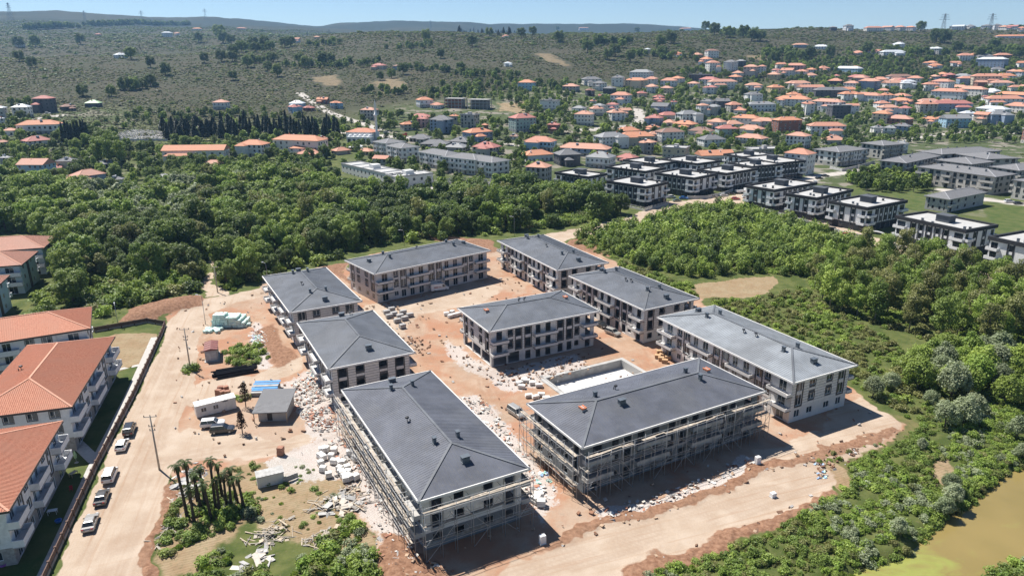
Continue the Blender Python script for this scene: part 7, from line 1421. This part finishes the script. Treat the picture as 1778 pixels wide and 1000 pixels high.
# ---- trees among the houses and on the hills
CEM = PT([(204, 256), (204, 226), (240, 222), (292, 226), (296, 256)])
def infront(P):
    ok = np.ones(len(P), bool)
    for x, y, an, a, b in _FT:
        rr_ = math.hypot(x, y); u = np.array([-x, -y]) / rr_; d = P - (x, y); f = d @ u; l = np.abs(d @ np.array([-u[1], u[0]])); ok &= ~((f > 0) & (f < 13 + rr_ * .012) & (l < max(a, b) * .8))
    return ok
tw = []
for q, n, mind in (([(0, 205), (0, 345), (300, 345), (420, 318), (560, 308), (570, 250), (300, 250), (180, 225)], 420, 6.0), ([(180, 215), (300, 245), (600, 245), (600, 215), (420, 190), (240, 195)], 120, 7), ([(570, 300), (560, 220), (640, 200), (860, 210), (1000, 180), (1200, 120), (1500, 100), (1778, 110), (1778, 250), (1560, 250), (1500, 290), (1300, 265), (1100, 275), (960, 300), (880, 330), (640, 345)], 1900, 5.5), ([(1280, 108), (1340, 92), (1480, 92), (1580, 112), (1620, 140), (1500, 142), (1420, 128), (1320, 122)], 260, 8), ([(720, 165), (860, 140), (1000, 150), (990, 190), (940, 205), (860, 176), (760, 178)], 200, 7), ([(1470, 318), (1520, 300), (1620, 312), (1640, 330), (1560, 336), (1500, 330)], 60, 4.5)):
    p = sample(PT(q), n, mind, 40, lambda r: clear(r, .8) & offroad(r) & infront(r) & (polysd(r, CEM) < 0)); tw += [tuple(x) for x in p]
tw = np.array(tw); HP = [('oak', v, l, .12) for l in ('dark', 'mid', 'bright') for v in (0, 1)] + [('tall', 0, 'dark', .3)]; proto_collection('town', HP); s_ = RNG.uniform(.4, 1.0, len(tw))
pt = proj(np.column_stack([tw, zt(tw[:, 0], tw[:, 1])])); big = (s_ > .72) & (pt[:, 0] > 5) & (pt[:, 0] < 1770); idx = np.where(big)[0][:110]; isind = np.zeros(len(tw), bool); isind[idx] = True
for i in idx:
    leaf = random.choice(('dark', 'mid', 'mid', 'bright')); tree(tw[i][0], tw[i][1], random.choice(('oak', 'oak', 'oak', 'willow')) if leaf != 'dark' else 'oak', leaf, s_[i], nearby(*pt[i]), 'garden trees of the town')
r_ = ~isind; scatter('garden_shrubbery', np.column_stack([tw[r_], zt(tw[r_, 0], tw[r_, 1])]), np.column_stack([s_[r_]] * 3) * .8, 'town', RNG.integers(0, len(HP), r_.sum()), 'small garden trees and hedges among the town houses', 'shrubbery')
for k in range(74):   # the cypress row and its pines by the cemetery
    t = k / 73; px = 285 + 305 * t + random.uniform(-5, 5); py = 238 - 6 * math.sin(t * 3) + random.uniform(-8, 8); g = gt(px, py); kd = 'cypress' if t > .42 or random.random() < .4 else 'pine'
    tree(g[0], g[1], kd, 'conifer', random.uniform(1.1, 1.5), 'in the dark row behind the orange roofs', 'cypresses and pines beside the cemetery', random.uniform(.75, .95))
for px, py in ((118, 248), (123, 250), (128, 250), (134, 252), (140, 252), (146, 250), (150, 248), (154, 250), (112, 252)): g = gt(px, py); tree(g[0], g[1], 'cypress', 'conifer', random.uniform(1.0, 1.25), 'in the cluster left of the cemetery', 'cypresses left of the cemetery', 1.15)
for px, py, s in ((172, 288), (182, 286), (192, 290), (202, 285), (212, 290), (178, 280), (198, 280)) and [(172, 288, 1.5), (182, 286, 1.6), (192, 290, 1.5), (202, 285, 1.6), (212, 290, 1.4), (178, 280, 1.7), (198, 280, 1.7)]:
    g = gt(px, py); tree(g[0], g[1], 'tall', 'mid', s, 'in the high poplar group below the cemetery', 'poplars below the cemetery')
HT = '228 104;262 118;288 132;216 157;232 156;248 154;262 150;145 168;194 168;345 74;388 76;402 78;381 66;355 110;385 108;404 108;430 118;436 110;475 108;465 124;482 134;405 140;140 78;33 83;62 82;34 107;56 118;405 98;420 92;440 86;445 92;460 86;470 88;495 84;505 82;520 112;530 118;560 112;575 112;660 140;680 136;700 130;765 102;800 126;740 72;970 74;1106 58;968 54;1038 78;1055 104;1068 98;1094 108;1146 84;1165 76;1225 54;1240 62;1262 66;1290 66;1305 72;1320 72;1330 100;1345 110;1370 108;1405 102;1390 104;1598 56;1660 92;1700 102;1755 96;1725 88;1770 102;1440 100;1310 66;1625 74;1640 76;1505 92;1180 170;1255 165;1290 170;820 82;1150 100;850 64;905 66;925 62;1080 84;1020 92'
for i, q in enumerate(HT.split(';')):
    px, py = map(float, q.split()); g = gt(px, py); r = math.hypot(g[0], g[1]); tree(g[0], g[1], 'oak', 'dark' if i % 4 else 'mid', min(max(.0016 * r, .9), 3.2) * random.uniform(.8, 1.1), nearby(px, py), 'lone dark trees on the hills', .95)
p = sample(PT([(792, 66), (800, 56), (880, 55), (905, 60), (880, 68), (820, 70)]), 70, 9)
for x in p: tree(x[0], x[1], 'pine', 'conifer', random.uniform(1.1, 1.7), 'in the dark pine wood on the skyline', 'pines of the skyline wood')
BELTS = [((415, 87), (466, 88)), ((493, 114), (600, 117)), ((527, 80), (585, 77)), ((590, 112), (646, 112)), ((682, 83), (740, 82)), ((716, 120), (811, 131)), ((811, 131), (896, 136)), ((763, 160), (848, 160)), ((1246, 61), (1320, 66)), ((1314, 92), (1416, 98)), ((1477, 92), (1654, 98)), ((1688, 92), (1778, 92)), ((205, 160), (265, 150)), ((430, 112), (470, 104)), ((930, 150), (1010, 150)), ((640, 158), (700, 168)), ((0, 186), (60, 184)), ((1000, 78), (1100, 74)), ((1100, 95), (1210, 105)), ((40, 52), (140, 48)), ((160, 47), (330, 44))]
bp = []
for a_, b_ in BELTS:
    A, B = gt(*a_)[:2], gt(*b_)[:2]; n_ = int(np.hypot(*(B - A)) / 3.2)
    for k in range(n_): bp.append(A + (B - A) * random.random() + np.array([random.gauss(0, 6), random.gauss(0, 12)]))
bp = np.array(bp); bs = RNG.uniform(.5, 1.25, len(bp)) * np.clip(np.hypot(bp[:, 0], bp[:, 1]) / 1300, .8, 1.8)
scatter('tree_belts', np.column_stack([bp, zt(bp[:, 0], bp[:, 1])]), np.column_stack([bs] * 3), 'town', RNG.integers(0, 4, len(bp)), 'dark hedgerows and tree belts crossing the hills', 'tree belt')
uniq(TREES)
for o, Cn in DEADTREES:
    v, f = leaves(Cn, np.tile([0, 0, .6], (len(Cn), 1)), RNG.uniform(.12, .26, len(Cn)), 3); obj('crown', pymesh('crown', v, f, [LEAF['brown']], np.repeat(RNG.random(len(Cn)), 4)), o)
# hillside scrub
HL = [('bush', 0, 'scrub', .14), ('bush', 1, 'scrub', .14), ('bush', 2, 'olive', .14), ('bush', 0, 'dark', .16), ('bush', 1, 'scrub', .14)]; proto_collection('hill', HL)
n = 110000; az = RNG.uniform(-.68, .68, n); rr = np.exp(RNG.uniform(math.log(560), math.log(3200), n)); hx, hy = rr * np.sin(az), rr * np.cos(az); hz = zt(hx, hy); pt = proj(np.column_stack([hx, hy, hz]))
town = (pt[:, 0] > 600) & (pt[:, 1] > 140 + np.clip((1000 - pt[:, 0]) * .12, 0, 60)); den = fbm(hx / 90, hy / 90, 15, 3); rows_ = .5 + .5 * np.sin(hx * .35 + hy * .9 + 3 * fbm(hx / 60, hy / 60, 4, 2)); dryp = np.zeros(n, bool)
for q in DRYHILL: dryp |= polysd(np.column_stack([hx, hy]), PT(q)) > 0
ok = (den + .25 * rows_ * (den < .55) + RNG.normal(0, .12, n) > .42) & ~dryp & (RNG.random(n) < np.where(town, .12, 1)) & clear(np.column_stack([hx, hy]), .5)
hx, hy, hz, rr, den = hx[ok], hy[ok], hz[ok], rr[ok], den[ok]; s_ = RNG.uniform(.7, 1.5, len(hx)) * np.clip(rr / 1000, .75, 2.2) * (.6 + .8 * den); s_ *= np.where(RNG.random(len(hx)) < .03, 2.1, 1)
scatter('hillside_scrub', np.column_stack([hx, hy, hz - .1]), np.column_stack([s_, s_, s_ * .5]), 'hill', np.where(s_ > 2.8, 3, RNG.integers(0, 5, len(hx))), 'dusty hazel scrub covering the hills', 'scrub')

# every repeated label gets its rank from left to right
_by = {}
for _o in list(COL.objects):
    if _o.parent is None and 'label' in _o.keys() and 'category' in _o.keys() and _o.get('kind') is None: _by.setdefault(_o['label'], []).append(_o)
for _l, _os in _by.items():
    if len(_os) < 2: continue
    _q = sorted(_os, key=lambda o: float(proj(tuple(o.location))[0][0]))
    for _k, _o in enumerate(_q):
        if len(_l.split()) <= 13 and _k < len(NUMW): _o['label'] = _l + ', ' + NUMW[_k] + ' from left'
# ================================================================ haze
def build_haze():
    m = bpy.data.materials.new('summer haze'); m.use_nodes = True; t = m.node_tree; t.nodes.remove(t.nodes['Principled BSDF'])
    v = t.nodes.new('ShaderNodeVolumePrincipled'); v.inputs['Color'].default_value = (.36, .64, 1.0, 1); v.inputs['Density'].default_value = 0.000075; v.inputs['Anisotropy'].default_value = .2
    t.links.new(v.outputs[0], t.nodes['Material Output'].inputs['Volume'])
    b = MB(); b.box(-6300, 6300, -300, 6300, -40, 300); o = b.build('haze', m); o['kind'] = 'stuff'; o['label'] = 'thin blue summer haze over the valley'; o['category'] = 'haze'
build_haze()
